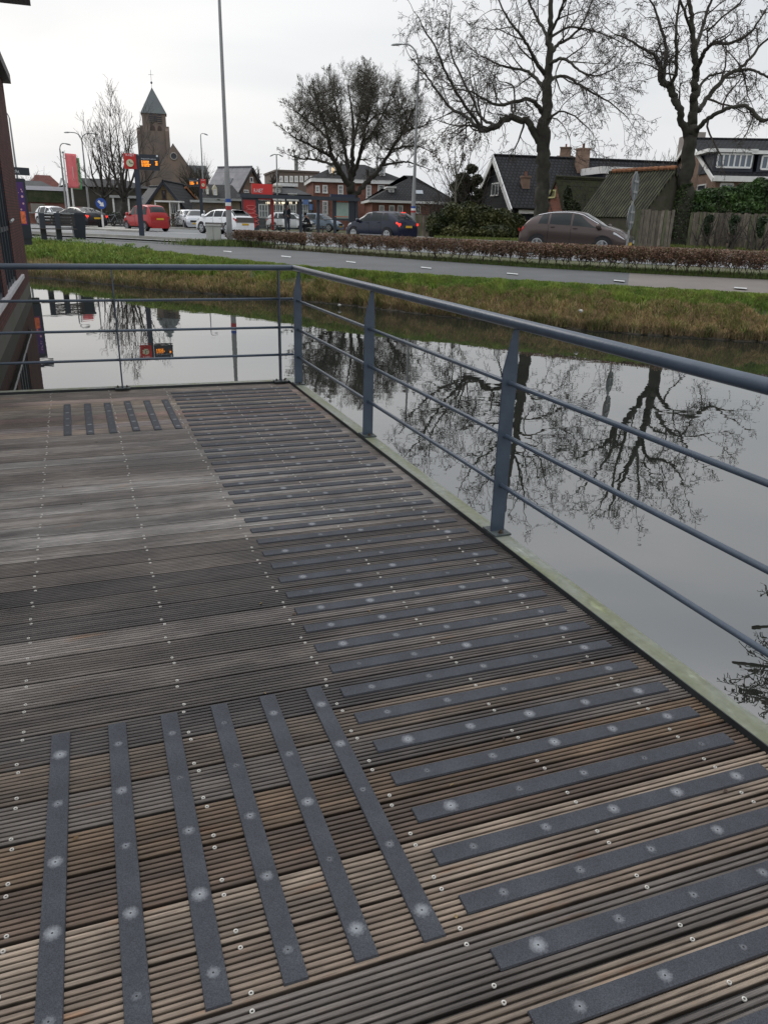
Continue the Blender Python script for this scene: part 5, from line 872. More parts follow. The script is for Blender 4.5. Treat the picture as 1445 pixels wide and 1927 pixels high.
s = MB(); s.tube([f.w(am_, .6+w2/2, za-.3), f.w(am_, .6+w2/2, za+5)], .05, 6); s.bar(f.w(am_-.8, .6+w2/2, za+3.6), f.w(am_+.8, .6+w2/2, za+3.6), .08, .08); s.lathe(f.w(am_, .6+w2/2, za+.9), [(.1, 0), (.35, .3), (.35, .5), (.1, .8)], 8); s.build('weather_vane', DARKSTEEL, sp_)
LOU = mat('louvre', (.05, .05, .06), .8)
def arch(x, yc, wpx, hpx, b, par, m_, dep=.25, louv=False):
    a, z = pz(x, yc, b); hw = wpx/2*.198; hh = hpx/2*.198; P = [(-hw, -hh), (hw, -hh), (hw, hh*.4)]+[(hw*math.cos(q), hh*.4+hw*1.3*math.sin(q)) for q in np.linspace(.3, 2.8, 7)]+[(-hw, hh*.4)]; s = MB(); s.poly([f.w(a+x_, b-dep, z+y_) for x_, y_ in P], dep, -f.e2); w = s.build('arch_window', m_, par)
    if louv:
        s = MB(); [f.box(s, a-hw*1.02, a+hw*1.02, b-dep-.12, b-dep+.05, z-hh+k*hh*.45, z-hh+k*hh*.45+hh*.16) for k in range(4)]; s.build('louvre_slat', CHB, w)
arch(285.5, 222, 6.5, 13, .6, t2, LOU, louv=True); arch(300.5, 223, 6.5, 13, .6, t2, LOU, louv=True); arch(293, 222, 3, 10, .6, t2, LOU); arch(288.5, 242.5, 6.5, 4.5, 0, tw, mat('blind_arch', (.07, .05, .045), .9), .1); arch(301, 243, 6.5, 4.5, 0, tw, mat('blind_arch', (.07, .05, .045), .9), .1)
for x in (265.5, 318.5):
    s = MB(); a = pz(x, 300)[0]; zt = pz(x, 240)[1]
    for (q, zz) in ((1.2, zt), (2.0, zt-9)): s.add([f.w(a-q*.55, -q*.8, ZR), f.w(a+q*.55, -q*.8, ZR), f.w(a+q*.55, .2, ZR), f.w(a-q*.55, .2, ZR), f.w(a-q*.45, -q*.7, zz-1.2), f.w(a+q*.45, -q*.7, zz-1.2), f.w(a+q*.45, .2, zz), f.w(a-q*.45, .2, zz)], [(0, 1, 5, 4), (1, 2, 6, 5), (2, 3, 7, 6), (3, 0, 4, 7), (4, 5, 6, 7)])
    s.build('buttress', CHB, tw)
# nave gable in front of the tower
b0 = -14.; aL, zL = f.P(262, 345, b0); aR, zR_ = f.P(378, 345, b0); aA, zA = f.P(326, 271, b0); aL = 2*aA-aR
s = MB(); s.poly([f.w(a, b0, z) for a, z in ((aL, ZR), (aR, ZR), (aR, zR_), (aA, zA), (aL, zR_))], 13., -f.e2); nv = s.build('nave', CHB, o)
s = MB(); roofslab(s, f.w(aL-.3, b0+.5, zR_), f.w(aL-.3, b0+24, zR_), f.w(aA, b0+24, zA+.2), f.w(aA, b0+.5, zA+.2), .3); roofslab(s, f.w(aR+.3, b0+.5, zR_), f.w(aR+.3, b0+24, zR_), f.w(aA, b0+24, zA+.2), f.w(aA, b0+.5, zA+.2), .3); s.build('nave_roof', mat('pale_slate', (.12, .13, .145), .6, var=.2, vscale=.4), nv)
s = MB(); a, z = f.P(327.5, 294, b0); s.tube([f.w(a+1.0*math.cos(q), b0-.1, z+1.0*math.sin(q)) for q in np.linspace(0, 6.2832, 20)], .17, 6); s.build('round_window_rim', mat('pale_stone', (.30, .28, .26), .9), nv); s = MB(); s.lathe(f.w(a, b0-.05, z), [(.9, 0), (.9, .05)], 20, -f.e2); s.build('round_window', LOU, nv)
s = MB(); aX, zX = f.P(378, 312, b0+9); f.box(s, aR-3, f.P(392, 330, b0+9)[0], b0+8, b0+18, ZR, f.P(385, 335, b0+9)[1]); s.build('choir_wall', CHB, o)
s = MB(); q0 = f.P(390, 335, b0+8); q1 = f.P(385, 312, b0+13); roofslab(s, f.w(aR-4, b0+7.5, q0[1]), f.w(q0[0]+1, b0+7.5, q0[1]), f.w(q1[0]+.5, b0+13, q1[1]), f.w(aA+2, b0+13, q1[1]), .3); roofslab(s, f.w(aR-4, b0+18.5, q0[1]), f.w(q0[0]+1, b0+18.5, q0[1]), f.w(q1[0]+.5, b0+13, q1[1]), f.w(aA+2, b0+13, q1[1]), .3); s.build('choir_roof', mat('choir_slate', (.05, .06, .06), .6), o)
# ================================================================== fences and garden walls
def plank_fence(label, pts, ztops, m_, d, wpl=.16, name='plank_fence'):
    o = empty(name, G(pts[0][0], pts[0][1], d[0], ZR), label, 'fence'); s = MB(); rr = random.Random(len(pts)*7+int(pts[0][0])); r2 = MB()
    for i in range(len(pts)-1):
        A = G(*pts[i], d[i], ZR+.05); B_ = G(*pts[i+1], d[i+1], ZR+.05); L = (B_-A).length; n = int(L/wpl); e = (B_-A)/L; nn = Vector((-e.y, e.x, 0)); z0 = Dd(pts[i][0], ztops[i], d[i]).z; z1 = Dd(pts[i+1][0], ztops[i+1], d[i+1]).z
        for k in range(n):
            c = A+e*(k+.5)*wpl+nn*(.012 if k % 2 else -.012); zt = z0+(z1-z0)*k/n+rr.uniform(-.05, .04); tl = rr.uniform(-.012, .012)
            k_ = rr.uniform(.75, 1.3); s.cc = tuple(q*k_ for q in ((.135, .115, .09) if rr.random() < .75 else (.10, .105, .06))); s.bar((c.x, c.y, ZR), (c.x+e.x*tl, c.y+e.y*tl, zt), wpl-.02, .025, nn)
        r2.bar(A+nn*.05+Vector((0, 0, .4)), B_+nn*.05+Vector((0, 0, .4)), .05, .08); r2.bar(A+nn*.05+Vector((0, 0, 1.3)), B_+nn*.05+Vector((0, 0, 1.3)), .05, .08)
    s.build('planks', m_, o); r2.build('cross_rail', mat('dark_beam', (.02, .018, .016), .9), o); return o
PLK = mat('weathered_planks', (.1, .08, .06), .9, attr='Col', var=.45, vscale=2.2, stretch=(3, 3, 1), detail=7)
plank_fence('tall weathered plank fence with ivy patches along the right, under the laurel hedge', [(1290, 462), (1370, 466), (1500, 472)], [398, 401, 404], PLK, [48, 46.5, 44.5], .19)
plank_fence('greenish mossy plank fence panel between the barn and the ivy-clad tree', [(1186, 460), (1262, 462)], [394, 396], mat('mossy_planks', (.1, .08, .06), .9, attr='Col', var=.35, vscale=2.2, stretch=(3, 3, 1), detail=7), [45.5, 45.0], .17)
plank_fence('low reddish picket fence right of the dark blue car', [(780, 447), (842, 449)], [404, 407], mat('red_brown_planks', (.1, .06, .045), .9, attr='Col', var=.3, vscale=2.), [56.5, 55.5], .17)
# ================================================================== cars
def interp(P, x):
    if x <= P[0][0]: return P[0][1]
    for (a, b), (c, d) in zip(P[:-1], P[1:]):
        if x <= c: t = (x-a)/(c-a+1e-9); return b+(d-b)*t
    return P[-1][1]
def smoothp(P, n=3):
    xs = np.linspace(P[0][0], P[-1][0], 90); ys = np.array([interp(P, x) for x in xs])
    for _ in range(n): ys[1:-1] = (ys[:-2]+2*ys[1:-1]+ys[2:])/4
    return lambda x: float(np.interp(x, xs, ys))
def car(label, loc, heading, L, W, top, belt, glass_x, doors, paint, wheels=(.82, 3.4), wr=.33, rim=None, plate=True, lit=False, group='cars on the road', extra=None, clear=.2, name='car', rearwin=None, frontwin=None, face='rear'):
    """x runs from the rear (0) to the nose (L); centre of the car at the origin"""
    o = empty(name, loc, label, 'car', group, rz=heading); top_f = smoothp(top, 2); belt_f = smoothp(belt, 2)
    def hw(x): t = 2*x/L-1; return W/2*(1-.13*abs(t)**5-.05*abs(t)**14)
    def sec(x):
        zt = max(top_f(x), clear+.3); zb = min(belt_f(x), zt-.03); h_ = hw(x); g = min(1, max(0, (zt-zb-.06)/.38)); wr_ = h_*(.93-.20*g); return [(h_*.86, clear), (h_*.97, clear+.10), (h_*1.0, clear+.30), (h_*.985, (clear+.3+zb)/2+.05), (h_*.95, zb), (h_*.95*(1-.35*.5)+wr_*.35*.5 if g > .1 else wr_, zb+(zt-zb)*.5) if False else ((h_*.95+wr_)/2+.012*g, zb+(zt-zb)*.45), (wr_, zt-.055-.03*g), (wr_*.80, zt-.012-.012*g), (0, zt)]
    NS = 9
    def S(x, s_, side=1, off=0.):
        P = sec(x); i = min(int(s_), NS-2); t = s_-i; y = P[i][0]*(1-t)+P[i+1][0]*t; z = P[i][1]*(1-t)+P[i+1][1]*t
        dy, dz = P[i+1][0]-P[i][0], P[i+1][1]-P[i][1]; q = math.hypot(dy, dz)+1e-6; return (x-L/2, side*(y+off*dz/q), z-off*dy/q)
    xs = [0, .04, .10]+list(np.linspace(.18, L-.18, 46))+[L-.10, L-.04, L]; s = MB(); row = []
    for x in xs: row.append([S(x, k, 1) for k in range(NS)]+[S(x, k, -1) for k in range(NS-2, -1, -1)])
    m = len(row[0]); s.v = [p for r_ in row for p in r_]; s.f = [(i*m+j, i*m+j+1, (i+1)*m+j+1, (i+1)*m+j) for i in range(len(xs)-1) for j in range(m-1)]
    s.f += [(i*m, (i+1)*m, (i+1)*m+m-1, i*m+m-1) for i in range(len(xs)-1)]; s.f += [tuple(range(m))[::-1], tuple((len(xs)-1)*m+j for j in range(m))]; s.mi = [0]*len(s.f)
    body = s.build('body', paint, o, world=False, uv=False, smooth=True); bpy.context.view_layer.update()
    md = body.modifiers.new('edges', 'EDGE_SPLIT'); md.split_angle = R(38)
    CG = mat('car_glass', (.012, .016, .017), .03, spec=.35)
    def panel(nm, m_, x0, x1, s0, s1, sides=(1, -1), off=.006, nx=8, nsn=4, across=False, xa=None, par=None):
        q = MB()
        for sd in sides:
            V = []
            for i in range(nx+1):
                for j in range(nsn+1):
                    ss = s0+(s1-s0)*j/nsn; a0, a1 = x0, x1
                    if xa: a0 = x0+xa[0]*(ss-s0)/(s1-s0); a1 = x1+xa[1]*(ss-s0)/(s1-s0)
                    V.append(S(a0+(a1-a0)*i/nx, ss, sd, off))
            q.add(V, [(i*(nsn+1)+j, i*(nsn+1)+j+1, (i+1)*(nsn+1)+j+1, (i+1)*(nsn+1)+j) for i in range(nx) for j in range(nsn)])
        return q.build(nm, m_, par or o, world=False, uv=False, smooth=True)
    r0, r1, r2, r3 = glass_x      # rear glass foot, rear roof edge, front roof edge, windscreen foot
    q = MB()
    for (a, b, nm) in ((r0, r1, 'rear_window'), (r2, r3, 'windscreen')):
        q = MB(); n_ = 8; V = []
        for i in range(n_+1):
            x = a+.03+(b-a-.06)*i/n_; lo = 6.15; V += [S(x, lo+(8-lo)*j/4, 1, .006) for j in range(5)]+[S(x, 8-(8-lo)*j/4, -1, .006) for j in range(1, 5)]
        q.add(V, [(i*9+j, i*9+j+1, (i+1)*9+j+1, (i+1)*9+j) for i in range(n_) for j in range(8)]); q.build(nm, CG, o, world=False, uv=False, smooth=True)
    for d0, d1, xa in doors:
        for sd in (1, -1): panel('side_window', CG, d0, d1, 4.15, 5.9, (sd,), xa=xa)
    # wheels and arches
    RIMM = rim or mat('alloy_rim', (.42, .43, .44), .35, .6); ARCH = mat('arch_black', (.012, .012, .013), .8)
    for x in wheels:
        for sd in (1, -1):
            y = hw(x)*.985; q = MB(); V = [(x-L/2+(wr+.075)*math.cos(a), sd*(y+.016), wr+(wr+.075)*math.sin(a)) for a in np.linspace(-.25, math.pi+.25, 18)]; q.add(V, [tuple(range(18))]); q.build('wheel_arch', ARCH, o, world=False, uv=False, fix=False)
            wv_ = MB(); wv_.lathe((x-L/2, sd*(y-.17), wr), [(wr*.7, 0), (wr*.96, .0), (wr, .03), (wr, .17), (wr*.95, .20), (wr*.70, .205)], 24, (0, sd, 0)); wh = wv_.build('wheel', BLACK, o, world=False, uv=False)
            rmb = MB(); rmb.lathe((x-L/2, sd*(y+.012), wr), [(wr*.72, 0), (wr*.70, .024), (wr*.62, .026)], 24, (0, sd, 0)); rmb.cm = 0
            for k in range(5): a = 2*math.pi*k/5+.3; rmb.bar((x-L/2, sd*(y+.042), wr), (x-L/2+wr*.64*math.cos(a), sd*(y+.040), wr+wr*.64*math.sin(a)), wr*.24, .012, (0, sd, 0))
            rmo = rmb.build('rim', RIMM, wh, world=False, uv=False); dm2 = MB(); dm2.lathe((x-L/2, sd*(y+.034), wr), [(wr*.60, 0), (wr*.60, .004)], 20, (0, sd, 0)); dm2.build('brake_shade', ARCH, wh, world=False, uv=False)
    # mirrors, lights, plate, bumper
    for sd in (1, -1): q = MB(); q.lathe((r3-.25-L/2, sd*(W/2-.04), belt_f(r3-.3)+.09), [(.02, 0), (.10, .03), (.11, .12), (.07, .19), (.01, .2)], 10, (.15, sd, 0)); q.build('mirror', paint, o, world=False, smooth=True)
    TL = mat('tail_light_lit', (1., .05, .03), .3, emit=1.0) if lit else mat('tail_light', (.42, .018, .014), .25)
    zb0 = belt_f(.15)
    for sd in (1, -1):
        panel('tail_light', TL, .005, .22, 3.55, 4.1, (sd,), off=.012, nx=4, nsn=3); q = MB(); q.box((-L/2-.004, sd*W*.40, zb0-.10), (.02, W*.08, .12)); q.build('tail_light', TL, o, world=False)
        panel('headlight', mat('headlight', (.55, .57, .6), .15), L-.52, L-.06, 3.55, 4.25, (sd,), off=.010, nx=5, nsn=3); q = MB(); q.box((L/2+.002, sd*W*.33, belt_f(L-.1)-.10), (.02, W*.16, .12)); q.build('headlight', mat('headlight', (.55, .57, .6), .15), o, world=False)
    q = MB(); q.box((-L/2-.012, 0, zb0-.22 if plate is True else plate), (.02, .52, .11)); q.build('number_plate', mat('yellow_plate', (.62, .38, .02), .5), o, world=False)
    q = MB(); q.box((L/2+.006, 0, .45), (.02, .52, .11)); q.build('number_plate', mat('yellow_plate', (.62, .38, .02), .5), o, world=False)
    q = MB(); q.box((L/2+.004, 0, .62), (.02, W*.5, .13)); q.build('grille', ARCH, o, world=False)
    panel('sill', ARCH, .12, L-.12, .05, 1.0, (1, -1), off=.007, nx=14, nsn=2)
    dh = MB(); 
    for d0, d1, xa in doors[:2]:
        for sd in (1, -1): p_ = S(d0+.14, 3.72, sd, .02); dh.box(p_, (.17, .03, .025))
    dh.build('door_handle', paint, o, world=False)
    gp = MB()
    for d0, d1, xa in doors[:2]:
        for sd in (1, -1):
            for s0, s1 in ((1.2, 2), (2, 3), (3, 4.1)): p_, p2 = Vector(S(d0-.035, s0, sd, .003)), Vector(S(d0-.035, s1, sd, .003)); gp.bar(p_, p2, .012, .006, (0, sd, 0))
    gp.build('door_gap', ARCH, o, world=False)
    if extra: extra(o, S, panel, hw, L)
    return o
def heading(az): return math.atan2(math.cos(R(az)), math.sin(R(az)))      # compass-like azimuth -> z rotation
HD = -49
def paint(n, c, r=.22, m_=.0): return mat(n, c, r, m_, spec=.45)
def pos(px, py, d): return G(px, py, d, ZR+.004)
# dark blue crossover in the near lane
def ex_blue(o, S, panel, hw, L):
    q = MB(); q.box((-L/2+.42, 0, 1.50), (.03, .34, .04)); q.build('brake_light', mat('tail_light_lit', (1., .05, .03), .3, emit=1.6), o, world=False)
    panel('sill_trim', mat('silver_trim', (.4, .41, .43), .3, .5), 1.15, 2.9, .85, 1.25, (1, -1), off=.016)
car('dark blue crossover car with lit brake lights, left of the low picket fence', pos(717, 445, 46), heading(HD+2), 4.12, 1.78,
    [(0, .80), (.03, 1.02), (.12, 1.10), (.30, 1.30), (.62, 1.50), (1.1, 1.56), (2.0, 1.57), (2.55, 1.51), (3.22, 1.10), (3.75, .97), (4.02, .82), (4.12, .62)], [(0, .78), (.1, 1.0), (.9, 1.06), (2.6, .98), (3.2, .95), (3.8, .88), (4.12, .6)],
    (.12, .62, 2.55, 3.25), [(1.32, 2.12, (.02, -.02)), (2.20, 3.02, (.0, -.52)), (.72, 1.24, (.18, 0))], paint('navy_car_paint', (.008, .011, .030)), (.80, 3.38), .34, lit=True, extra=ex_blue)
def ex_white(o, S, panel, hw, L):
    DP = mat('grey_bump_panel', (.10, .085, .08), .6); panel('door_panel', DP, 1.05, 2.95, 1.5, 2.6, (1, -1), off=.016)
    q = MB(); q.box((-L/2-.006, 0, .87), (.025, 1.36, .30)); q.build('rear_panel', DP, o, world=False); q = MB(); q.box((-L/2+.55, 0, 1.47), (.5, 1.0, .02)); q.build('spoiler', mat('gloss_black', (.01, .01, .01), .2), o, world=False)
    for y in (-.56, .56): q = MB(); q.tube([(-.9, y, 1.50), (-.5, y, 1.53), (.6, y, 1.53), (.95, y, 1.48)], .02, 6); q.build('roof_bar', ARCHM, o, world=False)
ARCHM = mat('arch_black', (.012, .012, .013), .8)
car('white car with grey door panels, partly behind the tall lamp post', pos(424, 442, 53.5), heading(HD), 4.16, 1.73,
    [(0, .72), (.04, 1.0), (.16, 1.05), (.34, 1.28), (.66, 1.44), (1.2, 1.49), (2.1, 1.49), (2.65, 1.42), (3.28, 1.10), (3.85, .98), (4.08, .80), (4.16, .6)], [(0, .72), (.1, .98), (.9, 1.0), (2.6, .98), (3.2, .98), (3.9, .88), (4.16, .6)],
    (.18, .64, 2.65, 3.30), [(1.30, 2.12, (.0, 0)), (2.2, 3.05, (.0, -.5)), (.74, 1.22, (.2, 0))], paint('white_car_paint', (.78, .79, .80)), (.78, 3.38), .33, extra=ex_white, plate=.62)
car('red boxy hatchback behind the large departure board', pos(277, 434, 58), heading(HD+2), 3.54, 1.64,
    [(0, .75), (.03, 1.05), (.10, 1.12), (.22, 1.40), (.42, 1.60), (.9, 1.66), (1.8, 1.66), (2.25, 1.58), (2.85, 1.12), (3.3, .95), (3.46, .78), (3.54, .6)], [(0, .75), (.1, .98), (.9, 1.0), (2.3, .96), (2.9, .95), (3.3, .85), (3.54, .6)],
    (.10, .40, 2.25, 2.90), [(1.0, 1.75, (0, 0)), (1.84, 2.70, (0, -.42)), (.42, .90, (.08, 0))], paint('red_car_paint', (.36, .020, .022)), (.62, 2.95), .29, rim=mat('steel_rim', (.22, .22, .23), .5, .3), plate=.78)
car('black saloon car with lit tail lights, just left of the blue arrow sign', pos(151, 429, 63), heading(HD-3), 4.70, 1.85,
    [(0, .70), (.05, .98), (.18, 1.10), (.5, 1.14), (1.4, 1.38), (2.0, 1.44), (2.5, 1.43), (3.0, 1.30), (3.7, .98), (4.3, .86), (4.6, .70), (4.7, .55)], [(0, .70), (.12, .95), (.9, 1.0), (2.6, .95), (3.6, .92), (4.3, .8), (4.7, .55)],
    (.45, 1.75, 2.7, 3.62), [(1.62, 2.4, (.1, 0)), (2.48, 3.35, (0, -.55)), (1.12, 1.54, (.3, 0))], paint('black_car_paint', (.010, .012, .015)), (.92, 3.8), .34, lit=True)
def ex_brown(o, S, panel, hw, L):
    q = MB()
    for sd in (1, -1): q.tube([S(x, 6.15, sd, .012) for x in np.linspace(.75, 3.25, 12)], .016, 5)
    q.build('chrome_strip', mat('chrome', (.55, .56, .58), .25, .9), o, world=False)
    q = MB(); [q.box((L/2+.012, 0, .55+.055*k), (.02, 1.0, .018)) for k in range(4)]; q.build('chrome_strip', mat('chrome', (.55, .56, .58), .25, .9), o, world=False)
car('brown metallic hatchback car heading right, behind the long low hedge', pos(1082, 458, 34.2), heading(180+HD-14), 4.36, 1.84,
    [(0, .70), (.05, .95), (.16, 1.08), (.36, 1.32), (.75, 1.52), (1.3, 1.62), (2.0, 1.64), (2.5, 1.58), (3.4, 1.12), (3.9, .98), (4.22, .80), (4.36, .58)], [(0, .7), (.15, 1.02), (.9, 1.10), (2.6, 1.02), (3.3, .98), (3.9, .86), (4.36, .56)],
    (.18, .72, 2.5, 3.50), [(1.28, 2.12, (.0, 0)), (2.20, 3.20, (.0, -.72)), (.80, 1.20, (.12, 0))], paint('brown_car_paint', (.085, .064, .060), .2, .4), (.84, 3.46), .34, extra=ex_brown)
SML = [(0, .7), (.04, 1.0), (.3, 1.3), (.7, 1.48), (1.8, 1.5), (2.4, 1.42), (3.1, 1.02), (3.7, .86), (3.95, .6)]; SMB = [(0, .7), (.1, .95), (2.5, .93), (3.3, .9), (3.95, .58)]
def small(label, p, hd, col): return car(label, p, hd, 3.95, 1.7, SML, SMB, (.15, .65, 2.4, 3.1), [(1.1, 1.9, (0, 0)), (2.0, 2.85, (0, -.42)), (.7, 1.02, (.12, 0))], col, (.72, 3.2), .31, group='cars parked behind the road')
small('white car parked nose-on left of the far departure board', pos(357, 418, 71), heading(150), paint('white_car_paint', (.78, .79, .80)))
small('silver car parked in front of the brown outbuilding', pos(372, 419, 68.5), heading(170), paint('silver_car_paint', (.45, .47, .5)))
small('white car seen through the shelter glass behind the standing person', pos(548, 420, 70), heading(100), paint('white_car_paint', (.78, .79, .80)))
small('pale car with snowy white roof behind the seated person', pos(602, 422, 72), heading(110), paint('blue_grey_car', (.16, .22, .30)))
small('white car half hidden behind the bench and the black saloon', pos(104, 415, 74), heading(HD+180), paint('white_car_paint', (.78, .79, .80)))
# ================================================================== bicycles
def bicycle(label, px, py, d, az, col):
    o = empty('bicycle', G(px, py, d, ZR+.1), label, 'bicycle', 'parked bicycles', rz=heading(az)); 
    for x in (-.53, .53):
        q = MB(); q.tube([(x+.33*math.cos(a), 0, .35+.33*math.sin(a)) for a in np.linspace(0, 6.2832, 20)], .022, 6); w = q.build('wheel', BLACK, o, world=False); q = MB(); [q.tube([(x, 0, .35), (x+.32*math.cos(a), 0, .35+.32*math.sin(a))], .004, 4) for a in np.linspace(0, 5.9, 10)]; q.build('spokes', GALV, w, world=False)
    q = MB(); [q.tube(p, .018, 6) for p in ([(-.53, 0, .35), (-.05, 0, .30), (-.22, 0, .85)], [(-.53, 0, .35), (-.2, 0, .75)], [(-.05, 0, .30), (.38, 0, .82)], [(-.2, 0, .78), (.36, 0, .86)], [(.53, 0, .35), (.38, 0, .82), (.35, 0, 1.0)])]; q.build('frame', col, o, world=False)
    q = MB(); q.tube([(.22, -.26, 1.02), (.36, -.12, 1.05), (.36, .12, 1.05), (.22, .26, 1.02)], .014, 6); q.build('handlebar', GALV, o, world=False); q = MB(); q.lathe((-.25, 0, .87), [(.05, 0), (.11, .03), (.07, .07)], 10); q.build('saddle', BLACK, o, world=False); q = MB(); q.box((-.55, 0, .76), (.42, .14, .02)); q.build('carrier', BLACK, o, world=False)
    return o
BK = mat('bike_black', (.02, .02, .022), .4); BS = mat('bike_silver', (.35, .36, .38), .4, .4)
for lab, px, d, az, c in (('white-seated bicycle parked left of the red car', 209, 70, 60, BS), ('black bicycle just behind the white-seated one, left of the red car', 217, 71, 75, BK), ('black bicycle leaning nearest the left edge of the red car', 222, 70.5, 20, BK), ('black bicycle in front of the white porch, right of the red car', 324, 70, 70, BK), ('dark bicycle second from the red car before the white porch', 331, 70.6, 95, BK), ('bicycle nearest the white porch window, third from the red car', 339, 70.2, 60, BS), ('bicycle farthest right in the row before the ochre house', 346, 71, 85, BK)):
    bicycle(lab, px, 414, d, az, c)
# ================================================================== trees
def barkmat(n, c, c2): return mat(n, c, .9, col2=c2, vscale=2.5, detail=8, bump=.7, bscale=9)
PLANE = barkmat('plane_bark', (.022, .020, .015), (.046, .043, .031)); TWIG = mat('twig_bark', (.050, .042, .034), .9, var=.3, vscale=3); OAK = barkmat('dark_bark', (.026, .023, .019), (.048, .044, .034))
class TW:                                     # fast tubes, 3 or 5 sided
    def __init__(s, seed, rmin=.0095): s.rmin = rmin; s.v = []; s.f = []; s.r = random.Random(seed); s.tips = []
    def tube(s, pts, rad, n=3):
        k = len(pts); o = len(s.v); x = None
        for i in range(k):
            t = pts[min(i+1, k-1)]-pts[max(i-1, 0)]
            if t.length < 1e-9: t = Vector((0, 0, 1))
            t.normalize()
            if x is None: x = t.orthogonal().normalized()
            else:
                x = x-t*x.dot(t); x = x.normalized() if x.length > 1e-6 else t.orthogonal().normalized()
            y = t.cross(x)
            for j in range(n): a = 6.2832*j/n; q = pts[i]+x*(math.cos(a)*rad[i])+y*(math.sin(a)*rad[i]); s.v.append((q.x, q.y, q.z))
        s.f += [(o+i*n+j, o+i*n+(j+1) % n, o+(i+1)*n+(j+1) % n, o+(i+1)*n+j) for i in range(k-1) for j in range(n)]
    def grow(s, p, d, L, r, lev, P):
        """P: per level dict(seg, wander, trop, kids, ang, ratio)"""
        R_ = s.r; q = P[lev]; n = q['seg']; st_ = L/n; pts = [p.copy()]; rad = [r]; dirs = [d.copy()]
        for i in range(n):
            d = (d+Vector((R_.gauss(0, 1), R_.gauss(0, 1), R_.gauss(0, 1)))*q['wander']+Vector((0, 0, 1))*q['trop']); d.normalize(); p = p+d*st_; pts.append(p.copy()); rad.append(max(s.rmin, r*(1-.80*(i+1)/n))); dirs.append(d.copy())
        s.tube(pts, rad, 5 if r > .035 else 3)
        if lev+1 < len(P):
            k = q['kids']; k = int(k)+(1 if R_.random() < k-int(k) else 0)
            for _ in range(k):
                t = R_.uniform(.18, 1.0); i = min(n-1, int(t*n)); fr = t*n-i; pp = pts[i]*(1-fr)+pts[i+1]*fr; dd = dirs[i]; ax = dd.orthogonal().normalized(); ax.rotate(Matrix.Rotation(R_.uniform(0, 6.283), 3, dd)); nd_ = dd.copy(); nd_.rotate(Matrix.Rotation(R(q['ang']*R_.uniform(.6, 1.3)), 3, ax)); s.grow(pp, nd_, L*q['ratio']*R_.uniform(.6, 1.25)*(1.15-.5*t), max(s.rmin, rad[i]*.55), lev+1, P)
        else: s.tips.append(p.copy())
    def build(s, name, m_, parent):
        me = bpy.data.meshes.new(name); off = worg(parent); vs = [(x-off.x, y-off.y, z-off.z) for x, y, z in s.v]; me.from_pydata(vs, [], s.f); me.materials.append(m_); me.update(); o = bpy.data.objects.new(name, me); sc.collection.objects.link(o); o.parent = parent; return o
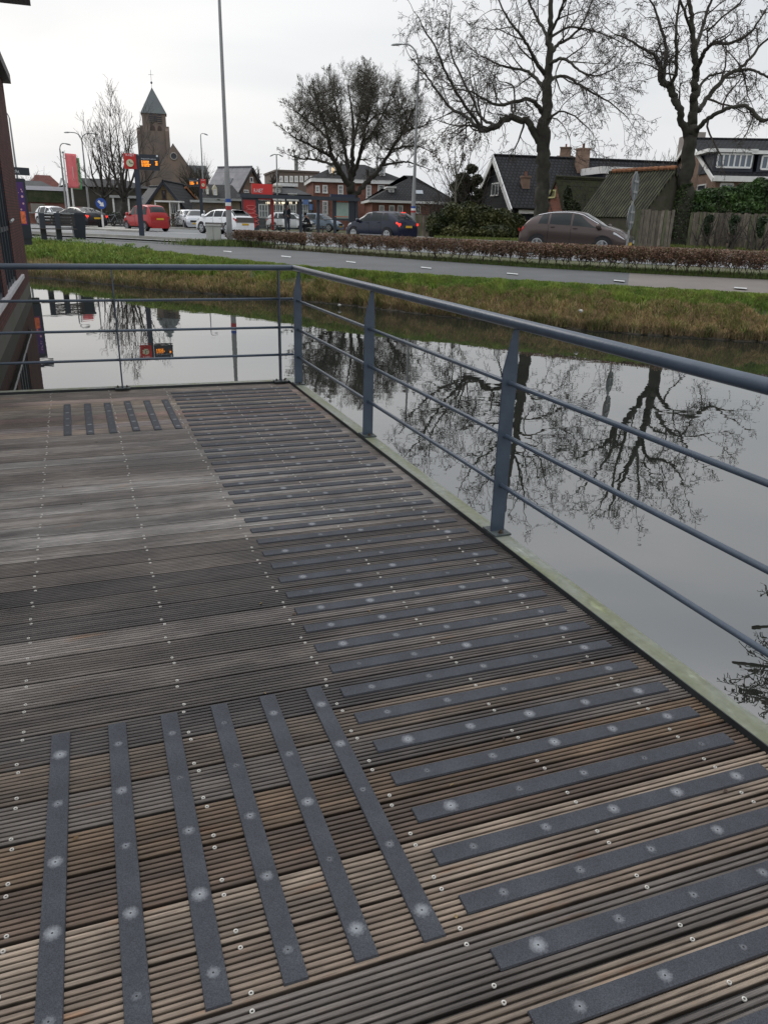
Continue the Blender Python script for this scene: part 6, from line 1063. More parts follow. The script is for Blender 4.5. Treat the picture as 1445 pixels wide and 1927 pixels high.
def limbs_tree(label, base, d, limbs, P, bark, seed, z=ZR+.1, name='bare_tree', spawn=1.0, L0=2.2, group=None, up=0.1, cat='tree', pxw=None, rmin=.0095, fill=None, twig=None):
    """limbs: list of [(px,py,width_px,depth offset), ...] drawn at the tree's own distance"""
    b = G(base[0], base[1], d, z); o = empty(name, b, label, cat, group); T = MB(); W = TW(seed, rmin); RR = W.r; ppm = d/(F*1.11)
    allb = []
    for li, lb in enumerate(limbs):
        C = [Dd(q[0], q[1], d+(q[3] if len(q) > 3 else 0)) for q in lb]; Rr = [max(.5, q[2])*ppm/2 for q in lb]
        C2 = catmull(C, 5); R2 = [Rr[min(i//5, len(Rr)-1)]*(1-(i % 5)/5)+Rr[min(i//5+1, len(Rr)-1)]*((i % 5)/5) for i in range(len(C2))]
        jit = [Vector((RR.gauss(0, 1), RR.gauss(0, 1), RR.gauss(0, 1)))*min(.05, r_*.25) for r_ in R2]; C3 = [c+(j if 0 < i < len(C2)-1 else Vector((0, 0, 0))) for i, (c, j) in enumerate(zip(C2, jit))]
        T.tube(C3, R2, 8 if R2[0] > .1 else 6); allb.append((C3, R2, li))
        if li == 0: continue
        Ls = sum((a-c).length for a, c in zip(C3[:-1], C3[1:])); n = max(3, int(Ls*spawn)); start = .15
        for k in range(n):
            t = start+(1-start)*(k+RR.random())/n; i = min(len(C3)-2, int(t*(len(C3)-1))); pp = C3[i]; dd = (C3[i+1]-C3[i]).normalized(); ax = dd.orthogonal().normalized(); ax.rotate(Matrix.Rotation(RR.uniform(0, 6.283), 3, dd)); nd_ = dd.copy(); nd_.rotate(Matrix.Rotation(R(RR.uniform(30, 75)), 3, ax)); nd_ = (nd_+Vector((0, 0, up))).normalized()
            W.grow(pp, nd_, L0*RR.uniform(.6, 1.3)*(1.1-.35*t), min(R2[i]*.55, .07), 0, P)
        W.grow(C3[-1], (C3[-1]-C3[-2]).normalized(), L0*.9, R2[-1]*.9, 0, P)
    if fill:
        n, (ex, ey, erx, ery), Pf = fill; pts_ = [(c, r_) for C3, R2, li in allb if li for c, r_ in zip(C3, R2)]; cen = Dd(ex, ey, d); q0 = Dd(base[0], base[1]-60, d)
        A_ = np.array([tuple(c) for c, _ in pts_])
        for _ in range(n):
            v = rng.normal(size=3); v /= np.linalg.norm(v); v *= rng.uniform(.35, 1)**.5*.93
            if v[2] < -.55: continue
            tg = Dd(ex+v[0]*erx, ey-v[2]*ery, d+v[1]*erx*ppm); k = int(((A_-np.array(tg))**2).sum(1).argmin()); a = pts_[k][0]; dv = tg-a
            if dv.length > 3.2: a = tg-dv*(3.2/dv.length)*.0-dv.normalized()*.0; a = pts_[k][0]
            dv = tg-a; out_ = ((tg-q0).normalized()+Vector((0, 0, .5))).normalized(); m_ = a+dv*.5-Vector((0, 0, .12*dv.length)); W.tube([a, m_, tg], [min(.05, .016*dv.length+.012), .014, .010], 4)
            for _k in range(2): W.grow(m_+(tg-m_)*rng.uniform(0, 1), (out_+Vector(rng.normal(0, .35, 3))).normalized(), rng.uniform(.55, 1.05), .010, 0, Pf)
    T.build('trunk', bark, o, smooth=True, uv=False); cr_ = W.build('crown', twig or TWIG, o); return o, W
PP = [dict(seg=7, wander=.20, trop=.02, kids=5.2, ang=48, ratio=.55), dict(seg=6, wander=.24, trop=-.02, kids=4.4, ang=45, ratio=.55), dict(seg=5, wander=.28, trop=-.06, kids=2.4, ang=45, ratio=.6), dict(seg=5, wander=.3, trop=-.14, kids=0, ang=0, ratio=0)]
d1 = 50
t1, W1 = limbs_tree('large plane tree with its straight trunk rising behind the brown car', (1017, 458), d1, [
    [(1016, 462, 30), (1018, 400, 27), (1020, 350, 26), (1022, 300, 25), (1024, 250, 24), (1027, 200, 20), (1030, 150, 17), (1033, 100, 13), (1035, 50, 10), (1036, 0, 8), (1038, -60, 6), (1042, -120, 3)],
    [(1019, 275, 16), (1002, 243, 13), (985, 228, 12), (960, 222, 12), (935, 235, 11), (908, 246, 10), (893, 235, 7), (878, 221, 6, 1), (850, 205, 5, 2), (825, 175, 4.5, 2.5), (800, 140, 3, 3), (772, 108, 2, 3.5)],
    [(908, 245, 7), (880, 206, 5.5, -1), (858, 172, 5, -1.5), (835, 130, 4, -2), (820, 90, 3, -2), (800, 60, 2.5, -2), (786, 30, 1.5, -2)],
    [(932, 235, 6), (905, 222, 5, 1.5), (888, 185, 4.5, 2), (868, 145, 4, 2.5), (850, 105, 3, 3), (845, 65, 2.5, 3), (848, 20, 1.5, 3)],
    [(1020, 212, 9), (1000, 190, 7, -1), (968, 192, 6, -1.5), (938, 198, 5, -2), (910, 186, 4, -2.5), (885, 172, 3, -3), (855, 168, 2, -3)],
    [(1021, 165, 8), (1005, 145, 6, 1), (985, 132, 5, 1.5), (960, 128, 4.5, 2), (935, 120, 3.5, 2), (905, 105, 2, 2.5)],
    [(1025, 140, 8), (1005, 110, 6, -1), (992, 85, 5, -1.5), (975, 60, 4.5, -2), (955, 35, 3.5, -2), (938, 0, 2.5, -2), (925, -40, 1.5, -2)],
    [(968, 193, 4), (969, 210, 3), (966, 165, 3), (950, 155, 2)],
    [(1031, 158, 7), (1045, 145, 6, 1), (1066, 145, 5, 1.5), (1090, 160, 4, 2), (1118, 177, 3.5, 2.5), (1149, 194, 2.5, 3), (1180, 221, 1.5, 3)],
    [(1033, 122, 7), (1049, 111, 5.5, -1), (1066, 113, 5, -1.5), (1083, 127, 4, -2), (1100, 138, 3, -2.5), (1125, 142, 2.5, -2.5), (1156, 130, 1.5, -3)],
    [(1033, 105, 8), (1048, 85, 6, 1), (1066, 74, 5, 1.5), (1086, 58, 4, 2), (1101, 35, 3, 2), (1112, 5, 2.5, 2), (1128, -30, 2, 2)],
    [(1034, 65, 6), (1050, 32, 5, -1), (1061, 0, 4, -1.5), (1076, -40, 3, -2), (1085, -90, 2, -2)],
    [(1033, 80, 7), (1015, 42, 5, 1), (1000, 14, 4, 1.5), (988, -25, 3, 2), (970, -70, 2, 2)],
    [(1036, 70, 5), (1070, 52, 4, 1.5), (1108, 56, 3, 2), (1148, 70, 2, 2.5), (1176, 84, 1.5, 3)],
    [(1024, 230, 5), (1045, 214, 4, -1), (1062, 210, 3, -1.5), (1085, 222, 2.5, -2), (1110, 245, 1.5, -2)],
], PP, PLANE, 21, spawn=1.6, L0=2.7)
t2, W2 = limbs_tree('forked plane tree on the right with ivy on its lower trunk', (1275, 462), 49, [
    [(1274, 468, 40), (1281, 420, 33), (1287, 370, 27), (1292, 320, 25), (1296, 275, 24), (1299, 245, 20), (1304, 215, 16), (1306, 180, 14), (1307, 150, 13), (1308, 120, 12), (1306, 85, 10), (1303, 55, 8), (1298, 15, 7), (1292, -30, 5), (1288, -90, 3)],
    [(1294, 262, 15), (1283, 228, 12, -.5), (1275, 200, 12, -1), (1266, 180, 12, -1), (1261, 165, 12, -1), (1250, 157, 11, -1), (1240, 150, 8, -1), (1240, 130, 6, -1), (1235, 112, 6, -1.2), (1222, 98, 5, -1.5), (1204, 89, 4, -2), (1182, 74, 3, -2), (1155, 64, 2, -2)],
    [(1248, 155, 7, -1), (1251, 120, 6, -.6), (1253, 90, 6), (1245, 60, 5), (1238, 35, 4), (1226, 5, 3), (1200, -25, 2)],
    [(1257, 160, 7, -1), (1270, 142, 6, -1.5), (1272, 110, 5.5, -1.8), (1271, 70, 5, -2), (1273, 30, 4, -2), (1282, -15, 3, -2)],
    [(1312, 208, 9), (1326, 190, 8, 1), (1346, 164, 8, 1.5), (1366, 142, 7, 2), (1390, 130, 6, 2.2), (1410, 111, 5, 2.5), (1430, 85, 4, 3), (1455, 65, 3, 3)],
    [(1385, 133, 5, 2), (1410, 131, 5, 1.5), (1430, 139, 4, 1), (1455, 150, 3, 1)],
    [(1306, 250, 9), (1325, 230, 8, -1), (1346, 214, 7, -1.5), (1371, 203, 6, -2), (1396, 199, 6, -2), (1411, 205, 6, -2), (1425, 222, 6, -2), (1436, 228, 5, -2), (1455, 219, 4, -2)],
    [(1308, 135, 8), (1320, 106, 7, -1), (1331, 90, 6, -1.5), (1346, 80, 6, -2), (1371, 82, 5, -2), (1400, 70, 4, -2.5), (1421, 48, 3, -3), (1442, 15, 2, -3)],
    [(1311, 182, 6), (1321, 156, 5, 1), (1336, 142, 4, 1.5), (1356, 138, 3, 2)],
    [(1306, 100, 7), (1318, 60, 6, 1.5), (1330, 20, 5, 2), (1344, -20, 3.5, 2), (1352, -70, 2, 2)],
    [(1300, 60, 6), (1290, 28, 5, -1), (1276, -5, 4, -1.5), (1262, -50, 3, -2)],
    [(1330, 60, 4, 1), (1355, 35, 3, 0), (1385, 12, 3, 0), (1410, -20, 2, 0)],
], PP, PLANE, 5, spawn=1.35, L0=2.4)
# ivy on the right tree
def leaves(name, pts, size, cols, m_, parent, kind=None, flat=.0):
    n = len(pts); base = np.array(pts); n1 = rng.normal(size=(n, 3)); n1 /= np.linalg.norm(n1, axis=1)[:, None]; n2 = np.cross(n1, rng.normal(size=(n, 3))); n2 /= np.linalg.norm(n2, axis=1)[:, None]
    sz = size*rng.uniform(.6, 1.3, n)[:, None]; off = np.array(worg(parent)) if parent else 0; v = np.empty((n, 4, 3), np.float32); v[:, 0] = base-n1*sz; v[:, 1] = base+n2*sz*.5; v[:, 2] = base+n1*sz; v[:, 3] = base-n2*sz*.5; v -= off
    me = bpy.data.meshes.new(name); me.from_pydata(v.reshape(-1, 3).tolist(), [], [(4*i, 4*i+1, 4*i+2, 4*i+3) for i in range(n)]); ca = me.color_attributes.new('Col', 'FLOAT_COLOR', 'POINT'); cc = np.ones((n, 4, 4), np.float32); cc[:, :, :3] = np.array(cols)[:, None, :]; ca.data.foreach_set('color', cc.ravel()); me.materials.append(m_); o = bpy.data.objects.new(name, me); sc.collection.objects.link(o); o.parent = parent; return tag(o, kind=kind)
LEAFM = mat('leaf_surface', (.05, .08, .02), .55, attr='Col', var=.15, vscale=2)
pts = []; tr = [(1274, 466, 21), (1281, 420, 17), (1286, 375, 13), (1289, 345, 10)]
for _ in range(7000):
    t = random.random()**.8*2.99; i = int(t); fr = t-i; px = tr[i][0]*(1-fr)+tr[i+1][0]*fr; py = tr[i][1]*(1-fr)+tr[i+1][1]*fr; rr_ = (tr[i][2]*(1-fr)+tr[i+1][2]*fr)*49/(F*1.1); c = Dd(px, py, 49); a = random.uniform(0, 6.283)
    if math.cos(a-1.0) < -.2 and random.random() < .7: continue
    pts.append((c.x+math.cos(a)*rr_*random.uniform(.95, 1.25), c.y+math.sin(a)*rr_*random.uniform(.95, 1.25), c.z))
leaves('ivy', pts, .07, mixc((.018, .035, .008), (.06, .09, .025), rng.random(len(pts))), LEAFM, t2)
# the round-crowned tree behind the shelter: a dense head of fine rising twigs
PM = [dict(seg=6, wander=.13, trop=.06, kids=7, ang=38, ratio=.52), dict(seg=4, wander=.14, trop=.08, kids=5.5, ang=36, ratio=.55), dict(seg=3, wander=.16, trop=.09, kids=5.5, ang=38, ratio=.62), dict(seg=3, wander=.16, trop=.12, kids=0, ang=0, ratio=0)]
t3, W3 = limbs_tree('dark bare tree with a dense rounded crown behind the right end of the bus shelter', (664, 412), 68, [
    [(664, 416, 24), (664, 395, 21), (662, 375, 20), (660, 355, 18), (661, 330, 12), (663, 300, 9), (664, 265, 7), (664, 230, 5), (660, 195, 3.5), (655, 160, 2)],
    [(660, 352, 13), (648, 335, 11, -.5), (636, 315, 9, -1), (624, 292, 8, -1.3), (618, 262, 6, -1.5), (610, 232, 5, -2), (600, 205, 3, -2), (592, 178, 1.5, -2)],
    [(661, 345, 9), (655, 318, 8, 1), (650, 290, 7, 1.5), (644, 255, 5, 2), (636, 215, 4, 2), (628, 180, 2.5, 2), (622, 150, 1.5, 2)],
    [(666, 372, 12), (682, 352, 9, .5), (700, 335, 8, 1), (718, 312, 7, 1.3), (736, 282, 6, 1.5), (752, 258, 5, 1.5), (772, 244, 4, 2), (795, 238, 2.5, 2)],
    [(664, 330, 9), (675, 300, 7, -1), (682, 270, 6, -1.5), (688, 238, 5, -2), (694, 205, 3.5, -2), (700, 170, 2, -2), (692, 140, 1.5, -2)],
    [(625, 296, 6, -1.2), (604, 285, 5, -2), (582, 272, 4, -2.5), (560, 262, 3, -3), (542, 250, 1.5, -3)],
    [(632, 310, 6, -1), (608, 304, 4.5, 1), (585, 300, 3.5, 1.5), (562, 298, 2.5, 2), (545, 292, 1.5, 2)],
    [(618, 262, 5, -1.5), (600, 244, 4, -.5), (580, 228, 3, 0), (560, 212, 2, 0), (545, 205, 1.2, 0)],
    [(644, 255, 5, 2), (625, 228, 4, 3), (606, 205, 3, 3.5), (590, 185, 2, 4), (576, 165, 1.2, 4)],
    [(664, 268, 6), (674, 232, 5, 1), (680, 195, 4, 1.5), (684, 160, 2.5, 2), (686, 135, 1.5, 2)],
    [(682, 272, 5, -1.5), (700, 250, 4, -2), (715, 225, 3.5, -2), (728, 200, 2.5, -2), (735, 180, 1.5, -2)],
    [(718, 312, 5, 1.3), (745, 306, 4, 2.5), (768, 305, 3, 3), (790, 312, 2, 3), (806, 318, 1.2, 3)],
    [(736, 282, 4.5, 1.5), (765, 276, 3.5, 1), (788, 276, 2.5, .5), (808, 284, 1.2, .5)],
    [(690, 235, 4, -2), (712, 215, 3, -1), (738, 215, 2.5, 0), (757, 205, 1.5, 0)],
    [(752, 258, 4, 1.5), (768, 225, 3, 0), (782, 198, 2, -.5), (790, 180, 1.2, -.5)],
], PM, OAK, 9, spawn=2.2, L0=1.05, up=.28, rmin=.0052, twig=mat('olive_twigs', (.075, .068, .050), .9, var=.3), fill=(900, (672, 230, 140, 100), [dict(seg=4, wander=.16, trop=.08, kids=7, ang=38, ratio=.6), dict(seg=3, wander=.18, trop=.08, kids=3, ang=38, ratio=.6), dict(seg=2, wander=.18, trop=.1, kids=0, ang=0, ratio=0)]))
PT = [dict(seg=6, wander=.10, trop=.10, kids=5, ang=30, ratio=.6), dict(seg=5, wander=.12, trop=.10, kids=3, ang=30, ratio=.55), dict(seg=4, wander=.14, trop=.08, kids=0, ang=0, ratio=0)]
limbs_tree('bare multi-stemmed tree with upright whippy branches, left of the church tower', (233, 410), 70, [
    [(233, 412, 12), (233, 392, 11), (234, 375, 9), (236, 350, 5), (240, 315, 4), (243, 280, 3), (246, 245, 1.5)],
    [(234, 378, 7), (224, 350, 5), (215, 320, 4), (210, 285, 3), (208, 255, 2), (207, 235, 1)], [(234, 372, 6), (228, 335, 4, 1), (226, 300, 3, 1), (222, 262, 2, 1), (218, 230, 1, 1)], [(235, 370, 6), (248, 342, 4, -1), (256, 315, 3, -1), (262, 290, 2, -1), (268, 268, 1, -1)], [(236, 365, 5), (232, 330, 4, -2), (238, 290, 2, -2), (232, 250, 1, -2)], [(234, 376, 5), (252, 356, 4, 1), (268, 345, 3, 1), (280, 335, 2, 1), (288, 322, 1, 1)], [(234, 374, 5), (216, 356, 4, -1), (203, 340, 3, -1), (196, 318, 2, -1)]
], PT, OAK, 31, spawn=1.5, L0=2.6, up=.5, group='bare trees left of the church')
limbs_tree('bare bushy tree directly behind the blue arrow sign', (196, 410), 73, [
    [(197, 412, 9), (197, 390, 8), (196, 370, 6), (192, 345, 4), (190, 315, 3), (186, 290, 1.5)], [(196, 372, 5), (184, 352, 4), (175, 330, 3), (170, 308, 2), (166, 290, 1)], [(196, 370, 5), (204, 345, 4), (206, 320, 3), (202, 290, 2), (198, 270, 1)], [(196, 374, 4), (180, 364, 3, 1), (166, 352, 2, 1), (156, 340, 1, 1)], [(196, 366, 4), (190, 335, 3, -1), (178, 300, 2, -1), (174, 278, 1, -1)], [(196, 372, 4), (212, 360, 3, -1), (222, 340, 2, -1)]
], PT, OAK, 33, spawn=1.4, L0=2.3, up=.5, group='bare trees left of the church')
# pollards and far trees
def simple_tree(label, px, pyb, d, ytop, wpx, seed, kids=8, name='bare_tree', group='far bare trees', stem=.5, P=None, tw=2.2):
    b = G(px, pyb, d, ZR); zt = Dd(px, ytop, d).z; o = empty(name, b, label, 'tree', group); T = MB(); W = TW(seed); hh = zt-ZR; hs = ZR+hh*stem; wm = wpx*d/(F*1.1)
    T.tube([b, (b.x+.1, b.y, (b.z+hs)/2), (b.x, b.y, hs)], [tw*.08+.06, tw*.07+.04, tw*.06], 7); T.build('trunk', OAK, o, uv=False)
    Pq = P or [dict(seg=5, wander=.10, trop=.06, kids=6, ang=34, ratio=.6), dict(seg=4, wander=.12, trop=.06, kids=4, ang=32, ratio=.6), dict(seg=3, wander=.14, trop=.05, kids=0, ang=0, ratio=0)]
    for k in range(kids):
        a = 6.283*k/kids+W.r.uniform(-.3, .3); el_ = W.r.uniform(.5, 1.4); L = (zt-hs)*W.r.uniform(.62, .8); dv = Vector((math.cos(a)*math.cos(el_)*wm/(2*(zt-hs)+.01)*2, math.sin(a)*math.cos(el_), math.sin(el_))).normalized(); W.grow(Vector((b.x, b.y, hs-W.r.uniform(0, .4))), dv, L, .09*tw/2, 0, Pq)
    W.build('crown', TWIG, o); return o
PO = [dict(seg=5, wander=.25, trop=.3, kids=5, ang=70, ratio=.35), dict(seg=3, wander=.3, trop=.2, kids=5, ang=60, ratio=.6), dict(seg=2, wander=.3, trop=.1, kids=0, ang=0, ratio=0)]
for lab, px, yt, d, w_ in (('knobbly pollarded tree just above the left end of the red sign', 487, 303, 112, 9), ('knobbly pollarded tree between the red sign and the thin lamp post', 515, 305, 114, 9), ('small pollarded tree above the left half of the brown apartment block', 545, 306, 140, 8), ('small pollarded tree second from the left above the apartment block', 557, 306, 141, 8), ('small pollarded tree at the right end of the apartment block', 590, 309, 139, 8)):
    simple_tree(lab, px, 400, d, yt, w_, int(px), 7, 'pollarded_tree', 'pollarded trees on the skyline', .62, PO, 3.4)
simple_tree('small rounded bare tree on the skyline above the red tiled roof far left', 71, 400, 150, 307, 34, 71, 9, stem=.35, tw=3)
simple_tree('wide bare tree behind the church choir, right of the nave', 378, 400, 210, 292, 46, 378, 16, stem=.35, tw=5)
simple_tree('second bare tree crown right behind the slim pale lamp post', 366, 400, 215, 294, 40, 366, 14, stem=.35, tw=5)
simple_tree('sparse bare tree tips behind the black weatherboard gable', 962, 400, 120, 277, 60, 962, 12, stem=.4, tw=3)
simple_tree('faint bare treetop above the long dark roof, left of the dormer', 1135, 400, 120, 283, 26, 1135, 8, stem=.5, tw=3)
PB = [dict(seg=6, wander=.07, trop=.10, kids=5, ang=26, ratio=.6), dict(seg=4, wander=.1, trop=.12, kids=2, ang=28, ratio=.6), dict(seg=3, wander=.1, trop=.1, kids=0, ang=0, ratio=0)]
simple_tree('spray of thin upright branches behind the barn ridge', 1240, 400, 66, 272, 70, 1240, 14, stem=.45, P=PB, tw=1.6)
# slim tree that still holds some brown leaves
t4, W4 = limbs_tree('slim young tree still holding scattered brown leaves, left of the black house', (855, 420), 58, [
    [(858, 430, 5), (857, 395, 4.5), (857, 365, 4), (858, 335, 3), (857, 305, 2.2), (856, 280, 1.2)], [(857, 370, 3), (845, 345, 2.2), (835, 322, 1.6), (828, 300, 1)], [(857, 360, 3), (868, 338, 2.2), (878, 316, 1.6), (884, 296, 1)], [(857, 335, 2), (848, 312, 1.5, 1), (842, 288, 1, 1)], [(858, 330, 2), (868, 305, 1.5, -1), (872, 275, 1, -1)]
], PT, mat('pale_bark', (.16, .15, .12), .9), 41, spawn=1.6, L0=1.3, up=.6)
q = [t for t in W4.tips if random.random() < .75]; q = [tuple(t+Vector((random.gauss(0, .12), random.gauss(0, .12), random.gauss(0, .12)))) for t in q for _ in range(2)]
leaves('leaf_cluster', q, .085, mixc((.05, .04, .02), (.13, .09, .04), rng.random(len(q))), LEAFM, t4, kind='stuff')
simple_tree('bare brownish thicket tree in front of the low long roof', 826, 415, 60, 345, 60, 826, 14, 'thicket', 'bare thickets by the picket fence', .12, [dict(seg=6, wander=.16, trop=.03, kids=6, ang=40, ratio=.6), dict(seg=4, wander=.2, trop=.02, kids=4, ang=40, ratio=.6), dict(seg=3, wander=.2, trop=0, kids=0, ang=0, ratio=0)], 1.2)
simple_tree('bare brownish thicket tree between the slim leafy tree and the evergreen', 850, 415, 61, 350, 56, 850, 12, 'thicket', 'bare thickets by the picket fence', .12, [dict(seg=6, wander=.16, trop=.03, kids=6, ang=40, ratio=.6), dict(seg=4, wander=.2, trop=.02, kids=4, ang=40, ratio=.6), dict(seg=3, wander=.2, trop=0, kids=0, ang=0, ratio=0)], 1.2)
# ================================================================== leafy masses
def blob_pts(n, blobs, d, shell=.40):
    out = []; ws = np.array([b[2]*b[3] for b in blobs], float); ws /= ws.sum(); ppm = d/(F*1.1); ch = rng.choice(len(blobs), n, p=ws)
    for k in ch:
        px, py, rx, ry, dd = blobs[k]; v = rng.normal(size=3); v /= np.linalg.norm(v); r_ = shell+(1-shell)*rng.random(); v *= r_; c = Dd(px+v[0]*rx, py-v[2]*ry, d+dd+v[1]*min(rx, 40)*ppm*.9); out.append((c.x, c.y, max(c.z, ZR+.1)))
    return out
def bush(label, base, d, blobs, n, size, c0, c1, name, cat, clump=.9, stems=True):
    o = empty(name, G(base[0], base[1], d, ZR+.1), label, cat); pts = blob_pts(n, blobs, d); A = np.array(pts); nz = vnoise(A[:, 0]+A[:, 2]*.7, A[:, 2]*1.3+A[:, 1]*.5, .45, int(base[0])); kp = nz+rng.random(len(A))*.35 > .34; A = A[kp]; nz = nz[kp]
    cols = mixc(c0, c1, np.clip(nz*clump+rng.random(len(A))*.35-.15, 0, 1)); leaves('foliage', A.tolist(), size, cols, LEAFM, o)
    # dark woody inside, so that the mass is not see-through
    s = TW(int(base[0])); 
    for px, py, rx, ry, dd in blobs:
        c = Dd(px, py+ry*.3, d+dd); b = Vector((c.x, c.y, ZR)); 
        for _ in range(5): s.grow(b+Vector((random.gauss(0, .2), random.gauss(0, .2), 0)), Vector((random.gauss(0, .3), random.gauss(0, .3), 1)).normalized(), max(.8, (c.z-ZR)*1.25), .05, 0, [dict(seg=5, wander=.15, trop=.05, kids=5, ang=45, ratio=.5), dict(seg=3, wander=.2, trop=0, kids=0, ang=0, ratio=0)])
    tag(s.build('stems', TWIG, o), kind='stuff'); return o
bush('broad evergreen bush with yellowing leaf edges between picket fence and black house', (890, 450), 54.5, [(822, 424, 22, 26, 0), (850, 412, 26, 32, 0), (880, 408, 28, 30, -.5), (912, 415, 30, 30, 0), (945, 420, 28, 28, .2), (972, 425, 20, 24, .3), (865, 438, 40, 16, -.6), (930, 438, 44, 16, -.6)], 52000, .10, (.022, .038, .012), (.115, .115, .035), 'evergreen_bush', 'bush')
bush('dark evergreen tree with brownish leaves behind the bush, left of the white gable', (893, 440), 62, [(887, 318, 12, 10, 0), (872, 334, 15, 10, .3), (897, 338, 12, 10, -.5), (860, 352, 16, 12, 0), (882, 352, 18, 14, .6), (900, 364, 9, 10, -.4), (866, 372, 18, 12, 0), (886, 380, 18, 14, .4), (862, 392, 24, 16, 0)], 13000, .10, (.014, .02, .007), (.065, .062, .028), 'evergreen_tree', 'tree')
bush('long dark green laurel hedge standing above the right-hand plank fence', (1370, 460), 50, [(1268, 380, 18, 30, 0), (1300, 378, 24, 20, 0), (1335, 374, 28, 20, .2), (1370, 372, 28, 22, 0), (1402, 368, 26, 24, 0), (1432, 366, 26, 32, .1), (1462, 370, 24, 36, 0), (1320, 392, 50, 14, 0), (1400, 392, 50, 16, 0), (1262, 410, 13, 30, -.4)], 60000, .10, (.016, .042, .010), (.085, .16, .035), 'laurel_hedge', 'hedge')
bush('dark clipped bush behind the white car, below the cream dormers', (411, 410), 76, [(411, 388, 8, 13, 0), (412, 398, 11, 9, 0)], 3500, .10, (.010, .022, .008), (.03, .05, .02), 'evergreen_bush', 'bush')
bush('low green garden hedge left of the parked bicycles', (230, 412), 74, [(196, 406, 14, 8, 0), (214, 407, 14, 8, 0), (170, 404, 20, 9, 0)], 9000, .10, (.018, .032, .010), (.055, .075, .025), 'garden_hedge', 'hedge')
bush('ivy and bramble mass growing on the mossy outbuilding roof', (1075, 420), 52.5, [(1068, 375, 9, 26, 0), (1078, 392, 14, 16, 0)], 7000, .08, (.02, .032, .010), (.055, .07, .028), 'ivy_mass', 'ivy')
for lab, px, py, ry in (('ivy patch hanging on the plank fence nearest the ivy-clad tree', 1330, 425, 20), ('ivy patch on the middle of the right-hand plank fence', 1378, 425, 18), ('ivy patch on the plank fence at the right edge', 1430, 428, 20)):
    bush(lab, (px, 460), 46.6+(1290-px)*.012, [(px, py, 8, ry, -.5), (px+6, py-ry*.7, 9, 8, -.5)], 1800, .06, (.012, .03, .008), (.04, .065, .02), 'ivy_patch', 'ivy')
# ================================================================== the low winter hedge along the road
def low_hedge(label, a0, a1, seed, h=.72, dens=1.):
    az0, az1 = R(a0), R(a1); rg_ = scale_out(r_far, .32, H-1.25); W = TW(seed); RR = W.r; L = 0; A = interp_ring(rg_, np.linspace(az0, az1, 60)); L = np.linalg.norm(np.diff(A, axis=0), axis=1).sum(); n = int(L*4.2*dens); o = empty('low_hedge', Vector(A[30]), label, 'hedge'); lp = []
    S_ = TW(seed+1)
    for k in range(n):
        a = az0+(az1-az0)*(k+RR.random())/n; p = interp_ring(rg_, np.array([a]))[0]; rad_ = Vector((p[0], p[1], 0)).normalized(); b = Vector(p)+rad_*RR.uniform(-.22, .22); hh = h*RR.uniform(.86, 1.04)
        S_.grow(b-Vector((0, 0, .05)), Vector((RR.gauss(0, .16), RR.gauss(0, .16), 1)).normalized(), hh*.62, .018, 0, [dict(seg=5, wander=.16, trop=.05, kids=4, ang=38, ratio=.55), dict(seg=4, wander=.2, trop=.06, kids=0, ang=0, ratio=0)])
        for _ in range(5):
            W.grow(b+Vector((RR.gauss(0, .08), RR.gauss(0, .08), hh*.35)), Vector((RR.gauss(0, .45), RR.gauss(0, .45), 1)).normalized(), hh*.52, .008, 0, [dict(seg=4, wander=.22, trop=.02, kids=7, ang=50, ratio=.6), dict(seg=3, wander=.28, trop=.03, kids=2, ang=45, ratio=.6), dict(seg=2, wander=.3, trop=.05, kids=0, ang=0, ratio=0)])
    zb = A[30][2]
    W.v = [(x, y, min(z, zb+h*(1.0+.04*math.sin(x*7)+.03*math.sin(x*17+y*9)))) for x, y, z in W.v]
    tag(S_.build('stems', mat('hedge_stem', (.05, .040, .032), .9, var=.3), o), kind='stuff'); W.build('twigs', mat('hedge_twig', (.095, .058, .042), .9, col2=(.13, .085, .05), vscale=2), o)
    n = int(L*3200*dens); az = rng.uniform(az0, az1, n); P_ = interp_ring(rg_, az); t = rng.beta(5, 1.6, n); P_[:, 2] += h*t*.98; rr2 = rng.normal(0, .20, n); nr = np.hypot(P_[:, 0], P_[:, 1]); P_[:, 0] *= 1+rr2/nr; P_[:, 1] *= 1+rr2/nr
    nz = vnoise(P_[:, 0], P_[:, 1], .5, seed); kp = (nz*.6+rng.random(n)*.6 > .42)&(t > .42); P_ = P_[kp]; nz = nz[kp]; c = mixc((.11, .055, .038), (.26, .145, .085), np.clip(rng.random(len(P_)), 0, 1)); g_ = rng.random(len(P_)) < .16; c[g_] = (.10, .11, .03); leaves('dead_leaves', P_.tolist(), .026, c, LEAFM, o)
    return o
low_hedge('low brown winter hedge section starting right of the tall lamp post', -10.9, -5.9, 51, .70)
low_hedge('long low brown winter hedge running to the right edge along the cycle path', -5.5, 32, 61, .74)
# litter
def litter(label, px, py, z, s_):
    c = Wz(px, py, z); o = MB(); rr = random.Random(int(px)); o.lathe((c.x, c.y, z), [(s_*.5, 0), (s_, s_*.5), (s_*.7, s_*1.0), (s_*.2, s_*1.25)], 9); v = [(x+rr.uniform(-.3, .3)*s_, y+rr.uniform(-.3, .3)*s_, zz+rr.uniform(-.2, .2)*s_) for x, y, zz in o.v]; o.v = v; return tag(o.build('plastic_litter', LITM), label, 'litter', 'litter on the bank')
litter('scrap of white litter at the waterline left of the second railing post', 639, 576, ZW+.06, .045); litter('scrap of white litter in the dry grass on the right part of the bank', 1092, 588, -.35, .05)
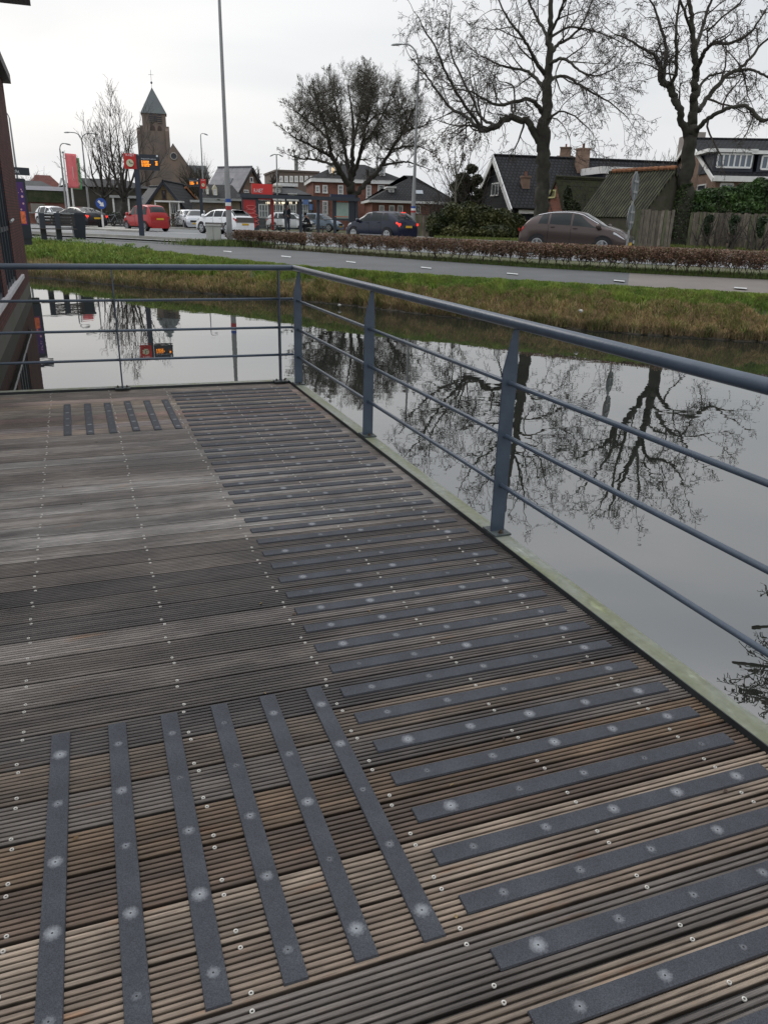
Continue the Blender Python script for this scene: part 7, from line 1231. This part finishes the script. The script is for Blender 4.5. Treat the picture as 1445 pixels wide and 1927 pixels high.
# a tree off to the right whose lowest twigs the water mirrors
PR = [dict(seg=8, wander=.16, trop=-.02, kids=6, ang=45, ratio=.55), dict(seg=6, wander=.2, trop=-.04, kids=5, ang=45, ratio=.55), dict(seg=5, wander=.22, trop=-.10, kids=2, ang=45, ratio=.6), dict(seg=5, wander=.26, trop=-.2, kids=0, ang=0, ratio=0)]
def azel(az, el, d): a = R(az); return Vector((math.sin(a)*d, math.cos(a)*d, H+d*math.tan(R(el))))
bt = azel(44, -5, 24); bt.z = ZW+.7; o = empty('bare_tree', bt, 'bare tree beyond the right edge whose branches are mirrored in the water', 'tree'); T = MB(); W = TW(77)
T.tube(catmull([bt, azel(44, 6, 24), azel(43, 16, 23), azel(42, 26, 22), azel(41, 36, 21)], 5), list(np.linspace(.32, .12, 21)), 10)
for P_ in ([(43, 14, 22), (38, 11, 20), (33, 12, 18.5), (28.6, 12.5, 17)], [(42.5, 18, 22.5), (37, 16, 20), (32, 16, 18.5), (27.8, 15, 16.5)], [(42, 24, 22), (37, 20, 20.5), (32.5, 19, 18.5), (29.5, 17.5, 17)], [(42, 24, 22), (37, 14, 20.5), (33.5, 8, 18.5), (30.5, 9.5, 17)]):
    C = catmull([azel(*q) for q in P_], 5); T.tube(C, list(np.linspace(.12, .03, len(C))), 7)
    for k in range(7): i = 6+k; i = min(i, len(C)-2); W.grow(C[i], (C[i+1]-C[i]+Vector((random.gauss(0, .5), random.gauss(0, .5), random.gauss(0, .5)))*.4).normalized(), 1.25, .022, 0, PR)
T.build('trunk', OAK, o, smooth=True, uv=False); W.build('crown', TWIG, o)

# bits of leaf and twig that have blown onto the deck
n = 150; U_ = rng.uniform(.3, 7.3, n); V_ = rng.uniform(.12, 5, n); P_ = [tuple(UV(u, v, ZD+.004)) for u, v in zip(U_, V_)]; s = MB()
for p in P_:
    a = random.uniform(0, 6.28); L = random.uniform(.004, .016); w_ = random.uniform(.002, .006); c = Vector(p); e = Vector((math.cos(a), math.sin(a), random.uniform(-.1, .3))); q = Vector((-math.sin(a), math.cos(a), .1)); s.cc = random.choice(((.12, .07, .03), (.20, .14, .06), (.05, .03, .02))); s.poly([c-e*L, c-q*w_, c+e*L, c+q*w_+Vector((0, 0, .002))])
tag(s.build('leaf_bits', mat('leaf_litter', (.1, .06, .03), .8, attr='Col', var=.2), fix=False), 'tiny brown leaf and twig scraps scattered over the wooden deck', 'leaf litter', kind='stuff')
